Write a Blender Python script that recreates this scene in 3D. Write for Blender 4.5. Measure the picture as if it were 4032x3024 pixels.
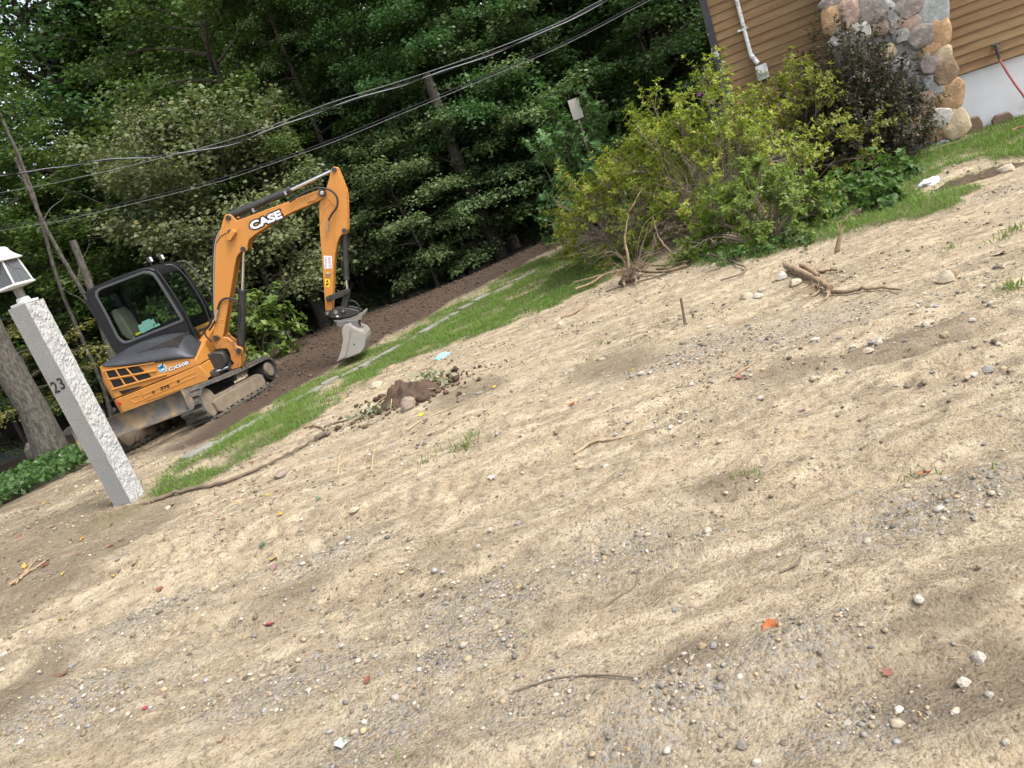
import bpy, bmesh, math, random
import numpy as np
from mathutils import Matrix, Vector
PI = math.pi
SC = bpy.context.scene
COL = SC.collection
for o in list(bpy.data.objects):
    bpy.data.objects.remove(o)
# ------------------------------------------------------------------ camera, sky, sun, exposure
W, H, F = 4032.0, 3024.0, 2930.0            # photograph size and focal length in its pixels
PITCH, ROLL, EYE = math.radians(-14.8), math.radians(20.15), 1.68
CAM = np.array([0, 0, EYE])
_f = np.array([0, math.cos(PITCH), math.sin(PITCH)]); _r = np.array([1., 0, 0]); _u = np.cross(_r, _f)
CR = math.cos(ROLL) * _r - math.sin(ROLL) * _u
CU = math.sin(ROLL) * _r + math.cos(ROLL) * _u
CD = _f
cd = bpy.data.cameras.new('camera'); cam = bpy.data.objects.new('camera', cd); COL.objects.link(cam)
cd.sensor_width = 36.0; cd.lens = 36.0 * F / W; cd.clip_start = 0.05; cd.clip_end = 2000
cam.matrix_world = Matrix(((CR[0], CU[0], -CD[0], 0), (CR[1], CU[1], -CD[1], 0), (CR[2], CU[2], -CD[2], EYE), (0, 0, 0, 1)))
SC.camera = cam
SUN_EL, SUN_AZ = math.radians(54), math.radians(124)    # azimuth clockwise from +Y: behind the camera, to the right
world = bpy.data.worlds.new('World'); SC.world = world; world.use_nodes = True
nt = world.node_tree; nt.nodes.clear()
sky = nt.nodes.new('ShaderNodeTexSky'); sky.sky_type = 'NISHITA'; sky.sun_disc = False
sky.sun_elevation = SUN_EL; sky.sun_rotation = SUN_AZ; sky.air_density = 1.0; sky.dust_density = 4.0; sky.ozone_density = 1.0
hs = nt.nodes.new('ShaderNodeHueSaturation'); hs.inputs['Saturation'].default_value = 0.35; hs.inputs['Value'].default_value = 1.0
bg = nt.nodes.new('ShaderNodeBackground'); bg.inputs['Strength'].default_value = 0.15
wo = nt.nodes.new('ShaderNodeOutputWorld')
nt.links.new(sky.outputs[0], hs.inputs['Color']); nt.links.new(hs.outputs[0], bg.inputs['Color']); nt.links.new(bg.outputs[0], wo.inputs['Surface'])
sl = bpy.data.lights.new('sun', 'SUN'); sun = bpy.data.objects.new('sun', sl); COL.objects.link(sun)
sl.energy = 1.5; sl.angle = math.radians(24); sl.color = (1.0, 0.95, 0.88)
_sd = Vector((math.sin(SUN_AZ) * math.cos(SUN_EL), math.cos(SUN_AZ) * math.cos(SUN_EL), math.sin(SUN_EL)))
sun.rotation_euler = _sd.to_track_quat('Z', 'Y').to_euler()
vs = SC.view_settings; vs.view_transform = 'Standard'; vs.look = 'None'; vs.gamma = 1.0; vs.use_curve_mapping = False
vs.exposure = 1.35
SC.render.engine = 'CYCLES'
SC.cycles.max_bounces = 8; SC.cycles.transparent_max_bounces = 12

# ------------------------------------------------------------------ pixel helpers (pixel = direction only)
K = 4032.0 / 2212.0
def nrm(v):
    v = np.asarray(v, float); return v / np.linalg.norm(v)
def ray(x, y):
    return nrm(CR * ((x - W / 2) / F) - CU * ((y - H / 2) / F) + CD)
def proj(p):
    d = np.asarray(p, float) - CAM; z = d @ CD
    return W / 2 + F * (d @ CR) / z, H / 2 - F * (d @ CU) / z
def sst(a, b, x):
    t = np.clip((x - a) / (b - a), 0, 1); return t * t * (3 - 2 * t)
def gz(x, y):
    """height of the ground: level yard, falling a little to the far left, dropping behind the graded soil"""
    x = np.asarray(x, float); y = np.asarray(y, float)
    z = -0.27 * sst(7.2, 12.2, y) * (1 - sst(-1.0, 5.0, x))
    z = z - 1.0 * sst(18.6, 22.5, y - 0.06 * (x + 4)) - 0.35 * sst(-6.5, -12, x) * sst(6, 12, y)
    z = z + 5.0 * sst(34, 75, y)
    return z
def gp(px, py, dz=0.0):
    """picture point (2212-wide) -> point on the ground"""
    v = ray(px * K, py * K); t = 1.0
    while t < 120:
        p = CAM + v * t
        if p[2] - dz <= gz(p[0], p[1]):
            break
        t += 0.02
    lo, hi = t - 0.02, t
    for _ in range(12):
        m = (lo + hi) / 2; p = CAM + v * m
        if p[2] - dz <= gz(p[0], p[1]): hi = m
        else: lo = m
    return CAM + v * hi
def at_y(px, py, y):
    v = ray(px * K, py * K); return CAM + v * (y / v[1])
def on_plane(px, py, p0, n):
    v = ray(px * K, py * K); return CAM + v * (((np.asarray(p0) - CAM) @ n) / (v @ n))

# ------------------------------------------------------------------ numpy noise
def vnoise(x, y, seed=0):
    xi = np.floor(x).astype(np.int64); yi = np.floor(y).astype(np.int64); xf = x - xi; yf = y - yi
    def h(a, b):
        n = (a * 374761393 + b * 668265263 + seed * 974634777) & 0x7fffffff
        n = ((n ^ (n >> 13)) * 1274126177) & 0x7fffffff
        return ((n ^ (n >> 16)) & 0xffff) / 65535.0
    u = xf * xf * (3 - 2 * xf); v = yf * yf * (3 - 2 * yf)
    return (h(xi, yi) * (1 - u) + h(xi + 1, yi) * u) * (1 - v) + (h(xi, yi + 1) * (1 - u) + h(xi + 1, yi + 1) * u) * v
def fbm(x, y, seed=0, oct=4):
    s = 0; a = 0.5
    for i in range(oct):
        s = s + a * vnoise(x, y, seed + i * 17); x = x * 2.03; y = y * 2.03; a *= 0.5
    return s

# ------------------------------------------------------------------ mesh helpers
def link(name, me, m=None, parent=None):
    o = bpy.data.objects.new(name, me); COL.objects.link(o)
    if m is not None and me is not None:
        me.materials.clear(); me.materials.append(m)
    if parent is not None: o.parent = parent
    return o
def mesh(name, verts, faces, smooth=None):
    me = bpy.data.meshes.new(name); me.from_pydata([tuple(map(float, v)) for v in verts], [], [tuple(f) for f in faces]); me.update()
    if smooth is not None:
        me.polygons.foreach_set('use_smooth', [True] * len(me.polygons))
        me.set_sharp_from_angle(angle=math.radians(smooth))
    return me
def np_mesh(name, V, Fq, nside=4):
    """fast mesh from numpy: V (n,3), Fq (m,nside)"""
    me = bpy.data.meshes.new(name); V = np.ascontiguousarray(V, np.float32); Fq = np.ascontiguousarray(Fq, np.int32)
    me.vertices.add(len(V)); me.vertices.foreach_set('co', V.ravel())
    me.loops.add(Fq.size); me.loops.foreach_set('vertex_index', Fq.ravel())
    me.polygons.add(len(Fq)); me.polygons.foreach_set('loop_start', np.arange(0, Fq.size, nside, dtype=np.int32))
    me.polygons.foreach_set('loop_total', np.full(len(Fq), nside, np.int32))
    me.update(calc_edges=True); me.validate()
    return me
def tag(o, label=None, cat=None, group=None, kind=None):
    if label: o['label'] = label
    if cat: o['category'] = cat
    if group: o['group'] = group
    if kind: o['kind'] = kind
    return o
def empty(name, loc=(0, 0, 0), mat4=None):
    o = bpy.data.objects.new(name, None); COL.objects.link(o); o.empty_display_size = 0.2
    if mat4 is not None: o.matrix_world = mat4
    else: o.location = tuple(map(float, loc))
    return o
class MB:
    """collects shapes for ONE mesh object"""
    def __init__(s): s.v = []; s.f = []
    def add(s, v, f):
        n = len(s.v); s.v += [tuple(map(float, p)) for p in v]; s.f += [tuple(i + n for i in q) for q in f]; return s
    def box(s, c, sx, sy, sz, M=None):
        v = [(x * sx / 2, y * sy / 2, z * sz / 2) for x in (-1, 1) for y in (-1, 1) for z in (-1, 1)]
        if M is not None: v = [M @ Vector(p) for p in v]
        v = [(p[0] + c[0], p[1] + c[1], p[2] + c[2]) for p in v]
        return s.add(v, [(0, 1, 3, 2), (4, 6, 7, 5), (0, 4, 5, 1), (2, 3, 7, 6), (0, 2, 6, 4), (1, 5, 7, 3)])
    def prism(s, pts, y0, y1):
        """polygon in the x,z plane, extruded along y"""
        n = len(pts); A = sum(pts[i][0] * pts[(i + 1) % n][1] - pts[(i + 1) % n][0] * pts[i][1] for i in range(n))
        if A < 0: pts = pts[::-1]
        v = [(p[0], y0, p[1]) for p in pts] + [(p[0], y1, p[1]) for p in pts]
        f = [tuple(range(n)), tuple(range(2 * n - 1, n - 1, -1))] if y1 > y0 else [tuple(range(n - 1, -1, -1)), tuple(range(n, 2 * n))]
        for i in range(n):
            j = (i + 1) % n
            f.append((j, i, n + i, n + j) if y1 > y0 else (i, j, n + j, n + i))
        return s.add(v, f)
    def tube(s, path, rad, k=8, cap=True):
        path = [np.asarray(p, float) for p in path]; n = len(path)
        rad = [rad] * n if np.isscalar(rad) else rad
        v = []; prev = None
        for i in range(n):
            d = path[min(i + 1, n - 1)] - path[max(i - 1, 0)]; L = np.linalg.norm(d); d = d / L if L > 1e-9 else np.array([0, 0, 1.])
            if prev is None:
                a = np.array([0, 0, 1.]) if abs(d[2]) < 0.9 else np.array([1., 0, 0])
            else: a = prev
            a = a - d * (a @ d); a = nrm(a); b = np.cross(d, a); prev = a
            for q in range(k):
                t = 2 * PI * q / k; v.append(path[i] + rad[i] * (math.cos(t) * a + math.sin(t) * b))
        f = []
        for i in range(n - 1):
            for q in range(k):
                r = (q + 1) % k; f.append((i * k + q, i * k + r, (i + 1) * k + r, (i + 1) * k + q))
        if cap: f += [tuple(range(k - 1, -1, -1)), tuple(range((n - 1) * k, n * k))]
        return s.add(v, f)
    def cyl(s, p, q, r, k=16): return s.tube([p, q], r, k)
    def lathe(s, prof, c=(0, 0, 0), k=16, square=False):
        """profile [(r,z)] turned about z"""
        v = []; f = []
        for (r, z) in prof:
            for q in range(k):
                t = 2 * PI * (q + (0.5 if square else 0)) / k
                v.append((c[0] + r * math.cos(t), c[1] + r * math.sin(t), c[2] + z))
        for i in range(len(prof) - 1):
            for q in range(k):
                r_ = (q + 1) % k; f.append((i * k + q, i * k + r_, (i + 1) * k + r_, (i + 1) * k + q))
        f += [tuple(range(k - 1, -1, -1)), tuple(range((len(prof) - 1) * k, len(prof) * k))]
        return s.add(v, f)
    def build(s, name, m, parent=None, smooth=35, bevel=0.0):
        o = link(name, mesh(name, s.v, s.f, smooth), m, parent)
        if bevel > 0:
            b = o.modifiers.new('bevel', 'BEVEL'); b.width = bevel; b.segments = 2; b.limit_method = 'ANGLE'; b.angle_limit = math.radians(40)
        return o
def spline(pts, n):
    """Catmull-Rom through points, n samples per span"""
    P = [np.asarray(p, float) for p in pts]; P = [2 * P[0] - P[1]] + P + [2 * P[-1] - P[-2]]; out = []
    for i in range(1, len(P) - 2):
        for t in np.linspace(0, 1, n, endpoint=False):
            a, b, c, d = P[i - 1], P[i], P[i + 1], P[i + 2]
            out.append(0.5 * ((2 * b) + (c - a) * t + (2 * a - 5 * b + 4 * c - d) * t * t + (3 * b - a - 3 * c + d) * t ** 3))
    out.append(P[-2]); return out

# ------------------------------------------------------------------ materials
class NT:
    def __init__(s, name):
        s.m = bpy.data.materials.new(name); s.m.use_nodes = True; s.t = s.m.node_tree; s.b = s.t.nodes['Principled BSDF']; s.out = s.t.nodes['Material Output']
        s.co = None
    def n(s, typ, **kw):
        nd = s.t.nodes.new(typ)
        for k_, v_ in kw.items(): setattr(nd, k_, v_)
        return nd
    def l(s, a, b): s.t.links.new(a, b)
    def coord(s, kind='Object'):
        if s.co is None: s.co = s.n('ShaderNodeTexCoord')
        return s.co.outputs[kind]
    def mapped(s, scale=(1, 1, 1), rot=(0, 0, 0), kind='Object'):
        mp = s.n('ShaderNodeMapping'); mp.inputs['Scale'].default_value = scale; mp.inputs['Rotation'].default_value = rot
        s.l(s.coord(kind), mp.inputs['Vector']); return mp.outputs[0]
    def noise(s, scale, detail=4, rough=0.55, vec=None, dist=0.0):
        nd = s.n('ShaderNodeTexNoise'); nd.inputs['Scale'].default_value = scale; nd.inputs['Detail'].default_value = detail
        nd.inputs['Roughness'].default_value = rough; nd.inputs['Distortion'].default_value = dist
        s.l(vec if vec is not None else s.coord(), nd.inputs['Vector']); return nd.outputs['Fac']
    def voro(s, scale, feature='F1', out='Distance', vec=None):
        nd = s.n('ShaderNodeTexVoronoi', feature=feature); nd.inputs['Scale'].default_value = scale
        s.l(vec if vec is not None else s.coord(), nd.inputs['Vector']); return nd.outputs[out]
    def ramp(s, fac, stops, interp='LINEAR'):
        nd = s.n('ShaderNodeValToRGB'); cr = nd.color_ramp; cr.interpolation = interp
        while len(cr.elements) < len(stops): cr.elements.new(0.5)
        for e, (p, c) in zip(cr.elements, stops):
            e.position = p; e.color = (c, c, c, 1) if np.isscalar(c) else (*c, 1)
        s.l(fac, nd.inputs[0]); return nd.outputs[0]
    def mix(s, fac, a, b, typ='MIX'):
        nd = s.n('ShaderNodeMix', data_type='RGBA', blend_type=typ)
        for key, val in ((0, fac), (6, a), (7, b)):
            if hasattr(val, 'links') or hasattr(val, 'is_linked'): s.l(val, nd.inputs[key])
            elif key == 0: nd.inputs[0].default_value = val
            else: nd.inputs[key].default_value = (*val, 1)
        return nd.outputs[2]
    def math(s, op, a, b=0.0):
        nd = s.n('ShaderNodeMath', operation=op)
        for i, val in enumerate((a, b)):
            if hasattr(val, 'is_linked'): s.l(val, nd.inputs[i])
            else: nd.inputs[i].default_value = val
        return nd.outputs[0]
    def bump(s, height, strength=0.3, dist=0.02):
        nd = s.n('ShaderNodeBump'); nd.inputs['Strength'].default_value = strength; nd.inputs['Distance'].default_value = dist
        s.l(height, nd.inputs['Height']); s.l(nd.outputs[0], s.b.inputs['Normal']); return nd
    def base(s, c):
        if hasattr(c, 'is_linked'): s.l(c, s.b.inputs['Base Color'])
        else: s.b.inputs['Base Color'].default_value = (*c, 1)
    def set(s, **kw):
        for k_, v_ in kw.items():
            key = k_.replace('_', ' ')
            if hasattr(v_, 'is_linked'): s.l(v_, s.b.inputs[key])
            else: s.b.inputs[key].default_value = v_
        return s
def mat(name, c, rough=0.6, c2=None, scale=4.0, dirt=None, dscale=2.5, damt=(0.5, 0.7), bump=0.0, bscale=60, metal=0.0, spec=0.5, coat=0.0):
    n = NT(name)
    col = n.mix(n.ramp(n.noise(scale, 5), [(0.3, 0.0), (0.7, 1.0)]), c, c2 if c2 else tuple(x * 0.82 for x in c))
    if dirt:
        f = n.ramp(n.noise(dscale, 8, 0.65), [(damt[0], 0.0), (damt[1], 1.0)])
        col = n.mix(f, col, dirt)
        rr = n.mix(f, (rough,) * 3, (0.9,) * 3); n.l(rr, n.b.inputs['Roughness'])
    else: n.set(Roughness=rough)
    n.base(col); n.set(Metallic=metal, Specular_IOR_Level=spec, Coat_Weight=coat)
    if bump: n.bump(n.noise(bscale, 6, 0.65), bump, 0.01)
    return n.m
def leaf_mat(name, c, c2, trans=0.3, rough=0.5, c3=None, spec=0.35):
    """foliage: colour varies from leaf to leaf and from plant to plant, light passes through"""
    n = NT(name)
    g = n.n('ShaderNodeNewGeometry'); oi = n.n('ShaderNodeObjectInfo')
    col = n.mix(g.outputs['Random Per Island'], c, c2)
    big = n.ramp(n.noise(0.9, 3), [(0.35, 0.0), (0.65, 1.0)])
    col = n.mix(n.math('MULTIPLY', big, 0.55), col, tuple(0.5 * (a + b) * 0.7 for a, b in zip(c, c2)))
    if c3: col = n.mix(n.ramp(g.outputs['Random Per Island'], [(0.90, 0.0), (0.94, 1.0)]), col, c3)
    hsv = n.n('ShaderNodeHueSaturation'); n.l(col, hsv.inputs['Color'])
    n.l(n.math('ADD', n.math('MULTIPLY', oi.outputs['Random'], 0.03), 0.485), hsv.inputs['Hue'])
    n.l(n.math('ADD', n.math('MULTIPLY', oi.outputs['Random'], 0.35), 0.82), hsv.inputs['Value'])
    n.base(hsv.outputs[0]); n.set(Roughness=rough, Specular_IOR_Level=spec)
    tr = n.n('ShaderNodeBsdfTranslucent'); n.l(n.mix(1.0, hsv.outputs[0], (1.0, 1.15, 0.6), 'MULTIPLY'), tr.inputs['Color'])
    mx = n.n('ShaderNodeMixShader'); mx.inputs[0].default_value = trans
    n.l(n.b.outputs[0], mx.inputs[1]); n.l(tr.outputs[0], mx.inputs[2]); n.l(mx.outputs[0], n.out.inputs['Surface'])
    return n.m
def attr_mat(name, attr='Col', rough=0.85, bump=0.0, bscale=80, spec=0.3):
    n = NT(name); a = n.n('ShaderNodeAttribute', attribute_name=attr)
    col = n.mix(n.ramp(n.noise(90, 3), [(0.35, 0.0), (0.65, 1.0)]), a.outputs['Color'], n.mix(1.0, a.outputs['Color'], (0.72, 0.7, 0.68), 'MULTIPLY'))
    n.base(col); n.set(Roughness=rough, Specular_IOR_Level=spec)
    if bump: n.bump(n.noise(bscale, 5), bump, 0.005)
    return n.m
def set_col(me, colors_per_vert):
    a = me.color_attributes.new('Col', 'FLOAT_COLOR', 'POINT')
    c = np.concatenate([colors_per_vert, np.ones((len(colors_per_vert), 1))], 1).astype(np.float32); a.data.foreach_set('color', c.ravel())
# ------------------------------------------------------------------ regions of the yard, traced on the ground
def poly_g(pts): return np.array([gp(x, y)[:2] for x, y in pts])
def pip(px, py, P):
    ins = np.zeros(px.shape, bool); n = len(P); j = n - 1
    for i in range(n):
        xi, yi = P[i]; xj, yj = P[j]
        c = ((yi > py) != (yj > py)) & (px < (xj - xi) * (py - yi) / (yj - yi + 1e-12) + xi)
        ins ^= c; j = i
    return ins
EDGE = [(400, 1000), (470, 962), (540, 922), (620, 880), (694, 838), (778, 800), (869, 749), (949, 701), (993, 676), (1058, 639), (1165, 585)]
SOILE = [(420, 975), (500, 932), (600, 867), (658, 836), (731, 796), (804, 756), (847, 727), (927, 690), (985, 650), (1051, 619), (1150, 562), (1290, 498)]
LAWN_A = poly_g([(312, 1082), (430, 1052), (520, 1003), (600, 962), (690, 902), (770, 838), (850, 792), (960, 752), (1080, 712), (1200, 664), (1300, 612), (1420, 570), (1330, 515), (1240, 545)] + EDGE[::-1])
LAWN_S = poly_g([(330, 1050)] + EDGE + [(1250, 542)] + SOILE[::-1])
LAWN_B = poly_g([(1420, 580), (1560, 570), (1660, 556), (1760, 528), (1870, 498), (1960, 478), (2060, 455), (2110, 420), (2212, 345), (2330, 290), (2330, 235), (2212, 252), (2085, 290), (1990, 330), (1800, 430), (1600, 520)])
PATCH = poly_g([(1990, 405), (2040, 370), (2120, 345), (2212, 345), (2290, 330), (2290, 360), (2212, 372), (2120, 405), (2020, 418)])
VINES = poly_g([(-160, 990), (-60, 950), (60, 935), (170, 950), (205, 1000), (130, 1040), (40, 1075), (-40, 1120), (-160, 1150)])
# graded soil: everything behind the sparse strip up to the crest
_sl = [(-9, 13.5)] + [tuple(gp(x, y)[:2]) for x, y in SOILE] + [(6, 18.5), (16, 19.5)]
def soil_mask(x, y):
    s = np.interp(x, [p[0] for p in sorted(_sl)], [p[1] for p in sorted(_sl)])
    return sst(-0.12, 0.22, y - s) * sst(-5.6, -4.0, x)
def mask(P, x, y, j=0.10, seed=3):
    x = np.asarray(x, float); y = np.asarray(y, float); sh = x.shape; x = x.ravel(); y = y.ravel(); out = np.zeros(len(x))
    lo = P.min(0) - 0.4; hi = P.max(0) + 0.4; k = (x > lo[0]) & (x < hi[0]) & (y > lo[1]) & (y < hi[1])
    if k.any():
        xx, yy = x[k], y[k]; jx = (fbm(xx * 4, yy * 4, seed) - 0.5) * 2 * j; jy = (fbm(xx * 4 + 50, yy * 4, seed + 1) - 0.5) * 2 * j; m = 0
        for dx, dy in ((0.0, 0.0), (0.05, 0.05), (-0.05, -0.05)): m = m + pip(xx + jx + dx, yy + jy + dy, P)
        out[k] = m / 3.0
    return out.reshape(sh)
def grass_mask(x, y):
    a = mask(LAWN_A, x, y, 0.2) * np.clip((fbm(x * 2.1, y * 2.1, 10) - 0.27) * 5, 0.10, 1); s = mask(LAWN_S, x, y) * np.clip((fbm(x * 1.7, y * 1.7, 9) - 0.34) * 4, 0.18, 0.8)
    b = mask(LAWN_B, x, y, 0.2) * np.clip((fbm(x * 2.1, y * 2.1, 11) - 0.24) * 5, 0.15, 1) * (1 - mask(PATCH, x, y, 0.16))
    return np.maximum(np.maximum(a, s), b)
GBLOB = [(1300, 1200, 170), (1060, 1300, 160), (1450, 1180, 120), (1150, 1540, 190), (1500, 1500, 200), (820, 1590, 180), (600, 1480, 160), (150, 1520, 200), (330, 1330, 150),
         (1950, 1130, 170), (2120, 1060, 120), (1700, 1420, 160), (1880, 1560, 160), (1350, 1630, 160), (700, 1200, 120), (2160, 415, 70), (1500, 760, 120), (1750, 700, 120), (1000, 1420, 130)]
GB = [(gp(x, y)[:2], np.linalg.norm(gp(x + r * 0.7, y - r * 0.25)[:2] - gp(x, y)[:2])) for x, y, r in GBLOB]
def gravel_mask(x, y):
    m = np.zeros_like(x)
    for c, r in GB: m = np.maximum(m, np.exp(-(((x - c[0]) / (r * 1.5)) ** 2 + ((y - c[1]) / (r * 0.75)) ** 2)))
    return np.clip(m * 1.1 * (0.25 + 1.5 * fbm(x * 2.2, y * 3.2, 21)) + 0.35 * np.clip(fbm(x * 1.2, y * 2.5, 31) - 0.45, 0, 1), 0, 1)
DARK = [(1330, 790, 110, 30), (1010, 850, 90, 24), (1700, 800, 110, 24), (2050, 1500, 190, 100), (2160, 1450, 150, 120), (60, 1480, 90, 60), (620, 1290, 120, 30), (1500, 1420, 110, 40),
        (300, 1130, 120, 30), (120, 1180, 130, 40), (1960, 740, 160, 30), (1560, 1050, 90, 30), (60, 1290, 100, 40), (2040, 1330, 150, 30)]
DK = [(gp(x, y)[:2], np.linalg.norm(gp(x + a, y - a * 0.36)[:2] - gp(x, y)[:2]), np.linalg.norm(gp(x, y - b)[:2] - gp(x, y)[:2])) for x, y, a, b in DARK]
def damp_mask(x, y):
    m = np.zeros_like(x)
    for c, a, b in DK: m = np.maximum(m, np.exp(-(((x - c[0]) / a) ** 2 + ((y - c[1]) / b) ** 2) ** 1.5))
    lf = sst(-2.6, -4.6, x + 0.25 * (y - 6)) * sst(4.0, 6.5, y)
    return np.clip(m * (0.55 + 0.8 * fbm(x * 3, y * 3, 41)) + lf * np.clip((fbm(x * 1.5, y * 3.0, 43) - 0.22) * 2.2, 0, 0.95), 0, 1)
RUTS = [((500, 1360), (2212, 960)), ((0, 1300), (1500, 930)), ((900, 1090), (1900, 730)), ((300, 1230), (1250, 960)), ((1400, 1659), (2212, 1420))]
RT = [(gp(*a)[:2], gp(*b)[:2]) for a, b in RUTS]
def relief(x, y):
    """fine shape of the yard: ruts, clods, small hummocks"""
    z = (fbm(x * 0.9, y * 1.4, 5, 3) - 0.45) * 0.07 + (fbm(x * 5, y * 7, 7, 4) - 0.45) * 0.030
    fine = (fbm(x * 26, y * 34, 8, 3) - 0.45) * 0.012
    for a, b in RT:
        d = b - a; L = np.linalg.norm(d); d = d / L; nx = (x - a[0]) * -d[1] + (y - a[1]) * d[0]
        wob = (fbm(x * 0.8, y * 0.8, 61) - 0.5) * 0.3; q = nx + wob
        z = z - 0.034 * np.exp(-(q / 0.13) ** 2) + 0.022 * np.exp(-((np.abs(q) - 0.24) / 0.09) ** 2)
        z = z + 0.007 * np.sin((x * d[0] + y * d[1]) * 42) * np.exp(-(q / 0.13) ** 2)
    cl = fbm(x * 7, y * 11, 12, 4); z = z + 0.016 * sst(0.50, 0.60, cl) * sst(0.3, 0.6, fbm(x * 0.9, y * 1.3, 14))
    return z + fine * 1.5
def lumps(x, y):
    return soil_mask(x, y) * (0.05 + (fbm(x * 1.2, y * 3.0, 71, 4) - 0.45) * 0.12 + (fbm(x * 9, y * 12, 73, 3) - 0.45) * 0.045)
def gsurf(x, y):
    x = np.asarray(x, float); y = np.asarray(y, float)
    near = 1 - sst(14, 20, y)
    return gz(x, y) + relief(x, y) * near * (1 - 0.6 * soil_mask(x, y)) + lumps(x, y) * (1 - sst(17.5, 18.9, y)) + 0.02 * grass_mask(x, y)
def on_ground(px, py, sink=0.0):
    p = gp(px, py); z = float(gsurf(p[0], p[1])); return np.array([p[0], p[1], z - sink])

def spacing(parts):
    out = [parts[0][0]]
    for a, b, s in parts:
        n = max(1, int(round((b - a) / s))); out += list(np.linspace(a, b, n + 1)[1:])
    return np.array(out)
gx = spacing([(-600, -80, 130), (-80, -20, 6), (-20, -9, 0.5), (-9, -5.5, 0.08), (-5.5, 5.5, 0.036), (5.5, 10, 0.09), (10, 20, 0.5), (20, 80, 6), (80, 600, 130)])
gy = spacing([(-300, -20, 70), (-20, 0.6, 1.5), (0.6, 6.5, 0.030), (6.5, 13, 0.055), (13, 19.5, 0.10), (19.5, 40, 0.7), (40, 90, 5), (90, 900, 130)])
X, Y = np.meshgrid(gx, gy); x = X.ravel(); y = Y.ravel()
z = gsurf(x, y)
nx_, ny_ = len(gx), len(gy)
idx = np.arange(nx_ * ny_).reshape(ny_, nx_)
fq = np.stack([idx[:-1, :-1].ravel(), idx[:-1, 1:].ravel(), idx[1:, 1:].ravel(), idx[1:, :-1].ravel()], 1)
gme = np_mesh('ground', np.stack([x, y, z], 1), fq)
gme.polygons.foreach_set('use_smooth', np.ones(len(gme.polygons), bool))
for nm, arr in (('grass', grass_mask(x, y)), ('soil', soil_mask(x, y)), ('gravel', gravel_mask(x, y)), ('damp', damp_mask(x, y)),
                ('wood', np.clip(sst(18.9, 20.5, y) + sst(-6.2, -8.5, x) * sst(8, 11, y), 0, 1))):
    a = gme.attributes.new(nm, 'FLOAT', 'POINT'); a.data.foreach_set('value', np.asarray(arr, np.float32))
g = NT('yard_dirt')
def ga(nm): return g.n('ShaderNodeAttribute', attribute_name=nm).outputs['Fac']
st = g.mapped((0.55, 1.7, 1.0), (0, 0, math.radians(-6)))
n1 = g.noise(1.3, 6, 0.62, st); n2 = g.noise(5.0, 8, 0.72, st); n2b = g.noise(16, 8, 0.75); n3 = g.noise(60, 5, 0.8); n4 = g.noise(170, 3, 0.8)
vd = g.n('ShaderNodeTexVoronoi', feature='F1'); vd.inputs['Scale'].default_value = 95; g.l(g.coord(), vd.inputs['Vector'])       # grit: one tint per grain
vb = g.n('ShaderNodeTexVoronoi', feature='F1'); vb.inputs['Scale'].default_value = 42; g.l(g.coord(), vb.inputs['Vector'])
col = g.mix(g.ramp(n1, [(0.40, 0.0), (0.60, 1.0)]), (0.490, 0.390, 0.252), (0.320, 0.250, 0.162))
col = g.mix(g.ramp(n2, [(0.48, 0.0), (0.58, 1.0)]), col, (0.60, 0.50, 0.345))
strk = g.noise(2.2, 9, 0.78, g.mapped((0.40, 2.0, 1.0), (0, 0, math.radians(-4))), 0.4)
col = g.mix(g.math('MULTIPLY', g.ramp(strk, [(0.50, 0.0), (0.60, 1.0)]), 0.45), col, (0.22, 0.168, 0.112))
n2c = g.noise(9.0, 9, 0.8)
col = g.mix(g.math('MULTIPLY', g.ramp(n2c, [(0.40, 1.0), (0.47, 0.0)]), 0.78), col, (0.165, 0.122, 0.080))
col = g.mix(g.math('MULTIPLY', g.ramp(n2c, [(0.56, 0.0), (0.63, 1.0)]), 0.6), col, (0.68, 0.575, 0.405))
col = g.mix(g.math('MULTIPLY', g.ramp(n2b, [(0.37, 1.0), (0.45, 0.0)]), 0.85), col, (0.13, 0.095, 0.062))
tint = g.ramp(vd.outputs['Color'], [(0.0, (0.10, 0.078, 0.055)), (0.3, (0.25, 0.20, 0.14)), (0.6, (0.38, 0.32, 0.23)), (0.8, (0.29, 0.27, 0.235)), (1.0, (0.60, 0.53, 0.41))])
col = g.mix(g.math('ADD', g.math('MULTIPLY', ga('gravel'), 0.45), 0.34), col, tint)
tb2 = g.ramp(vb.outputs['Color'], [(0.0, (0.13, 0.11, 0.085)), (0.35, (0.29, 0.255, 0.20)), (0.7, (0.265, 0.258, 0.24)), (1.0, (0.48, 0.43, 0.35))])
col = g.mix(g.math('MULTIPLY', g.math('MULTIPLY', ga('gravel'), g.ramp(vb.outputs['Distance'], [(0.35, 1.0), (0.6, 0.0)])), 0.8), col, tb2)
col = g.mix(g.math('MULTIPLY', g.ramp(n3, [(0.37, 1.0), (0.46, 0.0)]), 0.8), col, (0.085, 0.062, 0.040))
dmp = g.ramp(g.math('ADD', ga('damp'), g.math('MULTIPLY', g.math('SUBTRACT', n2c, 0.5), 1.5)), [(0.22, 0.0), (0.75, 1.0)])
col = g.mix(g.math('MULTIPLY', dmp, 0.58), col, g.mix(n3, (0.075, 0.056, 0.038), (0.165, 0.128, 0.09)))
sv = g.noise(28, 6, 0.7)
col = g.mix(ga('soil'), col, g.mix(sv, (0.052, 0.036, 0.026), (0.115, 0.082, 0.060)))
col = g.mix(g.math('MULTIPLY', ga('grass'), 0.8), col, (0.065, 0.07, 0.030))
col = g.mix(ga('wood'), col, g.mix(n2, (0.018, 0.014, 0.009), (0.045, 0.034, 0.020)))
g.base(col); g.set(Roughness=0.95, Specular_IOR_Level=0.15)
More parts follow.
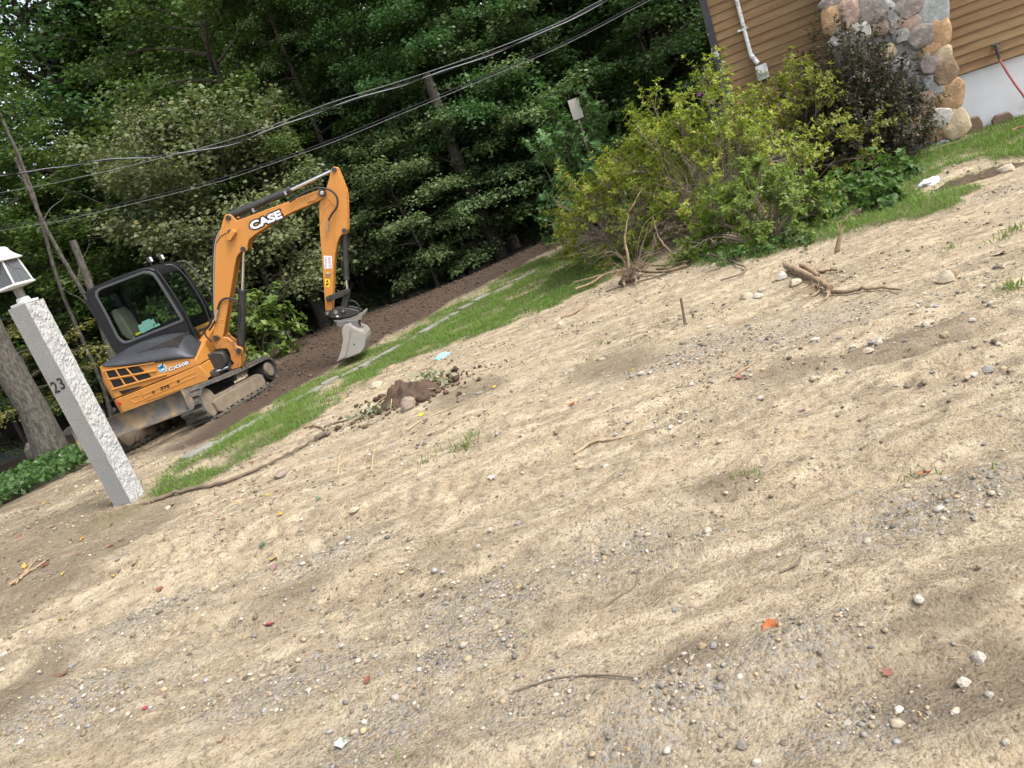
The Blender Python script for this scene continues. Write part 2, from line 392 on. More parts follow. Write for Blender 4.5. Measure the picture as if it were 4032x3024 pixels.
hgt = g.math('ADD', g.math('ADD', g.math('MULTIPLY', n3, 1.1), g.math('MULTIPLY', n2b, 1.6)), g.math('SUBTRACT', 0.5, g.math('MULTIPLY', vd.outputs['Distance'], 0.5)))
hgt = g.math('SUBTRACT', hgt, g.math('MULTIPLY', g.math('MULTIPLY', ga('gravel'), vb.outputs['Distance']), 0.8))
g.bump(hgt, 1.0, 0.014)
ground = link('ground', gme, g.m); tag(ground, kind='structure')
# paved road beyond the graded soil
rd = NT('road_asphalt'); rd.base(rd.mix(rd.noise(3, 5), (0.045, 0.047, 0.052), (0.075, 0.078, 0.085))); rd.set(Roughness=0.7); rd.bump(rd.noise(220, 2), 0.4, 0.01)
xs = np.linspace(-45, 45, 46); V = []; Fq = []
for i, xx in enumerate(xs):
    for yy in (23.6, 25.5, 27.5, 29.4):
        V.append((xx, yy, float(gz(xx, yy)) + 0.03))
for i in range(len(xs) - 1):
    for j in range(3): Fq.append((i * 4 + j, (i + 1) * 4 + j, (i + 1) * 4 + j + 1, i * 4 + j + 1))
tag(link('road', mesh('road', V, Fq), rd.m), kind='structure')
# ------------------------------------------------------------------ EXCAVATOR
EO = np.array([-5.23, 12.53, -0.25])
_t = nrm((math.sin(math.radians(14)), math.cos(math.radians(14)), 0)); _lf = np.array([-_t[1], _t[0], 0]); _a = math.radians(2.0)
EV = nrm(np.array([0, 0, 1]) * math.cos(_a) + math.sin(_a) * _lf)
_b = math.radians(93); _h0 = np.array([math.sin(_b), math.cos(_b), 0]); EH = nrm(_h0 - EV * (_h0 @ EV)); ER = np.cross(EH, EV)
def pp(x, y, l):
    """photo pixel (4032-wide) -> (along, up) on the machine's vertical plane at lateral offset l"""
    v = ray(x, y); n = ER; p = CAM + v * (((EO + ER * l - CAM) @ n) / (v @ n)) - EO
    return (float(p @ EH), float(p @ EV))
def crop(ox, oy, s): return lambda pts, l: [pp(ox + s * x, oy + s * y, l) for x, y in pts]
c1 = crop(250, 600, .7536); c4 = crop(300, 1030, .4724); c5 = crop(380, 1320, .4094); c6 = crop(1200, 1100, .3676); c8 = crop(800, 1200, .5254)
ex = empty('excavator', mat4=Matrix(((EH[0], -ER[0], EV[0], EO[0]), (EH[1], -ER[1], EV[1], EO[1]), (EH[2], -ER[2], EV[2], EO[2]), (0, 0, 0, 1))))
tag(ex, 'orange and dark grey compact excavator parked on brown dirt with its arm bent down', 'excavator')
M_OR = mat('orange_paint', (0.455, 0.195, 0.042), 0.42, (0.41, 0.175, 0.038), 2.0, dirt=(0.25, 0.14, 0.065), dscale=7, damt=(0.56, 0.80), spec=0.4)
M_ORW = mat('worn_orange_paint', (0.40, 0.17, 0.04), 0.5, (0.32, 0.13, 0.032), 6.0, dirt=(0.10, 0.06, 0.03), dscale=9, damt=(0.52, 0.66), spec=0.35)
M_DG = mat('dark_grey_plastic', (0.0055, 0.006, 0.0075), 0.45, (0.008, 0.0085, 0.010), 3.0, dirt=(0.014, 0.0135, 0.013), dscale=7, damt=(0.62, 0.9), spec=0.35, bump=0.04, bscale=160)
M_HOOD = mat('slate_grey_cowling', (0.028, 0.030, 0.036), 0.32, (0.042, 0.045, 0.052), 4.0, dirt=(0.07, 0.063, 0.052), dscale=5, damt=(0.6, 0.9))
M_BK = mat('black_steel', (0.018, 0.018, 0.019), 0.5, (0.035, 0.033, 0.03), 8.0, dirt=(0.10, 0.075, 0.05), dscale=10, damt=(0.58, 0.8))
M_VOID = mat('vent_black', (0.004, 0.004, 0.004), 0.9)
M_CHR = mat('chrome_rod', (0.75, 0.76, 0.78), 0.12, (0.65, 0.66, 0.68), 30, metal=1.0)
M_STEEL = mat('worn_bucket_steel', (0.235, 0.222, 0.198), 0.55, (0.285, 0.268, 0.236), 5.0, dirt=(0.16, 0.12, 0.085), dscale=6, damt=(0.56, 0.75), bump=0.05, spec=0.4)
M_BLADE = mat('scuffed_blade_steel', (0.075, 0.071, 0.067), 0.5, (0.13, 0.118, 0.106), 9.0, dirt=(0.235, 0.17, 0.092), dscale=4, damt=(0.46, 0.62), bump=0.15, bscale=40)
M_RUB = mat('muddy_rubber', (0.045, 0.043, 0.040), 0.85, (0.075, 0.07, 0.062), 7.0, dirt=(0.145, 0.115, 0.08), dscale=7, damt=(0.47, 0.70), bump=0.15, bscale=90)
M_MUD = mat('caked_mud_frame', (0.20, 0.162, 0.115), 0.95, (0.13, 0.10, 0.07), 8.0, dirt=(0.11, 0.09, 0.065), dscale=5, damt=(0.55, 0.70), bump=0.5, bscale=35)
M_HOSE = mat('black_hose', (0.012, 0.012, 0.013), 0.55)
M_WHITE = mat('decal_white', (0.62, 0.64, 0.66), 0.4, (0.57, 0.59, 0.61)); M_BLKD = mat('decal_black', (0.012, 0.012, 0.012), 0.4)
M_RED = mat('reflector_red', (0.45, 0.03, 0.02), 0.3); M_YEL = mat('warning_yellow', (0.80, 0.55, 0.02), 0.45); M_SILV = mat('fitting_zinc', (0.45, 0.45, 0.44), 0.35, metal=0.8)
gl = NT('cab_glass'); gl.base((0.62, 0.72, 0.70)); gl.set(Roughness=0.03, Transmission_Weight=1.0, IOR=1.1, Specular_IOR_Level=0.5); M_GLASS = gl.m
def XZ(pts, l): return pts  # (along, up) pairs are already x,z
def slab(name, pts, l0, l1, m, parent=ex, bevel=0.006): return MB().prism(pts, -l1, -l0).build(name, m, parent, bevel=bevel)
LB = 0.20                                     # lateral position of the boom plane
def P3(pt, l): return (pt[0], -l, pt[1])
def text(name, s, p0, p1, l, height, m, parent, off=0.0, ext=0.002, bold=0.0, shear=0.0, up=None):
    """lettering lying on the machine's right flank from p0 along p1 (x,z), facing the right side"""
    cu = bpy.data.curves.new('txt', 'FONT'); cu.body = s; cu.size = 1.0; cu.offset = bold; cu.shear = shear; cu.resolution_u = 3
    to = bpy.data.objects.new('txt', cu); COL.objects.link(to); bpy.context.view_layer.update()
    me = bpy.data.meshes.new_from_object(to.evaluated_get(bpy.context.evaluated_depsgraph_get())); bpy.data.objects.remove(to)
    n = len(me.vertices); co = np.zeros(n * 3, np.float32); me.vertices.foreach_get('co', co); co = co.reshape(-1, 3)
    co[:, 0] -= co[:, 0].min() if off == 0 else 0
    wid = TW.setdefault(s, co[:, 0].max()); h = TH.setdefault(s, co[:, 1].max())
    d = np.array([p1[0] - p0[0], p1[1] - p0[1]]); Lw = np.linalg.norm(d); d = d / Lw; u2 = np.array([-d[1], d[0]])
    xx = co[:, 0] / wid * Lw; yy = co[:, 1] / h * height
    V = np.stack([p0[0] + d[0] * xx + u2[0] * yy, np.full(n, -(l + ext)), p0[1] + d[1] * xx + u2[1] * yy], 1)
    me.vertices.foreach_set('co', V.astype(np.float32).ravel()); me.update()
    return link(name, me, m, parent)
TW = {}; TH = {}
# --- upper body: orange lower shell with rounded tail
def plan(sc=1.0, n=22):
    pts = [(0.86, 0.85)]
    for i in range(n + 1):
        t = i / n * PI; c = math.cos(t)
        pts.append((-0.55 - (0.06 + 0.16 * math.sin(t)) * math.sin(t) ** 0.5 * sc, 0.85 * math.copysign(abs(c) ** 0.40, c) * (1 - 0.02 * (1 - sc))))
    pts.append((0.86, -0.85)); return pts
lev = [(0.555, 0.94), (0.70, 1.0), (0.822, 1.0)]; V = []; Fq = []
P0 = [plan(s) for _, s in lev]; n = len(P0[0])
for (u, s), pl in zip(lev, P0): V += [(a, -l, u + (0.03 if a > 0.5 and u < .6 else 0)) for a, l in pl]
for i in range(len(lev) - 1):
    for j in range(n): k2 = (j + 1) % n; Fq.append((i * n + j, (i + 1) * n + j, (i + 1) * n + k2, i * n + k2))
Fq += [tuple(range(n)), tuple(range(3 * n - 1, 2 * n - 1, -1))]
MB().add(V, Fq).build('lower_body_panel', M_OR, ex, 30, 0.012)
# upper orange band: top edge falls from the tail to the front on the right flank
def utop(a): return float(np.interp(a, [-0.72, -0.54, -0.43, -0.16, 0.23, 0.66, 0.86], [1.375, 1.375, 1.315, 1.225, 1.12, 1.02, 0.955]))
V = []; Fq = []; PL = plan(1.0, 30); PT = plan(0.5, 30); n = len(PL)
# resample the right flank so the sloping edge is smooth
fl = [(a, 0.85) for a in np.linspace(0.86, -0.54, 16)]
PLb = fl + PL[2:-1] + [(0.86, -0.85)]; PTb = fl + PT[2:-1] + [(0.86, -0.85)]; n = len(PLb)
for a, l in PLb: V.append((a, -l, 0.834))
for a, l in PLb: V.append((a, -l * 1.004, 0.834 + 0.55 * (utop(a) - 0.834)))
for (a, l), (a0, l0) in zip(PTb, PLb): V.append((a, -l * 0.985, utop(a0) if l > -0.3 else 1.36))
for i in range(2):
    for j in range(n): k2 = (j + 1) % n; Fq.append((i * n + j, (i + 1) * n + j, (i + 1) * n + k2, i * n + k2))
Fq += [tuple(range(n)), tuple(range(3 * n - 1, 2 * n - 1, -1))]
MB().add(V, Fq).build('upper_body_panel', M_OR, ex, 30, 0.01)
MB().box((0.07, 0, 0.828), 1.52, 1.64, 0.03).build('seam_shadow_gap', M_VOID, ex)
# slate cowling rising from the orange edge to the cab
va = np.array([-0.52, -0.46, -0.40, -0.28, -0.10, 0.10, 0.28, 0.45, 0.58, 0.68, 0.75, 0.80, 0.84])
hu = np.interp(va, [-0.6, -0.47, -0.29, -0.03, 0.245, 0.456, 0.58, 0.68, 0.76, 0.84], [1.36, 1.42, 1.452, 1.457, 1.43, 1.385, 1.345, 1.25, 1.10, 0.96])
V = []; Fq = []; m_ = 11
for a, h_ in zip(va, hu):
    uo = utop(a) + 0.002
    for q in range(m_):
        t = q / (m_ - 1); V.append((a, -(0.852 - 0.66 * (1 - math.cos(t * PI / 2)) ** 0.9), uo + (h_ - uo) * math.sin(t * PI / 2) ** 0.9))
for i in range(len(va) - 1):
    for q in range(m_ - 1): Fq.append((i * m_ + q, i * m_ + q + 1, (i + 1) * m_ + q + 1, (i + 1) * m_ + q))
hd = MB().add(V, Fq).build('hood_cowling', M_HOOD, ex, 60)
so = hd.modifiers.new('solid', 'SOLIDIFY'); so.thickness = 0.02; so.offset = -1
MB().box((0.05, -0.30, 1.10), 1.2, 0.9, 0.5).build('engine_block', M_BK, ex)
dr = c5([(695, 48), (735, 40), (910, 180), (870, 188)], 0.60)
MB().prism([(p[0], p[1]) for p in dr], -0.66, -0.60).build('fuel_door', M_DG, hd, bevel=0.006)
# flank vents: black openings between orange bars
vents = [[(95, 350), (175, 330), (215, 405), (120, 415)], [(190, 325), (285, 318), (325, 380), (230, 400)], [(300, 310), (400, 303), (460, 345), (345, 380)],
         [(135, 435), (225, 420), (275, 490), (175, 510)], [(240, 415), (340, 400), (390, 460), (290, 485)], [(365, 395), (490, 365), (535, 408), (410, 450)], [(215, 540), (440, 485), (420, 500), (250, 572)]]
for vp in vents: slab('vent_opening', c5(vp, 0.86), 0.846, 0.860, M_VOID, ex, 0)
for a_, b_, r_ in [((60, 345), (560, 262), .012), ((110, 424), (580, 340), .014), ((150, 522), (670, 375), .016), ((178, 325), (285, 495), .013), ((284, 315), (412, 460), .013), ((80, 340), (165, 525), .012)]:
    q = c5([a_, b_], 0.862); MB().tube([P3(q[0], 0.862), P3(q[1], 0.862)], r_, 6).build('vent_bar', M_OR, ex)
# access panel relief on the lower flank
q = c5([(440, 575), (960, 350), (966, 392), (455, 612)], 0.856); q2 = c5([(415, 525), (985, 278), (1082, 436), (466, 645)], 0.856)
slab('access_panel', c5([(418, 530), (980, 290), (1040, 350), (1076, 432), (470, 640)], 0.853), 0.845, 0.857, M_OR, ex, 0.008)
for a_, b_ in [((440, 578), (958, 352)), ((460, 612), (966, 392)), ((958, 352), (966, 392))]:
    q = c5([a_, b_], 0.858); MB().tube([P3(q[0], 0.857), P3(q[1], 0.857)], 0.007, 6).build('panel_rib', M_OR, ex)
for a_, b_ in [((310, 612), (418, 572)), ((375, 650), (445, 622)), ((315, 622), (375, 650))]:
    q = c5([a_, b_], 0.855); MB().tube([P3(q[0], 0.85), P3(q[1], 0.85)], 0.007, 6).build('panel_rib', M_OR, ex)
for a_ in [(548, 545), (787, 442)]:
    q = c5([a_], 0.86)[0]; MB().cyl(P3(q, 0.85), P3(q, 0.868), 0.020, 12).build('panel_latch', M_BK, ex)
q = c5([(212, 658)], 0.86)[0]; MB().cyl(P3((q[0] + .01, q[1]), 0.80), P3((q[0] + .01, q[1]), 0.862), 0.028, 14).build('reflector', M_RED, ex)
# lettering
def lett(nm, s, c, a_, b_, top, l, m, bold=0, shear=0, parent=ex, outline=None, ob=0.06):
    q = c([a_, b_, top], l); d = np.array(q[1]) - np.array(q[0]); d = d / np.linalg.norm(d); h_ = abs((np.array(q[2]) - np.array(q[0])) @ np.array([-d[1], d[0]]))
    t1 = text(nm, s, q[0], q[1], l, h_, m, parent, ext=0.006, bold=bold, shear=shear)
    if outline: text(nm + '_outline', s, q[0], q[1], l, h_, outline, parent, ext=0.003, bold=ob, shear=shear, off=1)
    return t1
lett('model_lettering', 'CX50B', c5, (702, 343), (893, 272), (715, 305), 0.853, M_WHITE, 0.035, 0.15, ex, M_BLKD, 0.075)
lett('series_lettering', 'ZTS', c5, (614, 528), (708, 498), (640, 490), 0.8575, M_BLKD, 0.04, 0.15)
M_FADE = mat('ghost_lettering', (0.010, 0.010, 0.011), 0.6, (0.03, 0.03, 0.033), 20)
# faded hire lettering, following the cowling
def hood_pt(a, s):
    h_ = float(np.interp(a, va, hu)); uo = utop(a); t = s
    return (a, -(0.852 - 0.66 * (1 - math.cos(t * PI / 2)) ** 0.9), uo + (h_ - uo) * math.sin(t * PI / 2) ** 0.9)
def hood_text(s, a0, a1, s0, s1):
    cu = bpy.data.curves.new('txt', 'FONT'); cu.body = s; cu.offset = 0.03; cu.resolution_u = 2
    to = bpy.data.objects.new('txt', cu); COL.objects.link(to); bpy.context.view_layer.update()
    me = bpy.data.meshes.new_from_object(to.evaluated_get(bpy.context.evaluated_depsgraph_get())); bpy.data.objects.remove(to)
    bm = bmesh.new(); bm.from_mesh(me); bmesh.ops.triangulate(bm, faces=bm.faces[:]); bmesh.ops.subdivide_edges(bm, edges=bm.edges[:], cuts=1)
    mx = max(v.co.x for v in bm.verts); my = max(v.co.y for v in bm.verts)
    for v in bm.verts:
        a = a0 + (a1 - a0) * v.co.x / mx; t = s0 + (s1 - s0) * v.co.y / my
        p = np.array(hood_pt(a, t)); q_ = np.array(hood_pt(a, t + 0.02)); r_ = np.array(hood_pt(a + 0.02, t))
        nn = np.cross(r_ - p, q_ - p); nn = nn / (np.linalg.norm(nn) + 1e-9); nn = nn if nn[2] > 0 else -nn
        v.co = Vector(p + nn * 0.004)
    bm.to_mesh(me); bm.free(); return me
link('faded_lettering', hood_text('CHAMPE', -0.36, 0.16, 0.22, 0.62), M_FADE, hd)
# round bird emblem
ec = c5([(632, 318), (682, 318)], 0.853); er = abs(ec[1][0] - ec[0][0]) * 0.92; eo = ec[0]
def disc(nm, r, l, m, par=ex, k=28): return MB().cyl(P3(eo, l - 0.004), P3(eo, l), r, k).build(nm, m, par)
em = disc('emblem', er, 0.857, M_WHITE); M_BLUE = mat('emblem_blue', (0.03, 0.22, 0.42), 0.4, (0.06, 0.34, 0.55), 20)
disc('emblem_ring', er * 0.86, 0.859, M_BLUE, em)
slab('emblem_cloud', [(eo[0] + er * a, eo[1] + er * b) for a, b in [(-.5, -.35), (-.2, -.15), (0.05, -.25), (.3, -.1), (.5, -.3), (.3, -.5), (0, -.42), (-.3, -.55)]], 0.857, 0.861, M_WHITE, em, 0)
slab('emblem_bird', [(eo[0] + er * a, eo[1] + er * b) for a, b in [(-1.15, .75), (-.55, .45), (-.1, .35), (.15, .55), (.75, 1.25), (.62, .65), (.35, .25), (.15, .05), (-.1, .1), (-.3, .2), (-.75, .35)]], 0.857, 0.863, M_BLKD, em, 0)
# --- cab
co = c4([(65, 265), (110, 235), (350, 140), (560, 65), (610, 60), (660, 75), (700, 110), (800, 260), (900, 420), (985, 620), (1050, 740), (1078, 800)], 0.15) + [(-0.50, 0.9), (-0.555, 1.45), (-0.60, 2.37)]
co = [(a, u) for a, u in co]
wi = c4([(170, 255), (200, 225), (400, 150), (560, 88), (610, 90), (650, 110), (690, 165), (780, 310), (885, 480), (880, 495), (640, 590), (440, 670), (400, 675), (365, 655), (340, 620), (250, 440), (170, 290)], 0.15)
def ring(name, outer, inner, l0, l1, m, parent):
    """flat frame between two loops, given thickness"""
    c = np.mean(inner, 0)
    def samp(loop, angs):
        out = []
        L = [np.array(p) - c for p in loop]
        for t in angs:
            d = np.array([math.cos(t), math.sin(t)]); best = 0
            for i in range(len(L)):
                p, q_ = L[i], L[(i + 1) % len(L)]; e = q_ - p; den = d[0] * e[1] - d[1] * e[0]
                if abs(den) < 1e-12: continue
                s_ = (p[0] * e[1] - p[1] * e[0]) / den; w = (p[0] * d[1] - p[1] * d[0]) / den
                if s_ > 0 and -1e-6 <= w <= 1 + 1e-6: best = max(best, s_)
            out.append(c + d * best)
        return out
    angs = sorted(set([round(math.atan2(*(np.array(p) - c)[::-1]), 5) for p in list(outer) + list(inner)] + list(np.linspace(-PI, PI, 24, endpoint=False))))
    A = samp(outer, angs); B = samp(inner, angs); n = len(angs); V = []
    for l in (l1, l0):
        V += [(p[0], -l, p[1]) for p in A] + [(p[0], -l, p[1]) for p in B]
    f = []
    for i in range(n):
        j = (i + 1) % n
        f += [(i, n + i, n + j, j), (2 * n + i, 2 * n + j, 3 * n + j, 3 * n + i), (i, j, 2 * n + j, 2 * n + i), (n + i, 3 * n + i, 3 * n + j, n + j)]
    return MB().add(V, f).build(name, m, parent, 30, 0.006)
cab = ring('cab', co, wi, 0.09, 0.15, M_DG, ex)
M_SEAL = mat('window_seal', (0.045, 0.048, 0.055), 0.4, (0.06, 0.063, 0.07))
cw = np.mean(wi, 0); ring('window_frame', [(c_ + (p - c_) * 1.035) for c_, p in [(cw, np.array(q)) for q in wi]], [(cw + (np.array(p) - cw) * 0.955) for p in wi], 0.145, 0.163, M_SEAL, cab)
MB().prism([tuple(cw + (np.array(p) - cw) * 0.97) for p in wi], -0.128, -0.122).build('window_pane', M_GLASS, cab, bevel=0)
left = [(a - 0.02, u) for a, u in co]; lw = [(a - 0.02, u) for a, u in wi]
ring('cab_left_side', left, lw, -0.85, -0.79, M_DG, cab)
MB().prism([tuple(cw + (np.array(p) - cw) * 0.99) for p in lw], 0.80, 0.806).build('window_pane', M_GLASS, cab, bevel=0)
rf = [(-0.60, 2.37), (-0.59, 2.505), (-0.49, 2.535), (0.0, 2.55), (0.43, 2.525), (0.55, 2.49), (0.62, 2.43), (0.60, 2.39), (0.5, 2.44), (-0.5, 2.44), (-0.55, 2.37)]
MB().prism(rf, -0.152, 0.852).build('roof', M_DG, cab, bevel=0.02)
MB().prism([(-0.62, 1.40), (-0.66, 2.36), (-0.60, 2.42), (-0.555, 2.36), (-0.53, 1.40)], -0.15, -0.02).build('rear_pillar', M_DG, cab, bevel=0.02)
MB().prism([(-0.62, 1.40), (-0.66, 2.36), (-0.60, 2.42), (-0.555, 2.36), (-0.53, 1.40)], 0.72, 0.85).build('rear_pillar', M_DG, cab, bevel=0.02)
MB().prism([(-0.60, 1.42), (-0.625, 1.62), (-0.59, 1.62), (-0.56, 1.42)], -0.02, 0.72).build('rear_sill', M_DG, cab)
MB().prism([(-0.615, 1.62), (-0.63, 2.37), (-0.622, 2.37), (-0.607, 1.62)], -0.02, 0.72).build('rear_pane', M_GLASS, cab)
# front: two pillars, header, lower and upper panes, outer guard rail
fr = [(0.64, 2.42), (0.70, 2.0), (0.735, 1.65), (0.705, 1.24), (0.705, 0.90)]
for y0 in (-0.15, 0.80):
    MB().prism([(a - 0.05, u) for a, u in fr] + [(a + 0.012, u) for a, u in fr[::-1]], y0, y0 + 0.05).build('front_pillar', M_DG, cab, bevel=0.008)
MB().prism([(0.60, 2.44), (0.655, 2.38), (0.665, 2.32), (0.62, 2.32)], -0.10, 0.80).build('header', M_DG, cab)
MB().prism([(0.70, 1.30), (0.745, 1.30), (0.745, 1.26), (0.70, 1.26)], -0.10, 0.80).build('front_cross_bar', M_DG, cab)
MB().prism([(0.650, 2.32), (0.70, 2.0), (0.732, 1.65), (0.712, 1.30), (0.706, 1.30), (0.724, 1.65), (0.693, 2.0), (0.644, 2.32)], -0.10, 0.80).build('windscreen_pane', M_GLASS, cab)
MB().prism([(0.706, 1.26), (0.704, 0.93), (0.698, 0.93), (0.70, 1.26)], -0.10, 0.80).build('lower_windscreen_pane', M_GLASS, cab)
MB().prism([(0.66, 0.93), (0.74, 0.93), (0.74, 0.78), (0.66, 0.78)], -0.14, 0.84).build('front_sill', M_DG, cab, bevel=0.01)
MB().tube(spline([(0.62, 0.30, 2.46), (0.72, 0.34, 2.40), (0.80, 0.40, 2.15), (0.84, 0.42, 1.7), (0.80, 0.42, 1.30)], 5), 0.012, 8).build('wiper_arm', M_BK, cab)
MB().tube(spline([(0.60, 0.83, 2.47), (0.74, 0.86, 2.40), (0.83, 0.87, 2.05), (0.86, 0.87, 1.6), (0.80, 0.84, 1.2)], 5), 0.016, 8).build('grab_rail', M_BK, cab)
for y0 in (-0.02, 0.42):
    wl = MB().box((0.56, y0, 2.605), 0.05, 0.09, 0.09).box((0.55, y0, 2.545), 0.02, 0.03, 0.06).build('work_light', M_BK, cab, bevel=0.006)
    MB().box((0.588, y0, 2.605), 0.006, 0.075, 0.075).build('lens', M_WHITE, wl)
MB().box((0.05, 0.35, 0.95), 1.2, 0.98, 0.10).build('cab_floor', M_BK, cab)
M_SEAT = mat('beige_seat_cloth', (0.30, 0.27, 0.21), 0.9, (0.23, 0.2, 0.16), 9)
st_ = MB().prism([(-0.40, 1.36), (0.05, 1.40), (0.08, 1.46), (0.02, 1.55), (-0.20, 1.62), (-0.42, 1.60)], 0.10, 0.58).build('seat', M_SEAT, cab, bevel=0.03)
MB().prism([(-0.46, 1.55), (-0.36, 1.60), (-0.38, 2.0), (-0.44, 2.12), (-0.52, 2.1), (-0.53, 1.7)], 0.14, 0.54).build('backrest', M_SEAT, cab, bevel=0.03)
for y0 in (0.0, 0.62): MB().box((0.0, y0, 1.35), 0.5, 0.10, 0.55).tube([(0.15, y0, 1.6), (0.20, y0, 1.76)], 0.02, 8).build('control_console', M_BK, cab, bevel=0.01)
for dy in (0.2, 0.42): MB().tube([(0.50, dy, 1.0), (0.48, dy, 1.5), (0.42, dy, 1.72)], 0.014, 8).build('travel_lever', M_BK, cab)
M_MINT = mat('mint_paper', (0.36, 0.60, 0.53), 0.8, (0.33, 0.56, 0.50)); M_YP = mat('yellow_sticker', (0.75, 0.62, 0.02), 0.6)
for pts in [[(512, 532), (548, 518), (580, 588), (545, 600)], [(545, 505), (610, 475), (650, 548), (580, 585)], [(618, 488), (642, 478), (662, 515), (640, 525)], [(645, 528), (690, 512), (698, 530), (655, 550)]]:
    MB().prism(c4(pts, 0.115), -0.117, -0.112).build('paper_notice', M_MINT, cab)
MB().prism(c4([(488, 600), (530, 582), (540, 600), (500, 618)], 0.115), -0.117, -0.112).build('yellow_sticker', M_YP, cab)
# --- front of the deck: swing post, bracket
MB().prism([(0.66, 0.60), (0.98, 0.60), (1.10, 0.68), (1.10, 0.84), (0.98, 0.90), (0.66, 0.92)], -0.42, 0.10).build('front_frame', M_BK, ex, bevel=0.015)
MB().box((0.40, 0, 0.60), 1.0, 1.3, 0.12).build('deck_plate', M_BK, ex, bevel=0.01)
br = c8([(75, 250), (85, 225), (110, 222), (135, 240), (180, 245), (240, 290), (250, 310), (290, 325), (300, 345), (285, 380), (290, 440), (280, 470), (215, 490), (205, 470), (230, 440), (205, 410), (200, 370), (180, 330), (130, 330), (95, 340), (85, 300)], LB + 0.13)
bk = slab('swing_bracket', br, LB + 0.07, LB + 0.13, M_ORW, ex, 0.012)
slab('bracket_cheek', [(a - 0.02, u) for a, u in br], LB - 0.13, LB - 0.07, M_ORW, bk, 0.012)
MB().prism([(1.06, 0.52), (1.22, 0.50), (1.30, 0.60), (1.33, 0.80), (1.22, 0.84), (1.16, 0.62), (1.06, 0.60)], -(LB + 0.07), -(LB - 0.07)).build('bracket_core', M_ORW, bk, bevel=0.01)
MB().cyl((1.02, -LB, 0.42), (1.02, -LB, 0.92), 0.11, 18).build('kingpost', M_BK, ex)
sp = c8([(30, 530), (175, 475)], 0.45); MB().cyl(P3(sp[0], 0.45), P3(sp[1], 0.36), 0.028, 12).build('swing_rod', M_CHR, ex)
MB().cyl(P3((sp[0][0] - 0.35, sp[0][1]), 0.5), P3(sp[0], 0.455), 0.05, 14).build('swing_cylinder', M_BK, ex)
def pin(p, l0, l1, r, par, nm='pin', m=None): return MB().cyl(P3(p, l0), P3(p, l1), r, 16).build(nm, m or M_BK, par, bevel=0.004)
for q in c8([(98, 246), (268, 343)], LB + 0.13): pin(q, LB - 0.16, LB + 0.155, 0.042, bk)
# --- boom
bo = c1([(787, 925), (787, 700), (792, 520), (800, 455), (822, 395), (835, 345), (845, 325), (865, 322), (880, 330), (905, 357), (1180, 255), (1310, 205), (1345, 195), (1370, 200), (1375, 215), (1365, 235), (1340, 250), (1285, 275), (1200, 310), (1100, 365), (1000, 430), (970, 455), (960, 490), (962, 510), (945, 522), (925, 520), (905, 545), (895, 590), (880, 680), (862, 790), (845, 890), (835, 955), (820, 985), (797, 990), (780, 970)], LB + 0.13)
boom = slab('boom', bo, LB + 0.105, LB + 0.13, M_OR, ex, 0.008)
slab('boom_far_plate', bo, LB - 0.13, LB - 0.105, M_OR, boom, 0.008)
cb = np.mean(bo, 0)
def inset(poly, d):
    n = len(poly); A = sum(poly[i][0] * poly[(i + 1) % n][1] - poly[(i + 1) % n][0] * poly[i][1] for i in range(n)); s = 1 if A > 0 else -1; out = []
    for i in range(n):
        p0, p1, p2 = map(np.array, (poly[i - 1], poly[i], poly[(i + 1) % n])); e1 = nrm(p1 - p0); e2 = nrm(p2 - p1)
        nn = np.array([-e1[1] - e2[1], e1[0] + e2[0]]) * s; L = np.linalg.norm(nn); nn = nn / L if L > 1e-6 else nn
        out.append(tuple(p1 + nn * d / max(0.5, L / 2)))
    return out
slab('boom_box', inset(bo, 0.022), LB - 0.104, LB + 0.104, M_OR, boom, 0.004)
for a_, b_ in [((957, 352), (990, 418)), ((1255, 230), (1280, 275)), ((800, 872), (840, 876)), ((800, 882), (840, 888))]:
    q = c1([a_, b_], LB + 0.13); MB().tube([P3(p, LB + 0.13) for p in q], 0.006, 6).build('weld_seam', M_OR, boom)
q = c1([(1290, 232), (1315, 222), (1330, 235), (1315, 252), (1275, 262)], LB + 0.13); slab('tip_gusset', q, LB + 0.13, LB + 0.145, M_OR, boom, 0.008)
tp = c1([(1352, 212)], LB + 0.15)[0]; pin(tp, LB - 0.17, LB + 0.17, 0.058, boom, 'tip_pin'); pin(tp, LB + 0.16, LB + 0.19, 0.030, boom, 'pin_bolt', M_SILV)
for a_ in [(862, 342), (939, 505)]: q = c1([a_], LB + 0.13)[0]; pin(q, LB - 0.15, LB + 0.15, 0.040, boom)
lett('case_lettering', 'CASE', c1, (985, 405), (1146, 338), (972, 365), LB + 0.131, M_WHITE, 0.05, 0.0, boom, M_BLKD, 0.17)
q = c1([(855, 440), (885, 400), (902, 410), (905, 418), (880, 460), (862, 462)], LB + 0.16)
wl = slab('boom_lamp', q, LB + 0.13, LB + 0.22, M_OR, boom, 0.01)
q = c1([(858, 408), (872, 402), (878, 412), (862, 432)], LB + 0.15); slab('lamp_bracket', q, LB + 0.131, LB + 0.18, M_BK, wl, 0.004)
def hose(nm, c, pts, l, r, par, m=M_HOSE, lj=None):
    q = c(pts, l); ls = lj or [l] * len(q)
    return MB().tube(spline([P3(p, l_) for p, l_ in zip(q, ls)], 6), r, 8).build(nm, m, par)
hose('steel_line', c1, [(790, 850), (786, 700), (790, 520), (803, 440), (830, 400), (900, 368), (1000, 335), (1100, 297), (1180, 262)], LB + 0.10, 0.012, boom, M_SILV)
hose('hydraulic_hose', c1, [(783, 860), (779, 700), (783, 520), (796, 440), (822, 392)], LB + 0.02, 0.014, boom)
hose('hydraulic_hose', c1, [(775, 990), (745, 960), (740, 930), (770, 890), (782, 850)], LB + 0.12, 0.014, boom)
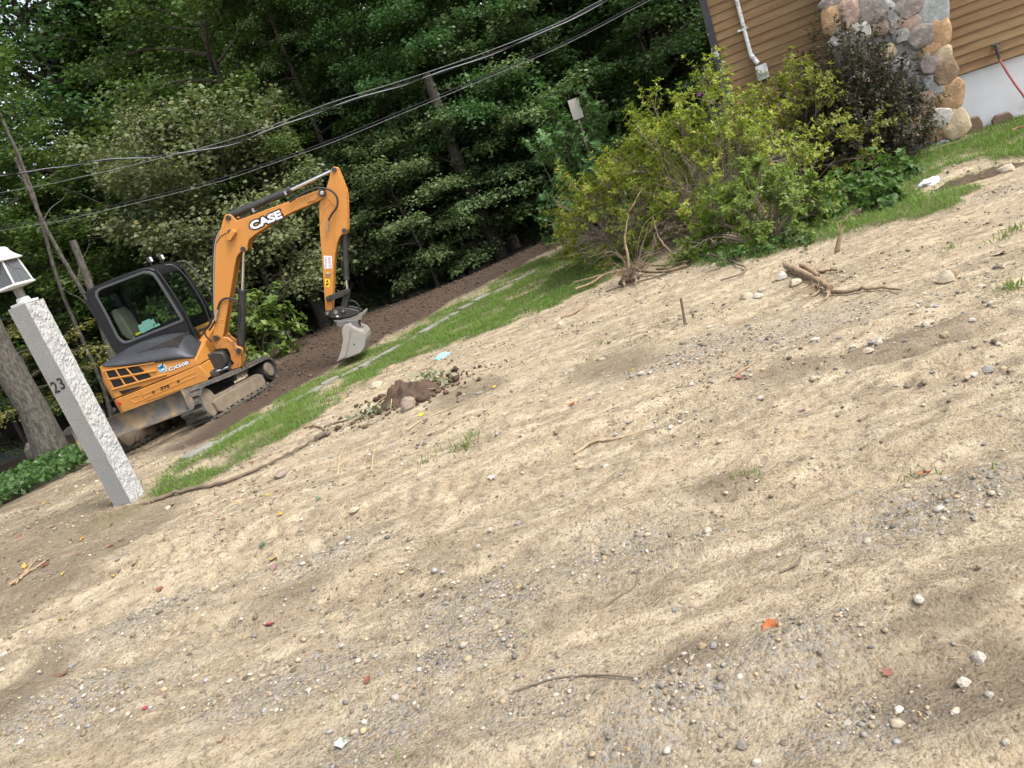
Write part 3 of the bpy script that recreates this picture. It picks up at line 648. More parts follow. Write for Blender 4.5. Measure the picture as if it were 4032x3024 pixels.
hose('hydraulic_hose', c1, [(910, 790), (890, 768), (850, 762), (820, 780), (806, 820), (795, 870), (775, 910), (760, 930)], LB + 0.16, 0.015, boom)
hose('hydraulic_hose', c1, [(907, 812), (885, 780), (850, 770)], LB + 0.10, 0.013, boom)
hose('hydraulic_hose', c1, [(1180, 258), (1250, 215), (1320, 188), (1365, 188), (1405, 205), (1430, 240), (1428, 285), (1400, 325), (1385, 355)], LB + 0.17, 0.016, boom, M_HOSE)
q = c1([(1385, 352), (1378, 412)], LB + 0.13); ft = MB().cyl(P3(q[0], LB + 0.15), P3(q[1], LB + 0.14), 0.018, 10).build('hose_fitting', M_SILV, boom)
hose('hose_elbow', c1, [(808, 822), (800, 850), (797, 880)], LB + 0.165, 0.020, boom, M_SILV)
hose('lamp_cable', c1, [(852, 420), (820, 440), (806, 462), (800, 470)], LB + 0.135, 0.005, boom)
# --- arm
ar = c1([(1398, 90), (1408, 75), (1425, 75), (1435, 90), (1455, 140), (1475, 190), (1482, 240), (1484, 330), (1484, 400), (1480, 425), (1455, 430), (1445, 440), (1430, 475), (1420, 530), (1412, 620), (1408, 740), (1403, 825), (1368, 828), (1362, 740), (1350, 560), (1338, 400), (1335, 270), (1350, 235), (1365, 205), (1385, 150)], LB + 0.09)
arm = slab('arm', ar, LB + 0.066, LB + 0.09, M_OR, ex, 0.008)
slab('arm_far_plate', ar, LB - 0.09, LB - 0.066, M_OR, arm, 0.008); slab('arm_box', inset(ar, 0.02), LB - 0.065, LB + 0.065, M_OR, arm, 0.004)
for pts in [[(1345, 370), (1362, 300), (1385, 275), (1405, 270)], [(1420, 510), (1415, 380), (1418, 320)], [(1378, 235), (1440, 300)], [(1428, 480), (1420, 520)]]:
    q = c1(pts, LB + 0.09); MB().tube([P3(p, LB + 0.09) for p in q], 0.006, 6).build('weld_seam', M_OR, arm)
for a_ in [(1415, 90), (1468, 408)]: q = c1([a_], LB + 0.1)[0]; pin(q, LB - 0.12, LB + 0.12, 0.036, arm)
stk = c1([(1360, 540), (1402, 541), (1404, 606), (1364, 608)], LB + 0.092); sk = slab('white_sticker', stk, LB + 0.089, LB + 0.0925, M_WHITE, arm, 0)
M_RDT = mat('sticker_red', (0.5, 0.03, 0.05), 0.5); M_PUR = mat('sticker_purple', (0.12, 0.05, 0.25), 0.5)
def vtext(s, c, a_, b_, w, m, par, l):
    q = c([a_, b_], l); return text('sticker_lettering', s, q[0], q[1], l, w, m, par, ext=0.001)
vtext('Automatic QH', c1, (1384, 546), (1386, 600), 0.045, M_RDT, sk, LB + 0.0930); vtext('See Safety Procedures', c1, (1366, 546), (1368, 602), 0.028, M_PUR, sk, LB + 0.0930)
q = c1([(1366, 660), (1390, 662), (1390, 704), (1368, 702)], LB + 0.092); ws = slab('warning_sticker', q, LB + 0.089, LB + 0.0925, M_YEL, arm, 0)
q = c1([(1370, 678), (1386, 679), (1378, 664)], LB + 0.093); slab('warning_triangle', q, LB + 0.0926, LB + 0.0935, M_BLKD, ws, 0)
q = c1([(1372, 685), (1384, 683), (1386, 690), (1376, 698), (1370, 694)], LB + 0.093); slab('warning_pictogram', q, LB + 0.0926, LB + 0.0935, M_BLKD, ws, 0)
q = c1([(1372, 632), (1396, 632), (1384, 648)], LB + 0.1); MB().cyl(P3(q[0], LB + 0.11), P3(q[1], LB + 0.11), 0.010, 8).cyl(P3(((q[0][0] + q[1][0]) / 2, q[0][1]), LB + 0.1), P3(q[2], LB + 0.1), 0.012, 8).build('lifting_eye', M_SILV, arm)
# --- hydraulic cylinders
def ram(nm, c, a_, b_, e_, rb, rr, l=LB):
    q = c([a_, b_, e_], l); p = [np.array(P3(x_, l)) for x_ in q]; d = nrm(p[1] - p[0])
    cy = MB().cyl(p[0], p[1], rb, 20).cyl(p[1] - d * 0.01, p[1] + d * 0.035, rb * 1.08, 20).build(nm, M_BK, ex, 35, 0.004)
    MB().cyl(p[1], p[2], rr, 16).build('rod', M_CHR, cy); MB().cyl(p[2] - np.array([0, 0.06, 0]), p[2] + np.array([0, 0.06, 0]), rr * 1.6, 14).build('rod_eye', M_BK, cy)
    return cy, p
cy1, p1 = ram('arm_cylinder', c1, (872, 330), (1180, 200), (1412, 92), 0.058, 0.026)
hose('cylinder_line', c1, [(905, 350), (985, 325), (1060, 275), (1110, 240), (1160, 220)], LB + 0.065, 0.010, cy1)
for a_ in [(993, 303), (1160, 212)]: q = c1([a_], LB + 0.06)[0]; MB().box(P3(q, LB + 0.06), 0.03, 0.04, 0.06).build('line_clamp', M_SILV, cy1)
cy2, p2 = ram('boom_cylinder', c1, (925, 1030), (935, 728), (941, 505), 0.062, 0.027)
hose('cylinder_line', c1, [(925, 790), (922, 850), (918, 905), (925, 935)], LB + 0.075, 0.010, cy2)
cy3, p3 = ram('bucket_cylinder', c1, (1468, 410), (1478, 655), (1484, 722), 0.046, 0.020)
hose('cylinder_line', c1, [(1448, 470), (1450, 560), (1458, 640)], LB + 0.03, 0.009, cy3)
# --- linkage, quick hitch, bucket
def bar(nm, c, a_, b_, l, w, th, m, par):
    q = c([a_, b_], l); p, q_ = np.array(q[0]), np.array(q[1]); d = nrm(q_ - p); nn = np.array([-d[1], d[0]]); pts = []
    for t in np.linspace(PI / 2, 3 * PI / 2, 7): pts.append(tuple(p + (d * math.cos(t) + nn * math.sin(t)) * w))
    for t in np.linspace(-PI / 2, PI / 2, 7): pts.append(tuple(q_ + (d * math.cos(t) + nn * math.sin(t)) * w))
    o = slab(nm, pts, l - th / 2, l + th / 2, m, par, 0.005)
    for e in (p, q_): MB().cyl(P3(e, l), P3(e, l + th / 2 + 0.03), w * 0.75, 14).cyl(P3(e, l), P3(e, l + th / 2 + 0.045), w * 0.4, 10).build('pin_head', M_BK, o)
    return o
for dl in (0.13, -0.13): bar('guide_link', c1, (1385, 765), (1480, 728), LB + dl, 0.046, 0.035, M_BK, ex)
bar('bucket_link', c1, (1482, 728), (1464, 824), LB + 0.02, 0.045, 0.12, M_BK, ex)
hp = c6([(210, 355), (225, 340), (390, 300), (470, 310), (560, 330), (590, 350), (570, 370), (470, 405), (380, 420), (300, 415), (230, 395), (212, 375)], LB + 0.13)
hi = slab('quick_hitch', hp, LB + 0.10, LB + 0.13, M_BK, ex, 0.008); slab('hitch_far_plate', hp, LB - 0.13, LB - 0.10, M_BK, hi, 0.008); slab('hitch_block', inset(hp, 0.03), LB - 0.10, LB + 0.10, M_BK, hi, 0)
M_HB = mat('hitch_worn_grey', (0.12, 0.115, 0.105), 0.6, (0.17, 0.16, 0.145), 9, dirt=(0.2, 0.15, 0.1), dscale=9, damt=(0.5, 0.7))
h2 = c6([(300, 440), (380, 435), (470, 415), (590, 375), (640, 330), (655, 345), (645, 375), (625, 390), (615, 430), (590, 440), (500, 445), (330, 462)], LB + 0.12)
slab('hitch_jaw', h2, LB - 0.12, LB + 0.12, M_HB, hi, 0.01)
for a_, r_ in [((245, 365), 0.040), ((412, 340), 0.036)]:
    q = c6([a_], LB + 0.14)[0]; pin(q, LB - 0.15, LB + 0.16, r_, hi); pin(q, LB + 0.15, LB + 0.175, r_ * 0.5, hi, 'pin_bolt', M_HB)
q = c6([(332, 352)], LB + 0.14)[0]; MB().cyl(P3(q, LB + 0.12), P3(q, LB + 0.134), 0.034, 16).build('maker_plate', M_HB, hi)
q = c6([(330, 392), (352, 386), (370, 396), (350, 406)], LB + 0.135); slab('paint_chip', q, LB + 0.129, LB + 0.132, M_WHITE, hi, 0)
hose('hitch_hose', c6, [(440, 262), (480, 235), (520, 232), (560, 260), (580, 295), (575, 325)], LB, 0.014, hi)
M_EAR = mat('bucket_ear_grey', (0.09, 0.092, 0.095), 0.55, (0.13, 0.13, 0.13), 7, dirt=(0.16, 0.13, 0.1), dscale=8, damt=(0.55, 0.75))
BW = 0.30
sd = c6([(400, 530), (430, 485), (465, 478), (495, 510), (560, 545), (610, 560), (640, 600), (650, 650), (640, 720), (612, 768), (580, 792), (450, 842), (345, 880), (360, 850), (395, 740), (410, 640), (400, 560)], LB + BW)
bu = slab('bucket', sd, LB + BW - 0.025, LB + BW, M_STEEL, ex, 0.008)
slab('bucket_far_side', sd, LB - BW, LB - BW + 0.025, M_STEEL, bu, 0.008)
lp = c6([(400, 530), (430, 485), (465, 478), (495, 510), (490, 580), (470, 680), (440, 830), (345, 880), (360, 850), (395, 740), (410, 640), (400, 560)], LB + BW + 0.012)
slab('side_cutter', lp, LB + BW, LB + BW + 0.022, M_STEEL, bu, 0.006)
sh = c6([(465, 478), (495, 510), (560, 545), (610, 560), (640, 600), (650, 650), (640, 720), (612, 768), (580, 792), (450, 842), (345, 880)], LB + BW); V = []; n = len(sh)
shell = MB()
for (p, q_) in zip(sh[:-1], sh[1:]):
    d = nrm(np.array(q_) - np.array(p)); nn = np.array([-d[1], d[0]]) * 0.012
    shell.prism([p, q_, tuple(np.array(q_) - nn), tuple(np.array(p) - nn)], -(LB + BW - 0.002), -(LB - BW + 0.002))
shell.build('bucket_shell', M_STEEL, bu)
er_ = c6([(340, 465), (350, 450), (440, 440), (545, 433), (570, 445), (580, 540), (600, 575), (490, 560), (400, 515), (345, 500)], LB + 0.13)
for dl in (0.12, -0.12): slab('bucket_ear', er_, LB + dl - 0.015, LB + dl + 0.015, M_EAR, bu, 0.008)
q = c6([(530, 697)], LB + BW)[0]; MB().cyl(P3(q, LB + BW - 0.01), P3(q, LB + BW + 0.003), 0.013, 12).build('drain_hole', M_VOID, bu)
# --- undercarriage, in the frame of the tracks
UO = np.array([-5.02, 12.25, EO[2]]) - EO; UX, UY = float(UO @ EH), float(-(UO @ ER))
PHI = math.atan2(float(-(nrm(_t - EV * (_t @ EV)) @ ER)), float(nrm(_t - EV * (_t @ EV)) @ EH))
def under(o): o.location = (UX, UY, -0.02); o.rotation_euler = (0, 0.035, PHI); return o
RW, RF, LH = 0.265, 0.225, 0.94
def loop(off, n=14):
    pts = []
    for i in range(n + 1):
        t = PI / 2 + PI * i / n; pts.append((-LH + (RW + off) * math.cos(t), RW + 0.03 + (RW + off) * math.sin(t)))
    for i in range(1, 14): pts.append((-LH + 2 * LH * i / 14, 0.03 - off))
    for i in range(n + 1):
        t = -PI / 2 + PI * i / n; pts.append((LH + (RF + off) * math.cos(t), RF + 0.03 + (RF + off) * math.sin(t)))
    for i in range(1, 14):
        s = i / 14; pts.append((LH - 2 * LH * s, (0.03 + 2 * RF + off) * (1 - s) + (0.03 + 2 * RW + off) * s - 0.018 * math.sin(PI * s)))
    return pts
lug_me = None
def track(sgn):
    yc = -sgn * 0.79; A = loop(0.0); B = loop(-0.028); n = len(A); V = []; f = []
    for y0 in (yc - 0.2, yc + 0.2): V += [(p[0], y0, p[1]) for p in A] + [(p[0], y0, p[1]) for p in B]
    for i in range(n):
        j = (i + 1) % n
        f += [(i, j, 2 * n + j, 2 * n + i), (n + i, 3 * n + i, 3 * n + j, n + j), (i, n + i, n + j, j), (2 * n + i, 2 * n + j, 3 * n + j, 3 * n + i)]
    tr = under(MB().add(V, f).build('track_belt', M_RUB, ex, 40))
    # lugs, evenly spaced along the loop
    P = np.array(A + [A[0]]); d = np.linalg.norm(np.diff(P, axis=0), axis=1); s = np.concatenate([[0], np.cumsum(d)]); tot = s[-1]; N = 46
    global lug_me
    if lug_me is None:
        lug_me = mesh('lug', *[MB().add([(-.034, -.2, 0), (.034, -.2, 0), (.034, .2, 0), (-.034, .2, 0), (-.016, -.19, .034), (.022, -.19, .034), (.012, .0, .038), (.022, .19, .034), (-.016, .19, .034), (-.026, 0, .038)],
               [(0, 1, 5, 4), (1, 2, 7, 6, 5), (2, 3, 8, 7), (3, 0, 4, 9, 8), (4, 5, 6, 9), (9, 6, 7, 8)]).__dict__[k_] for k_ in ('v', 'f')]); lug_me.materials.append(M_RUB)
    for i in range(N):
        q = i / N * tot; x_ = np.interp(q, s, P[:, 0]); z_ = np.interp(q, s, P[:, 1]); x2 = np.interp((q + .03) % tot, s, P[:, 0]); z2 = np.interp((q + .03) % tot, s, P[:, 1])
        ang = math.atan2(z2 - z_, x2 - x_); o = bpy.data.objects.new('track_lug', lug_me); COL.objects.link(o); o.parent = tr
        o.matrix_local = Matrix.Translation((x_, yc, z_)) @ Matrix.Rotation(PI - ang, 4, 'Y') @ Matrix.Rotation(PI, 4, 'Z')
        o.matrix_local = Matrix(((math.cos(ang), 0, math.sin(ang), x_), (0, 1, 0, yc), (math.sin(ang), 0, -math.cos(ang), z_), (0, 0, 0, 1)))
    fr_ = under(MB().prism([(-0.93, 0.10), (-0.80, 0.07), (0.62, 0.07), (0.70, 0.10), (0.72, 0.28), (0.60, 0.31), (-0.70, 0.33), (-0.93, 0.32)], yc - 0.10, yc + 0.13 if sgn < 0 else yc + 0.1).build('track_frame', M_MUD, ex, bevel=0.02))
    ys = yc - 0.17 if sgn > 0 else yc + 0.17
    fp = under(MB().prism([(-0.86, 0.10), (-0.80, 0.075), (0.60, 0.075), (0.66, 0.12), (0.66, 0.255), (0.60, 0.275), (-0.80, 0.285), (-0.88, 0.26)], min(ys, yc - .1 * sgn), max(ys, yc - .1 * sgn)).build('frame_cover', M_MUD, ex, bevel=0.012))
    for i in range(5):
        x_ = -0.72 + i * 0.32; under(MB().cyl((x_, yc - 0.165, 0.095), (x_, yc + 0.165, 0.095), 0.062, 16).build('track_roller', M_MUD, ex))
        under(MB().box((x_ + .1, ys - 0.01 * sgn, 0.085), 0.05, 0.02, 0.04).build('roller_bolt', M_MUD, ex))
    under(MB().cyl((LH, yc - 0.15, 0.03 + RF), (LH, yc + 0.15, 0.03 + RF), RF - 0.06, 24).build('drive_sprocket', M_BK, ex))
    under(MB().cyl((LH - 0.02, yc - 0.19, 0.05 + RF), (LH - 0.02, yc + 0.19, 0.05 + RF), 0.125, 24).build('final_drive_cover', M_MUD, ex, bevel=0.012))
    under(MB().cyl((-LH, yc - 0.12, 0.03 + RW), (-LH, yc + 0.12, 0.03 + RW), RW - 0.035, 24).build('idler_wheel', M_MUD, ex, bevel=0.01))
    under(MB().cyl((0.0, yc - 0.1, 0.42), (0.0, yc + 0.1, 0.42), 0.05, 12).build('carrier_roller', M_BK, ex))
for s_ in (1, -1): track(s_)
under(MB().box((0, 0, 0.36), 0.9, 1.1, 0.2).cyl((0, 0, 0.4), (0, 0, 0.56), 0.42, 28).build('undercarriage_frame', M_BK, ex, bevel=0.02))
# dozer blade: curved plate carried on two arms
pr = [(-1.44 + 0.055 * math.cos(t) - 0.02, 0.33 + 0.155 * (1 + math.sin(t))) for t in np.linspace(-PI / 2, PI / 2, 9)]
pr = [(p[0] - 0.05 * ((i - 4) / 4) ** 2, p[1]) for i, p in enumerate(pr)]; bl = MB()
bl.prism(pr + [(p[0] + 0.03, p[1]) for p in pr[::-1]], -1.0, 1.0)
bl = under(bl.build('dozer_blade', M_BLADE, ex, 40, 0.004))
for y0 in (-1.004, 0.99): MB().prism([(-1.52, 0.33), (-1.50, 0.645), (-1.44, 0.65), (-1.36, 0.57), (-1.36, 0.38), (-1.44, 0.33)], y0, y0 + 0.014).build('end_plate', M_BLADE, bl)
MB().box((-1.46, 0, 0.335), 0.10, 1.97, 0.025).build('cutting_edge', M_BLADE, bl)
for y0 in (-0.36, 0.36): MB().prism([(-1.42, 0.38), (-1.40, 0.56), (-0.4, 0.42), (-0.4, 0.28)], y0 - 0.05, y0 + 0.05).build('blade_arm', M_BLADE, bl)
MB().cyl((-1.38, 0, 0.56), (-0.45, 0, 0.42), 0.05, 14).build('blade_cylinder', M_BK, bl)
# ------------------------------------------------------------------ HOUSE
WB = math.radians(116.5); HX = np.array([math.sin(WB), math.cos(WB), 0]); HN = np.array([-HX[1] * -1, 0, 0]); HI = np.array([-HX[1], HX[0], 0])  # HX right along wall, HI into the house
HO = gp(3815 / K, 525 / K); HO[2] = 0.0
house = empty('house', mat4=Matrix(((HX[0], HI[0], 0, HO[0]), (HX[1], HI[1], 0, HO[1]), (0, 0, 1, HO[2]), (0, 0, 0, 1))))
tag(house, 'brown clapboard house with a white foundation and a fieldstone chimney', 'house')
def wp(x, y, d=0.0):
    """photo pixel -> (s, h) on the wall plane, d metres in front of the wall"""
    v = ray(x, y); p0 = HO - HI * d; t = ((p0 - CAM) @ HI) / (v @ HI); p = CAM + v * t - HO
    return float(p @ HX), float(p[2])
s_n = NT('brown_siding')
sm = s_n.mapped((1.2, 9, 9)); big = s_n.noise(1.6, 7, 0.62, sm)
scol = s_n.mix(s_n.ramp(s_n.noise(3, 4, 0.6, sm), [(0.3, 0.0), (0.7, 1.0)]), (0.230, 0.140, 0.072), (0.190, 0.114, 0.060))
scol = s_n.mix(s_n.ramp(big, [(0.42, 0.0), (0.60, 0.55)]), scol, (0.31, 0.228, 0.118))
oi = s_n.n('ShaderNodeObjectInfo'); scol = s_n.mix(s_n.math('MULTIPLY', oi.outputs['Random'], 0.35), scol, (0.165, 0.097, 0.05))
s_n.base(scol); s_n.set(Roughness=0.8, Specular_IOR_Level=0.25); s_n.bump(s_n.noise(40, 5, 0.6, s_n.mapped((1, 14, 14))), 0.25, 0.006); M_SID = s_n.m
M_FND = mat('white_foundation_paint', (0.62, 0.64, 0.67), 0.85, (0.56, 0.58, 0.61), 3.0, dirt=(0.32, 0.26, 0.17), dscale=2.4, damt=(0.60, 0.85), bump=0.2, bscale=50)
M_FGR = mat('bare_concrete', (0.25, 0.242, 0.235), 0.9, (0.19, 0.183, 0.176), 3.0, bump=0.25, bscale=40)
M_TRIM = mat('peeling_black_trim', (0.020, 0.024, 0.030), 0.55, (0.03, 0.034, 0.04), 5, dirt=(0.62, 0.62, 0.60), dscale=7, damt=(0.60, 0.64))
M_PIPE = mat('peeling_white_pipe', (0.68, 0.69, 0.70), 0.6, (0.6, 0.6, 0.6), 8, dirt=(0.22, 0.22, 0.22), dscale=14, damt=(0.55, 0.6))
M_MORT = mat('chimney_mortar', (0.24, 0.236, 0.228), 0.95, (0.18, 0.176, 0.168), 6, bump=0.6, bscale=60)
M_ROOF = mat('asphalt_shingles', (0.06, 0.058, 0.055), 0.9, (0.09, 0.085, 0.08), 12, bump=0.4, bscale=70)
M_GLW = mat('window_glass_dark', (0.02, 0.025, 0.03), 0.08, (0.025, 0.03, 0.035))
sL = wp(2800, 140)[0]; hB = wp(3764, 299)[1]; hs_ = [wp(3700 + .336 * x, .336 * y)[1] for x, y in [(190, 890), (155, 790), (130, 690), (118, 575), (110, 460), (85, 357), (60, 250), (45, 143)]]
EXP = (hs_[-1] - hs_[0]) / 7.0
sCL, sCR = wp(3262, 130, 0.4)[0], wp(3735, 200, 0.4)[0]
print('HOUSE', 'HO', HO, 'sL', sL, 'hB', hB, 'exp', EXP, 'chim', sCL, sCR)
NB = int(math.ceil((5.0 - hB) / EXP)); s_end = 3.6
def board(s0, s1, h):
    """one lap board, thick lower edge, leaning back at the top"""
    v = [(s0, -0.030, h), (s1, -0.030, h), (s1, -0.010, h + EXP + 0.02), (s0, -0.010, h + EXP + 0.02), (s0, 0.0, h), (s1, 0.0, h), (s1, 0.0, h + EXP + 0.02), (s0, 0.0, h + EXP + 0.02)]
    return MB().add(v, [(0, 1, 2, 3), (5, 4, 7, 6), (1, 0, 4, 5), (0, 3, 7, 4), (2, 1, 5, 6), (3, 2, 6, 7)]).build('siding_board', M_SID, house, None)
for i in range(NB):
    h = hB + i * EXP
    board(sL + 0.06, sCL - 0.005, h); board(sCR + 0.005, s_end, h)
HT = hB + NB * EXP
MB().box(((sL + s_end) / 2, 3.0, (HT + hB) / 2), s_end - sL - 0.1, 5.98, HT - hB).build('house_core', M_SID, house)
MB().box(((sCR + s_end) / 2 - 0.1, 0.24, (hB - 0.5) / 2 - 0.01), s_end - sCR + 0.2 - 0.02, 0.42, hB + 0.5).build('foundation', M_FND, house, bevel=0.01)
MB().box(((sL + sCR) / 2, 0.26, (hB - 0.8) / 2 - 0.012), sCR - sL - 0.35, 0.42, hB + 0.8).build('shaded_foundation', M_FGR, house, bevel=0.01)
MB().prism([(sL - 0.045, hB - 0.03), (sL + 0.065, hB - 0.03), (sL + 0.065, HT), (sL - 0.045, HT)], -0.055, -0.012).build('corner_board', M_TRIM, house, bevel=0.004)
MB().prism([(sL - 0.05, hB - 0.03), (sL - 0.02, hB - 0.03), (sL - 0.02, HT), (sL - 0.05, HT)], -0.010, 0.11).build('corner_board', M_TRIM, house, bevel=0.004)
for i in range(NB): MB().box((sL - 0.012, 3.0, hB + (i + 0.5) * EXP), 0.03, 5.7, EXP - 0.006).build('side_siding_board', M_SID, house)
rz = HT
MB().add([(sL - 0.4, -0.5, rz + 0.05), (s_end + .3, -0.5, rz + 0.05), (s_end + .3, 3, rz + 1.6), (sL - 0.4, 3, rz + 1.6), (sL - 0.4, 6.5, rz + .05), (s_end + .3, 6.5, rz + .05), (sL - 0.4, -0.5, rz), (s_end + .3, -0.5, rz), (s_end + .3, 6.5, rz), (sL - 0.4, 6.5, rz)],
        [(0, 1, 2, 3), (3, 2, 5, 4), (6, 9, 8, 7), (0, 6, 7, 1), (4, 5, 8, 9), (1, 7, 8, 5, 2), (0, 3, 4, 9, 6)]).build('roof', M_ROOF, house)
# conduit with strap and meter box
pa, pb = wp(2901, 0, 0.05), wp(2957, 217, 0.05); dd = (pb[0] - pa[0]) / (pb[1] - pa[1])
cnd = MB().cyl((pa[0] + dd * 1.2, -0.065, pa[1] + 1.2), (pb[0], -0.065, pb[1]), 0.030, 12).build('conduit', M_PIPE, house)
q = wp(2925, 116, 0.05); MB().box((q[0], -0.07, q[1]), 0.16, 0.05, 0.03).build('pipe_strap', M_PIPE, cnd)
M_BOX = mat('meter_box_grey', (0.42, 0.47, 0.47), 0.5, (0.36, 0.4, 0.4), 6, dirt=(0.7, 0.72, 0.72), dscale=9, damt=(0.5, 0.6))
q = wp(2985, 262, 0.08); mb = MB().box((q[0] + 0.04, -0.10, q[1] - 0.10), 0.17, 0.10, 0.22).build('meter_box', M_BOX, house, bevel=0.012)
MB().cyl((q[0] + 0.04, -0.17, q[1] - 0.06), (q[0] + 0.04, -0.235, q[1] - 0.06), 0.055, 20).build('meter_dial', M_PIPE, mb); MB().cyl((pb[0], -0.065, pb[1]), (q[0] + 0.01, -0.09, q[1] + 0.04), 0.036, 12).build('conduit_elbow', M_PIPE, mb)
# chimney: mortar block, one stone at a time
CDp = 0.42
re = [wp(3180 + .6513 * x, .6513 * y, CDp) for x, y in [(812, -60), (818, 0), (842, 180), (858, 330), (886, 470), (918, 590), (934, 700), (940, 840), (945, 900)]]
le = [wp(3180 + .6513 * x, .6513 * y, CDp) for x, y in [(75, -60), (90, 20), (112, 190), (128, 230)]]
ls = (le[-1][0] - le[0][0]) / (le[-1][1] - le[0][1]); lb = (le[-1][0] + ls * (-0.5 - le[-1][1]), -0.5); lt = (le[0][0] + ls * 1.2, 6.4)
cpoly = [(p[0] - 0.03, p[1]) for p in re] + [(re[-1][0] - 0.02, -0.5), (lb[0] + 0.03, -0.5), (le[0][0] + 0.03, le[0][1]), (lt[0] + 0.1, 6.4), (re[0][0] - 0.1, 6.4)]
chim = MB().prism(cpoly, -CDp, 0.02).build('chimney', M_MORT, house, 40, 0.01)
SC_ = {'tan': (0.42, 0.27, 0.15), 'pink': (0.37, 0.27, 0.215), 'mauve': (0.27, 0.235, 0.215), 'grey': (0.30, 0.30, 0.29), 'blue': (0.33, 0.355, 0.35), 'white': (0.56, 0.53, 0.48), 'cream': (0.52, 0.42, 0.28), 'brown': (0.24, 0.17, 0.105), 'rust': (0.36, 0.20, 0.09), 'dark': (0.12, 0.12, 0.115)}
SM = {}
for k_, c_ in SC_.items():
    c_ = tuple(v * 1.0 for v in c_); SM[k_] = mat('fieldstone_' + k_, c_, 0.88, tuple(x * 0.62 for x in c_), 6.0, dirt=tuple(min(1, x * 1.35) for x in c_), dscale=11, damt=(0.52, 0.68), bump=1.0, bscale=30)
STN = [(135, 15, 112, 56, 0, 'mauve'), (145, 125, 92, 172, 5, 'tan'), (248, 82, 108, 156, 0, 'pink'), (385, 66, 148, 150, 0, 'mauve'), (503, 66, 72, 158, -25, 'grey'), (618, 35, 140, 102, -15, 'mauve'), (750, 70, 140, 162, 8, 'blue'), (806, 205, 100, 152, 8, 'tan'),
       (685, 216, 128, 122, 0, 'mauve'), (612, 130, 104, 112, -30, 'pink'), (322, 180, 92, 112, 10, 'white'), (205, 226, 140, 60, -12, 'white'), (738, 302, 112, 62, -18, 'tan'), (822, 325, 82, 80, 0, 'cream'), (745, 380, 104, 112, -15, 'mauve'), (836, 432, 106, 126, 10, 'brown'),
       (776, 512, 112, 118, 10, 'blue'), (858, 582, 132, 156, 8, 'tan'), (712, 600, 110, 84, -10, 'pink'), (810, 712, 100, 108, 30, 'white'), (892, 748, 120, 156, -8, 'cream'), (750, 808, 112, 108, 30, 'rust'), (640, 775, 92, 104, 0, 'rust'), (690, 868, 140, 124, 20, 'dark'),
       (440, 165, 88, 78, 0, 'pink'), (475, 5, 60, 26, 0, 'grey'), (815, 872, 70, 36, 0, 'blue'), (565, 215, 80, 70, 0, 'grey'), (275, 260, 80, 60, 0, 'grey'), (705, 690, 120, 84, -25, 'pink'), (520, 168, 50, 60, 0, 'mauve'), (180, 185, 40, 50, 0, 'grey')]
rs = random.Random(5)
def stone_dome(cx, cz, w, h, rot, bulge, seed):
    r = random.Random(seed); n = 12; ang = [2 * PI * i / n for i in range(n)]; rad = [1.0 + r.uniform(-0.13, 0.10) for _ in ang]
    ex_ = r.uniform(2.6, 4.0); V = []; f = []
    def pt(t, sc, rr):
        c, s = math.cos(t), math.sin(t); den = (abs(c) ** ex_ + abs(s) ** ex_) ** (1 / ex_); x_, z_ = w / 2 * c / den * sc * rr, h / 2 * s / den * sc * rr
        return cx + x_ * math.cos(rot) - z_ * math.sin(rot), cz + x_ * math.sin(rot) + z_ * math.cos(rot)
    for sc, dp in ((1.0, -0.02), (0.96, 0.55), (0.82, 0.9), (0.50, 1.0)):
        for t, rr in zip(ang, rad): x_, z_ = pt(t, sc, rr); V.append((x_, -CDp - bulge * (dp + (r.uniform(-0.24, 0.20) if dp > .3 else 0)), z_))
    V.append((cx, -CDp - bulge * 1.03, cz))
    for i in range(3):
        for j in range(n): k2 = (j + 1) % n; f.append((i * n + j, i * n + k2, (i + 1) * n + k2, (i + 1) * n + j))
    for j in range(n): f.append((3 * n + j, 3 * n + (j + 1) % n, 4 * n))
    return MB().add(V, f)
placed = []
for i, (x_, y_, w_, h_, r_, c_) in enumerate(STN):
    cx, cz = wp(3180 + .6513 * x_, .6513 * y_, CDp + 0.03); k_ = 0.6513 * (np.linalg.norm(HO) / F) * 1.01
    stone_dome(cx, cz, w_ * k_ * 1.0, h_ * k_ * 0.98, math.radians(20 - r_ - 20), rs.uniform(0.035, 0.06), i).build('chimney_stone', SM[c_], chim, 40); placed.append((cx, cz, max(w_, h_) * k_ / 2))
for _ in range(900):
    hz = rs.uniform(-0.1, 3.2); x0 = np.interp(hz, [-0.5, le[0][1], 6.4], [lb[0], le[0][0], lt[0]]); x1 = np.interp(hz, sorted([p[1] for p in re]) + [6.4], [p[0] for p in sorted(re, key=lambda p: p[1])] + [re[0][0] - .1])
    cx = rs.uniform(x0 + 0.1, x1 - 0.1); r_ = rs.uniform(0.10, 0.17)
    if all((cx - a) ** 2 + (hz - b) ** 2 > (0.88 * (r_ + c)) ** 2 for a, b, c in placed):
        stone_dome(cx, hz, 2 * r_, 2 * r_ * rs.uniform(.8, 1.0), rs.uniform(-.5, .5), rs.uniform(0.03, 0.055), rs.random()).build('chimney_stone', SM[rs.choice(list(SC_))], chim, 65); placed.append((cx, hz, r_))
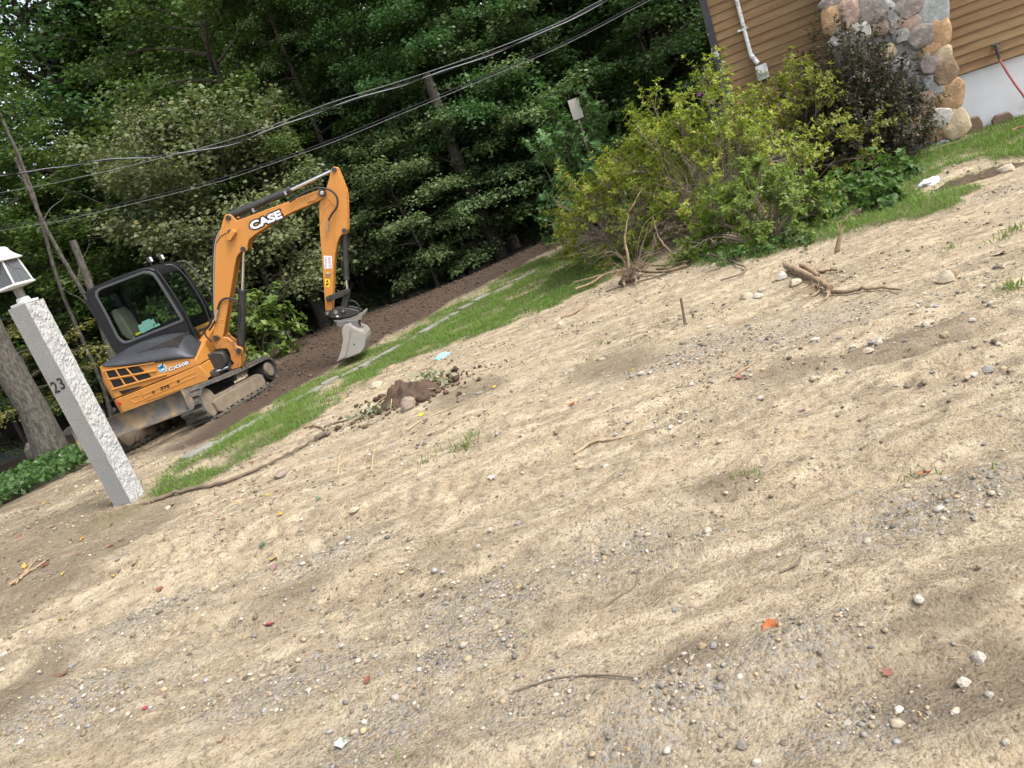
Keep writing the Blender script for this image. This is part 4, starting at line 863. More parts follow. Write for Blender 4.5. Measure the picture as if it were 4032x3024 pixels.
# tap on the wall, hose hanging from it
q = wp(3700 + .336 * 655, .336 * 530, 0.06); M_BRS = mat('blackened_brass', (0.03, 0.028, 0.025), 0.5, (0.08, 0.07, 0.05), 20)
MB().cyl((q[0], 0.0, q[1]), (q[0], -0.10, q[1]), 0.022, 10).cyl((q[0] - .045, -0.085, q[1] + .012), (q[0] + .045, -0.085, q[1] + .012), 0.016, 8).cyl((q[0], -0.09, q[1]), (q[0] + 0.012, -0.10, q[1] - 0.06), 0.022, 10).build('garden_tap', M_BRS, house)
def wloc(x, y, d): s, h = wp(x, y, d); return HO + HX * s - HI * d + np.array([0, 0, h])
M_HSR = mat('faded_red_hose', (0.36, 0.09, 0.09), 0.55, (0.30, 0.07, 0.08), 12); M_HBK = mat('hose_stripe', (0.03, 0.02, 0.025), 0.6)
hz_ = [wloc(3700 + .336 * x, .336 * y, d) for x, y, d in [(660, 570, .10), (685, 640, .11), (700, 690, .12), (760, 800, .13), (850, 940, .14), (960, 1090, .16), (1100, 1250, .2)]]
e_ = hz_[-1]; hz_ += [np.array([e_[0] + 0.15, e_[1] - 0.25, 0.10]), np.array([e_[0] + 0.1, e_[1] - 0.5, 0.04])] + [on_ground(x, y) + np.array([0, 0, 0.025]) for x, y in [(2290, 278), (2235, 279), (2205, 283), (2188, 288)]]
hose_o = MB().tube(spline(hz_, 8), 0.014, 8).build('garden_hose', M_HSR); tag(hose_o, 'faded red garden hose hanging from the tap on the white foundation', 'hose')
MB().tube(spline([p + np.array([0, 0, 0.004]) for p in hz_[:3]], 6), 0.019, 8).build('hose_coupling', M_HBK, hose_o)
# two brown blocks against the foundation
M_BLK = mat('brown_paver', (0.19, 0.125, 0.085), 0.9, (0.13, 0.09, 0.065), 9, bump=0.4, bscale=40)
for (x_, y_, w_, h_, lab) in [(3832, 478, .20, .22, 'brown hexagonal stone block leaning on the foundation beside the chimney'), (3948, 476, .24, .14, 'low reddish brown stone block against the foundation below the tap')]:
    s, h = wp(x_, y_, 0.12); c = HO + HX * s - HI * 0.10; zc = float(gsurf(c[0], c[1]))
    pts = [(-w_ / 2, -.02), (w_ / 2, -.02), (w_ / 2 * 1.05, h_ * .55), (w_ / 2 * .7, h_), (-w_ / 2 * .6, h_ * 1.0), (-w_ / 2 * 1.05, h_ * .6)]
    o = MB().prism(pts, -0.07, 0.06).build('paver_block', M_BLK, None, 40, 0.012); o.location = (c[0], c[1], zc - 0.01); o.rotation_euler = (0, 0, math.atan2(HX[1], HX[0])); tag(o, lab, 'stone block')

# ------------------------------------------------------------------ GRANITE LAMP POST
PB = gp(517 / K, 1981 / K); PWd = 0.212; psb = math.atan2(PB[0], PB[1]); pa_ = psb + math.radians(47)
ax1 = np.array([math.sin(pa_), math.cos(pa_), 0]); ax2 = np.array([math.sin(pa_ - PI / 2), math.cos(pa_ - PI / 2), 0])     # right face runs along ax1, left face along ax2
pc = PB + (ax1 + ax2) * PWd / 2; pgz = float(gz(pc[0], pc[1])) - 0.06
tz = on_plane(94 / K, 1196 / K, PB, nrm([PB[0], PB[1], 0]))[2]
print('POST', PB, 'height', tz)
post = empty('lamp_post', mat4=Matrix(((ax1[0], ax2[0], 0, pc[0]), (ax1[1], ax2[1], 0, pc[1]), (0, 0, 1, pgz), (0, 0, 0, 1))))
tag(post, 'pale granite lamp post marked 23 with a rough split face and a white lantern', 'lamp post')
PH = tz - pgz; hw = PWd / 2
gn = NT('granite'); gcol = gn.mix(gn.ramp(gn.noise(150, 3, 0.7), [(0.42, 0.0), (0.58, 1.0)]), (0.19, 0.19, 0.188), (0.43, 0.43, 0.425)); gcol = gn.mix(gn.ramp(gn.noise(230, 2), [(0.62, 0.0), (0.68, 0.8)]), gcol, (0.10, 0.10, 0.10))
gcol = gn.mix(gn.ramp(gn.noise(5, 6), [(0.55, 0.0), (0.75, 0.5)]), gcol, (0.36, 0.34, 0.28)); gn.base(gcol); gn.set(Roughness=0.85, Specular_IOR_Level=0.3); gn.bump(gn.noise(170, 4), 0.35, 0.004); M_GRA = gn.m
V = []; Fq = []; nu, nv = 26, 240
# right face (y = -hw, facing the camera's right): split, the others sawn
def face(org, du, dv, rough):
    base = len(V); nrmv = np.cross(du, dv); nrmv = nrm(nrmv)
    for j in range(nv + 1):
        for i in range(nu + 1):
            u, v = i / nu, j / nv; p = np.array(org) + np.array(du) * u + np.array(dv) * v
            if rough:
                e = min(u, 1 - u) * 2; amp = 0.25 + 0.75 * min(1, e * 3)
                d = (fbm(np.array(u * 2.5 + 9.0), np.array(v * 17 + u * 2 + 3.0), 91, 3) - 0.45) * 0.040 * amp + (abs(float(vnoise(np.array(u * 7.), np.array(v * 60 - u * 5), 95)) - .5) - .25) * 0.022 * amp + (fbm(np.array(u * 15.), np.array(v * 120.), 96, 3) - .45) * 0.020 * amp
                p = p + nrmv * float(d)
                if u == 0 or u == 1: p = p + np.array(du) / np.linalg.norm(du) * float((vnoise(np.array(0.), np.array(v * 60.), 97) - .5) * 0.006)
            V.append(tuple(p))
    for j in range(nv):
        for i in range(nu): a = base + j * (nu + 1) + i; Fq.append((a, a + 1, a + nu + 2, a + nu + 1))
face((-hw, -hw, 0), (PWd, 0, 0), (0, 0, PH), True); face((hw, -hw, 0), (0, PWd, 0), (0, 0, PH), True)
nv2 = nv
face((hw, hw, 0), (-PWd, 0, 0), (0, 0, PH), False); face((-hw, hw, 0), (0, -PWd, 0), (0, 0, PH), False)
n0 = len(V); V += [(-hw, -hw, PH), (hw, -hw, PH), (hw, hw, PH), (-hw, hw, PH)]; Fq.append((n0, n0 + 1, n0 + 2, n0 + 3))
shaft = MB().add(V, Fq).build('granite_shaft', M_GRA, post, 25)
gs = NT('sawn_granite_shaded'); gc2 = gs.mix(gs.ramp(gs.noise(150, 3, 0.7), [(0.42, 0.0), (0.58, 1.0)]), (0.14, 0.14, 0.137), (0.33, 0.33, 0.322)); gc2 = gs.mix(gs.ramp(gs.noise(4, 6), [(0.5, 0.0), (0.75, 0.6)]), gc2, (0.19, 0.18, 0.145)); gs.base(gc2); gs.set(Roughness=0.85); gs.bump(gs.noise(170, 4), 0.3, 0.003)  # sawn stone's greyer tone, with the left side's shade put into the colour too
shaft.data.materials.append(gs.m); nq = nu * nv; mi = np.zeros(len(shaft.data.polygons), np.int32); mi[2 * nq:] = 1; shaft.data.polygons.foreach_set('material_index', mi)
# numerals on the sawn left face
M_NUM = mat('numeral_black', (0.012, 0.011, 0.010), 0.6)
def on_post(x_, y_):
    v = ray(x_, y_); n_ = -ax1; p0 = pc - ax1 * hw; t = ((p0 - CAM) @ n_) / (v @ n_); p = CAM + v * t - np.array([pc[0], pc[1], pgz]); return float(p @ ax2), float(p[2])
for ch, (x_, y_), (x2, y2) in [('2', (228, 1545), (208, 1502)), ('3', (252, 1530), (234, 1487))]:
    a_ = on_post(x_, y_); b_ = on_post(x2, y2); hh = max(0.09, abs(b_[1] - a_[1]))
    cu = bpy.data.curves.new('txt', 'FONT'); cu.body = ch; cu.offset = 0.012; cu.resolution_u = 4; cu.extrude = 0.02
    to = bpy.data.objects.new('txt', cu); COL.objects.link(to); bpy.context.view_layer.update(); me = bpy.data.meshes.new_from_object(to.evaluated_get(bpy.context.evaluated_depsgraph_get())); bpy.data.objects.remove(to)
    co_ = np.zeros(len(me.vertices) * 3, np.float32); me.vertices.foreach_get('co', co_); co_ = co_.reshape(-1, 3); h0 = co_[:, 1].max(); xm = (co_[:, 0].max() + co_[:, 0].min()) / 2
    yy = a_[0] - (co_[:, 0] - xm) / h0 * hh; me.vertices.foreach_set('co', np.stack([-hw - 0.002 - 0.002 * (co_[:, 2] > 0), yy, a_[1] + co_[:, 1] / h0 * hh], 1).astype(np.float32).ravel()); me.update()
    link('house_numeral', me, M_NUM, post)
M_LW = mat('white_cast_aluminium', (0.50, 0.51, 0.50), 0.45, (0.42, 0.43, 0.42), 9, dirt=(0.32, 0.30, 0.26), dscale=8, damt=(0.55, 0.8))
M_LN = mat('bronze_neck', (0.16, 0.15, 0.13), 0.5, (0.11, 0.10, 0.09), 12); z0 = PH
lan = MB().box((0, 0, z0 + 0.012), 0.17, 0.17, 0.024).build('lantern_base', M_LW, post, bevel=0.004)
fl_ = MB()
for i in range(24):
    t = 2 * PI * i / 24; fl_.cyl((0.055 * math.cos(t), 0.055 * math.sin(t), z0 + 0.024), (0.045 * math.cos(t), 0.045 * math.sin(t), z0 + 0.062), 0.0075, 6)
fl_.lathe([(0.054, 0.024), (0.045, 0.064)], (0, 0, z0), 24); fl_.build('fluted_collar', M_LW, lan)
MB().cyl((0, 0, z0 + 0.06), (0, 0, z0 + 0.16), 0.040, 18).build('neck', M_LN, lan)
zt = z0 + 0.155
lant = MB().lathe([(0.06, 0), (0.165, 0.012), (0.172, 0.022), (0.155, 0.038)], (0, 0, zt), 4, True).build('lantern', M_LW, post, bevel=0.003)
zb, ztop = zt + 0.036, zt + 0.25; rb_, rt_ = 0.148, 0.118
for i in range(4):
    t = 2 * PI * (i + .5) / 4; MB().cyl((rb_ * math.cos(t), rb_ * math.sin(t), zb), (rt_ * math.cos(t), rt_ * math.sin(t), ztop), 0.009, 6).build('corner_bar', M_LW, lant)
glp = NT('lantern_glass'); glp.base((0.20, 0.22, 0.23)); glp.set(Roughness=0.2, Transmission_Weight=0.55, IOR=1.3); M_LG = glp.m
for i in range(4):
    t0, t1 = 2 * PI * (i - .5) / 4 + PI / 2 * 0, 2 * PI * (i + .5) / 4
    q = [(rb_ * math.cos(t0), rb_ * math.sin(t0), zb), (rb_ * math.cos(t1), rb_ * math.sin(t1), zb), (rt_ * math.cos(t1), rt_ * math.sin(t1), ztop), (rt_ * math.cos(t0), rt_ * math.sin(t0), ztop)]
    q = [np.array(p) for p in q]; inn = [p * np.array([0.985, 0.985, 1]) for p in q]
    pn = MB().add([tuple(p * np.array([0.97, 0.97, 1])) for p in q] + [tuple(p * np.array([0.955, 0.955, 1])) for p in q], [(0, 1, 2, 3), (7, 6, 5, 4), (0, 4, 5, 1), (1, 5, 6, 2), (2, 6, 7, 3), (3, 7, 4, 0)]).build('glass_pane', M_LG, lant, None)
    for a0, a1, bnd in [((.0, .25), (.5, .62), .12), ((1., .25), (.5, .62), .12), ((.5, .62), (.5, .0), 0), ((.5, .62), (.15, 1.), -.05), ((.5, .62), (.85, 1.), -.05)]:
        def P_(u, v): lo = q[0] * (1 - u) + q[1] * u; hi_ = q[3] * (1 - u) + q[2] * u; return lo * (1 - v) + hi_ * v
        m0 = ((a0[0] + a1[0]) / 2, (a0[1] + a1[1]) / 2 + bnd); MB().tube(spline([P_(*a0), P_(*m0), P_(*a1)], 3), 0.0016, 5).build('leaded_strip', M_LN, lant)
MB().lathe([(0.158, 0.0), (0.165, 0.012), (0.150, 0.022), (0.118, 0.050), (0.096, 0.085), (0.086, 0.115), (0.070, 0.128), (0.030, 0.140), (0.018, 0.165), (0.0, 0.175)], (0, 0, ztop), 4, True).build('lantern_roof', M_LW, lant, 50, 0.003)
MB().cyl((0, 0, zb - .01), (0, 0, zb + .07), 0.018, 12).lathe([(0.012, 0.07), (0.030, 0.10), (0.032, 0.12), (0.018, 0.15), (0.002, 0.158)], (0, 0, zb), 14).build('bulb', M_WHITE, lant)

# ------------------------------------------------------------------ OVERHEAD CABLES
M_CBK = mat('cable_black', (0.015, 0.016, 0.018), 0.45); M_CAL = mat('cable_bare_aluminium', (0.55, 0.56, 0.58), 0.35, metal=0.7); M_CGR = mat('cable_weathered_grey', (0.20, 0.205, 0.21), 0.5, (0.15, 0.155, 0.16))
def cable(pts, yL, yR, r, m, label, ext=True, twist=None, xr=None):
    x0, x1 = pts[0][0], pts[-1][0]; P = []
    for x_, y_ in pts:
        Yd = yL + (yR - yL) * (x_ - x0) / (x1 - x0); P.append(at_y(x_ / K, y_ / K, Yd))
    if ext: P = [P[0] + (P[0] - P[1]) * 4 + np.array([0, 0, 0.2])] + P + [P[-1] + (P[-1] - P[-2]) * 2.0]
    path = spline(P, 10); o = MB().tube(path, r, 6).build('overhead_cable', m); tag(o, label, 'cable', None)
    if twist:
        L = 0; tw = []
        for i, p in enumerate(path):
            if i: L += np.linalg.norm(p - path[i - 1])
        # finer path for the spiralling conductor
        fine = []; seg = [np.linalg.norm(path[i + 1] - path[i]) for i in range(len(path) - 1)]; cs = np.concatenate([[0], np.cumsum(seg)]); A = np.array(path)
        for s in np.arange(0, cs[-1], 0.06):
            c = np.array([np.interp(s, cs, A[:, k_]) for k_ in range(3)]); t = s / twist * 2 * PI; fine.append(c + np.array([0, math.cos(t), math.sin(t)]) * r * 1.7)
        MB().tube(fine, r * 0.95, 6).build('bare_conductor', M_CAL, o)
        MB().tube([2 * np.array([np.interp(s, cs, A[:, k_]) for k_ in range(3)]) - f_ for s, f_ in zip(np.arange(0, cs[-1], 0.06), fine)], r * 0.95, 6).build('insulated_conductor', M_CBK, o)
    return o
cable([(0, 690), (203, 661), (407, 631), (644, 612), (814, 588), (949, 556), (1051, 517), (1152, 477), (1254, 441), (1356, 405), (1500, 359), (1639, 317), (1910, 222), (2181, 110), (2385, 3)], 15.0, 11.5, 0.0065, M_CBK, 'twisted service cable with a bright bare conductor crossing above the excavator', True, 1.6)
cable([(0, 759), (339, 692), (576, 637), (820, 575), (1040, 506), (1300, 405), (1600, 312), (1910, 206), (2181, 98), (2350, 10)], 15.2, 11.6, 0.006, M_CGR, 'thin grey cable crossing the twisted service cable', True)
cable([(100, 880), (339, 834), (678, 752), (881, 698), (1085, 630), (1300, 553), (1571, 441), (1815, 339), (2080, 230), (2249, 154), (2541, 0)], 15.5, 11.5, 0.007, M_CBK, 'black cable just above its grey twin, sagging over the excavator arm', True)
cable([(100, 893), (339, 846), (678, 764), (881, 710), (1085, 640), (1300, 564), (1571, 453), (1815, 351), (2080, 240), (2249, 164), (2541, 10)], 15.5, 11.5, 0.005, M_CGR, 'grey cable just under its black twin, sagging over the excavator arm', True)
cable([(0, 584), (271, 576), (542, 564), (800, 548)], 24, 24, 0.014, M_CGR, 'uppermost of three level cables vanishing into the pale green tree', True)
cable([(0, 862), (305, 839), (624, 814), (800, 800)], 23, 23, 0.014, M_CGR, 'middle one of three level cables vanishing into the pale green tree', True)
cable([(0, 912), (339, 885), (637, 858), (800, 844)], 23, 23, 0.012, M_CGR, 'lowest of three level cables vanishing into the pale green tree', True)
cable([(0, 224), (339, 281), (732, 337)], 22, 26, 0.012, M_CBK, 'thin dark cable slanting down to the hemlocks high above the excavator', True)
# ------------------------------------------------------------------ VEGETATION
def leaf_geo(P, D, N, L, Wd, fold=0.12):
    """diamond leaves: base P, direction D, normal N, length L, width Wd"""
    D = D / (np.linalg.norm(D, axis=1, keepdims=True) + 1e-9); S = np.cross(D, N); S = S / (np.linalg.norm(S, axis=1, keepdims=True) + 1e-9); Nn = np.cross(S, D)
    L = np.asarray(L)[:, None]; Wd = np.asarray(Wd)[:, None]; n = len(P)
    V = np.empty((n, 4, 3)); V[:, 0] = P; V[:, 1] = P + D * L * 0.45 + S * Wd * 0.5 + Nn * Wd * fold; V[:, 2] = P + D * L - Nn * L * 0.12; V[:, 3] = P + D * L * 0.45 - S * Wd * 0.5 + Nn * Wd * fold
    return V.reshape(-1, 3)
def leaf_mesh(name, V):
    n = len(V) // 4; return np_mesh(name, V, np.arange(n * 4).reshape(n, 4))
def rot2(d, a): c, s = math.cos(a), math.sin(a); return np.array([d[0] * c - d[1] * s, d[0] * s + d[1] * c, d[2]])
def gen_tree(seed, h, cb, R, tr, nb=46, ns=9, nl=60, leaf=0.12, lw=0.6, droop=0.15, elev=(5, 50), shape='broad', spread=0.22, lean=(0, 0), flat=0.35, wig=0.15, stems=1):
    """tapered trunk with limbs; leaves in flat sprays along the side twigs"""
    rg = np.random.default_rng(seed); tb = MB(); LV = []
    trunks = []
    for s in range(stems):
        a = 2 * PI * s / stems + rg.uniform(0, 1); off = 0.16 * (stems > 1); sp = (0.16 * h if stems > 1 else 0)
        n = 12; pts = []
        for i in range(n):
            t = i / (n - 1); w = wig * math.sin(t * 5 + seed + s * 2) * t
            pts.append(np.array([off * math.cos(a) + (sp * math.cos(a)) * t ** 1.3 + lean[0] * t * h + w, off * math.sin(a) + (sp * math.sin(a)) * t ** 1.3 + lean[1] * t * h + wig * math.cos(t * 4.1 + seed) * t, t * h - 0.15 * (i == 0)]))
        rad = [tr * (1.25 if i == 0 else 1.0) * (1 - 0.93 * (i / (n - 1)) ** 0.9) / (1 if stems == 1 else 1.5) for i in range(n)]
        tb.tube(pts, rad, 9); trunks.append(np.array(pts))
    for b in range(nb):
        t = (b + 0.5) / nb; tp = trunks[b % stems]; z = cb + (h * 0.98 - cb) * t ** 0.9; f = z / h * 11; i0 = min(10, int(f)); st = tp[i0] + (tp[i0 + 1] - tp[i0]) * (f - i0)
        if shape == 'broad': prof = (math.sin(PI * min(1, 0.18 + 0.82 * t)) ** 0.6)
        elif shape == 'cone': prof = 1.0 - 0.86 * t
        else: prof = math.sqrt(max(0.02, 1 - (2 * t - 0.75) ** 2)) if t > 0.37 else 1.0
        az = b * 2.399963 + rg.uniform(-0.4, 0.4); el = math.radians(elev[0] + (elev[1] - elev[0]) * t + rg.uniform(-8, 8)); Lb = R * prof * rg.uniform(0.72, 1.12)
        d = np.array([math.cos(az) * math.cos(el), math.sin(az) * math.cos(el), math.sin(el)]); k = 7
        path = [st + d * Lb * q + np.array([0, 0, -droop * Lb * q * q]) + np.array([0, 0, 0.05]) * math.sin(q * 6 + b) + rot2(d, PI / 2) * 0.05 * Lb * math.sin(q * 4 + b) for q in np.linspace(0, 1, k)]
        tb.tube(path, [max(0.006, 0.016 * Lb * (1 - 0.85 * q)) for q in np.linspace(0, 1, k)], 5, False)
        PA = np.array(path)
        for s in range(ns):
            q = 0.22 + 0.78 * (s + rg.uniform(0, 0.8)) / ns; f2 = min(q, 0.999) * (k - 1); j0 = int(f2); sp_ = PA[j0] + (PA[j0 + 1] - PA[j0]) * (f2 - j0)
            bd = nrm(PA[j0 + 1] - PA[j0]); sd_ = rot2(bd, (1 if s % 2 else -1) * rg.uniform(0.5, 1.1)); sd_[2] = sd_[2] * 0.4 + rg.uniform(-0.15, 0.12); sd_ = nrm(sd_); Ls = (0.18 + 0.32 * (1 - q)) * Lb * rg.uniform(0.6, 1.2) + 0.15
            tb.tube([sp_, sp_ + sd_ * Ls * 0.5, sp_ + sd_ * Ls - np.array([0, 0, droop * 0.5 * Ls])], [0.007, 0.005, 0.002], 3, False)
            m = int(nl * rg.uniform(0.6, 1.2)); u = rg.uniform(0.05, 1.08, m); lat = np.cross(sd_, [0, 0, 1.0]); lat = lat / (np.linalg.norm(lat) + 1e-9); side = rg.choice([-1., 1.], m)
            wv = spread * Ls * 1.6 * rg.uniform(0.0, 1, m) * (1.1 - 0.6 * u)
            P = sp_ + np.outer(u * Ls, sd_) + np.outer(side * wv, lat); P[:, 2] += rg.normal(0, 0.02 + 0.17 * flat, m) - droop * 0.5 * Ls * u * u - 0.25 * wv * droop
            D = np.outer(rg.uniform(0.3, 1, m), sd_) + np.outer(side * rg.uniform(0.3, 1, m), lat); D[:, 2] += rg.uniform(-0.45, 0.1, m)
            N = rg.normal(0, flat, (m, 3)); N[:, 2] += 1
            Ln = leaf * rg.uniform(0.65, 1.25, m); LV.append(leaf_geo(P, D, N, Ln, Ln * lw))
    return mesh('trunk', tb.v, tb.f, 60), leaf_mesh('crown', np.concatenate(LV))
bk_ = NT('bark'); bm_ = bk_.mapped((6, 6, 1.3)); bk_.base(bk_.mix(bk_.ramp(bk_.noise(5, 6, 0.7, bm_), [(0.35, 0.0), (0.65, 1.0)]), (0.040, 0.033, 0.027), (0.125, 0.108, 0.088))); bk_.set(Roughness=0.95); bk_.bump(bk_.noise(9, 5, 0.7, bm_), 0.9, 0.03); M_BARK = bk_.m
bk2 = NT('pale_bark'); bm2 = bk2.mapped((5, 5, 1.8)); bk2.base(bk2.mix(bk2.ramp(bk2.noise(5, 6, 0.7, bm2), [(0.4, 0.0), (0.62, 1.0)]), (0.045, 0.040, 0.033), (0.135, 0.122, 0.102))); bk2.set(Roughness=0.95); bk2.bump(bk2.noise(9, 5, 0.7, bm2), 0.7, 0.02); M_BARK2 = bk2.m
L_MAP = leaf_mat('broadleaf_green', (0.066, 0.118, 0.028), (0.105, 0.165, 0.045), 0.38)
L_MAP2 = leaf_mat('maple_green', (0.048, 0.108, 0.032), (0.078, 0.150, 0.050), 0.38)
L_HEM = leaf_mat('hemlock_green', (0.045, 0.088, 0.028), (0.080, 0.130, 0.042), 0.22)
L_PALE = leaf_mat('pale_olive_leaves', (0.150, 0.190, 0.088), (0.205, 0.245, 0.120), 0.30, c3=(0.23, 0.23, 0.08))
L_YEL = leaf_mat('yellowing_leaves', (0.16, 0.16, 0.045), (0.21, 0.20, 0.06), 0.3)
L_BEE = leaf_mat('beech_green', (0.105, 0.160, 0.062), (0.150, 0.210, 0.090), 0.3, rough=0.4)
protos = {
    'tall_a': gen_tree(1, 19, 3.6, 4.8, 0.24, 58, 10, 84, 0.165, 0.66, 0.12, (0, 55), 'broad', 0.34, flat=0.8),
    'tall_b': gen_tree(2, 17, 2.6, 4.3, 0.19, 56, 10, 84, 0.155, 0.70, 0.18, (-5, 55), 'broad', 0.34, flat=0.8, lean=(0.03, 0.0)),
    'hem_a': gen_tree(3, 15, 0.9, 3.3, 0.20, 80, 13, 74, 0.105, 0.36, 0.34, (12, 28), 'cone', 0.34, flat=0.25, wig=0.06),
    'hem_b': gen_tree(4, 11, 0.5, 2.7, 0.15, 70, 12, 74, 0.095, 0.36, 0.38, (10, 26), 'cone', 0.34, flat=0.25, wig=0.05),
    'und_a': gen_tree(5, 6.5, 1.2, 2.7, 0.085, 34, 9, 74, 0.125, 0.66, 0.14, (2, 40), 'broad', 0.34, flat=0.42, wig=0.3),
    'und_b': gen_tree(6, 5.0, 0.8, 2.3, 0.065, 30, 9, 74, 0.115, 0.68, 0.16, (0, 38), 'broad', 0.34, flat=0.42, wig=0.25, lean=(0.05, -0.03)),
}
def tree(name, key, x, y, rz, sc, lm, label, group, bark=None, zoff=0.0):
    t = empty(name, (x, y, float(gz(x, y)) - 0.05 + zoff)); t.rotation_euler = (0, 0, rz); t.scale = (sc, sc, sc)
    tm, cm = protos[key]
    for nm, me, m in (('trunk', tm, bark or M_BARK), ('crown', cm, lm)):
        if not me.materials: me.materials.append(m)
        o = bpy.data.objects.new(nm, me); COL.objects.link(o); o.parent = t
        if me.materials[0] != m:
            o.material_slots[0].link = 'OBJECT'; o.material_slots[0].material = m
    return tag(t, label, 'tree', group)
rt = random.Random(11)
GT = 'trees of the wood behind the yard'
LAB = {'tall': 'tall broadleaf tree of the wood, its crown starting high above the undergrowth', 'hem': 'dark feathery hemlock of the wood with drooping boughs to near the ground',
       'und': 'slender understory tree of the wood with leaves in flat layers', 'far': 'distant broadleaf tree filling the back of the wood'}
used = []
def put(key, x, y, sc, lm, lab, bark=None):
    used.append((x, y)); return tree({'tall': 'broadleaf_tree', 'hem': 'hemlock_tree', 'und': 'understory_tree', 'far': 'broadleaf_tree'}[lab], key, x, y, rt.uniform(0, 6.28), sc, lm, LAB[lab], GT + ', ' + lab, bark)
# first row: the wood's edge beyond the crest of the graded soil
for x, y, key, sc, lm, lab in [(-13.5, 17.5, 'hem_b', 0.9, L_HEM, 'hem'), (-15.5, 21.0, 'hem_a', 0.95, L_HEM, 'hem'), (-11.2, 21.5, 'und_a', 1.05, L_MAP, 'und'), (-8.6, 21.8, 'und_a', 1.2, L_MAP, 'und'), (-6.4, 22.6, 'und_b', 1.1, L_MAP, 'und'),
                               (-2.6, 21.6, 'hem_b', 1.05, L_HEM, 'hem'), (-0.6, 22.6, 'tall_b', 0.75, L_MAP, 'tall'), (2.4, 20.6, 'und_a', 0.95, L_BEE, 'und'), (4.0, 22.2, 'und_b', 1.15, L_MAP2, 'und'), (6.2, 21.0, 'und_a', 1.0, L_MAP2, 'und'), (8.6, 22.4, 'und_b', 1.2, L_MAP2, 'und'),
                               (0.6, 20.2, 'und_b', 0.85, L_BEE, 'und'), (11.0, 23.5, 'und_a', 1.1, L_MAP2, 'und'), (-18.0, 18.5, 'und_a', 1.1, L_MAP, 'und'), (-4.6, 22.9, 'tall_b', 0.8, L_MAP, 'tall'), (3.2, 23.2, 'tall_a', 0.85, L_MAP2, 'tall'), (-12.8, 23.2, 'tall_a', 0.85, L_MAP, 'tall'), (7.2, 23.4, 'tall_b', 0.95, L_MAP2, 'tall')]:
    put(key, x, y, sc, lm, lab)
for px, yy, key, sc, lm in [(940, 19.4, 'und_b', 0.80, L_BEE), (1010, 21.2, 'und_a', 0.85, L_BEE), (1180, 20.8, 'und_b', 0.9, L_MAP2), (860, 21.8, 'hem_b', 0.62, L_HEM), (1270, 20.2, 'und_b', 0.7, L_MAP2), (760, 22.4, 'und_a', 0.9, L_MAP), (330, 21.0, 'und_b', 0.95, L_MAP), (1400, 20.8, 'und_a', 0.75, L_MAP2)]:
    q = at_y(px, 600, yy); put(key, q[0], yy, sc, lm, key[:3])
# beyond the road
for row, (y0, y1, n, x0, x1) in enumerate([(30.2, 33, 15, -30, 16), (34, 39, 15, -36, 20), (41, 50, 14, -44, 26)]):
    for i in range(n):
        x = x0 + (x1 - x0) * (i + rt.uniform(0.1, 0.9)) / n; y = rt.uniform(y0, y1)
        if row > 0 and x / y < -0.42 and i % 2: continue
        key = rt.choice(['tall_a', 'tall_b', 'hem_a', 'tall_a', 'und_a'] if row < 2 else ['tall_a', 'tall_b'])
        lab = 'far' if row == 2 else key[:4].replace('_', '').replace('hema', 'hem').replace('unda', 'und')
        put(key, x, y, rt.uniform(0.9, 1.25) if key[:3] != 'und' else 1.4, L_HEM if key[:3] == 'hem' else rt.choice([L_MAP, L_MAP2, L_MAP]), lab)
# overhanging tall trees at the left and behind the house, beside the yard
def trunk_tree(name, base, top, Yb, r0, r1, h, label, bark, crown_key=None, csc=1.0, lm=None, limbs=(), base_pt=None):
    """a trunk seen in the photograph: base and a higher point traced, carried on upwards to its crown"""
    b = base_pt if base_pt is not None else at_y(base[0], base[1], Yb); b = np.array([b[0], b[1], float(gz(b[0], b[1])) - 0.1]); tpt = at_y(top[0], top[1], Yb - 0.2)
    d = (tpt - b) / (tpt[2] - b[2]); t = empty(name, b); pts = [d * z + np.array([0.06 * math.sin(z * 1.3 + Yb), 0.05 * math.cos(z), 0]) for z in np.linspace(0, h, 12)]
    pts[0] = d * 0
    m = MB().tube(pts, [r0 * 1.35] + list(np.linspace(r0, r1, 11)), 12)
    m.build('trunk', bark, t, 60)
    for (z, az, el, L, r) in limbs:
        st = d * z; dd = np.array([math.cos(az) * math.cos(el), math.sin(az) * math.cos(el), math.sin(el)])
        MB().tube(spline([st, st + dd * L * .35 + np.array([0, 0, .05 * L]), st + dd * L * .7 + np.array([0, 0, -.03 * L]), st + dd * L + np.array([0, 0, .05 * L])], 4), [r * (1 - .08 * i) for i in range(13)][:13], 6).build('limb', bark, t, 60)
    if crown_key:
        c = bpy.data.objects.new('crown', protos[crown_key][1]); COL.objects.link(c); c.parent = t; c.scale = (csc,) * 3; c.location = tuple(d * h * 0.35); c.rotation_euler = (0, 0, Yb)
        c.material_slots[0].link = 'OBJECT'; c.material_slots[0].material = lm
    return tag(t, label, 'tree')
trunk_tree('leaning_tree', (1085, 566), (1008, 385), 20.2, 0.20, 0.12, 5.2, 'stout bare tree trunk rising from the crest of the graded soil', M_BARK, 'tall_b', 0.62, L_MAP2, [(1.7, 2.6, .7, 2.2, .03), (2.3, -0.5, 0.1, 2.8, 0.025), (2.9, 2.9, .5, 2.4, .03)])
trunk_tree('old_tree', (80, 928), (12, 770), 13.6, 0.24, 0.19, 13, 'old lichen covered trunk above the rocks at the edge of the vines', M_BARK2, 'tall_a', 0.72, L_MAP, [(1.2, 2.3, 1.25, 3.5, .11)])
trunk_tree('snag', (236, 800), (170, 560), 16.5, 0.085, 0.07, 3.9, 'pale broken topped dead trunk standing just behind the cab', M_BARK2)
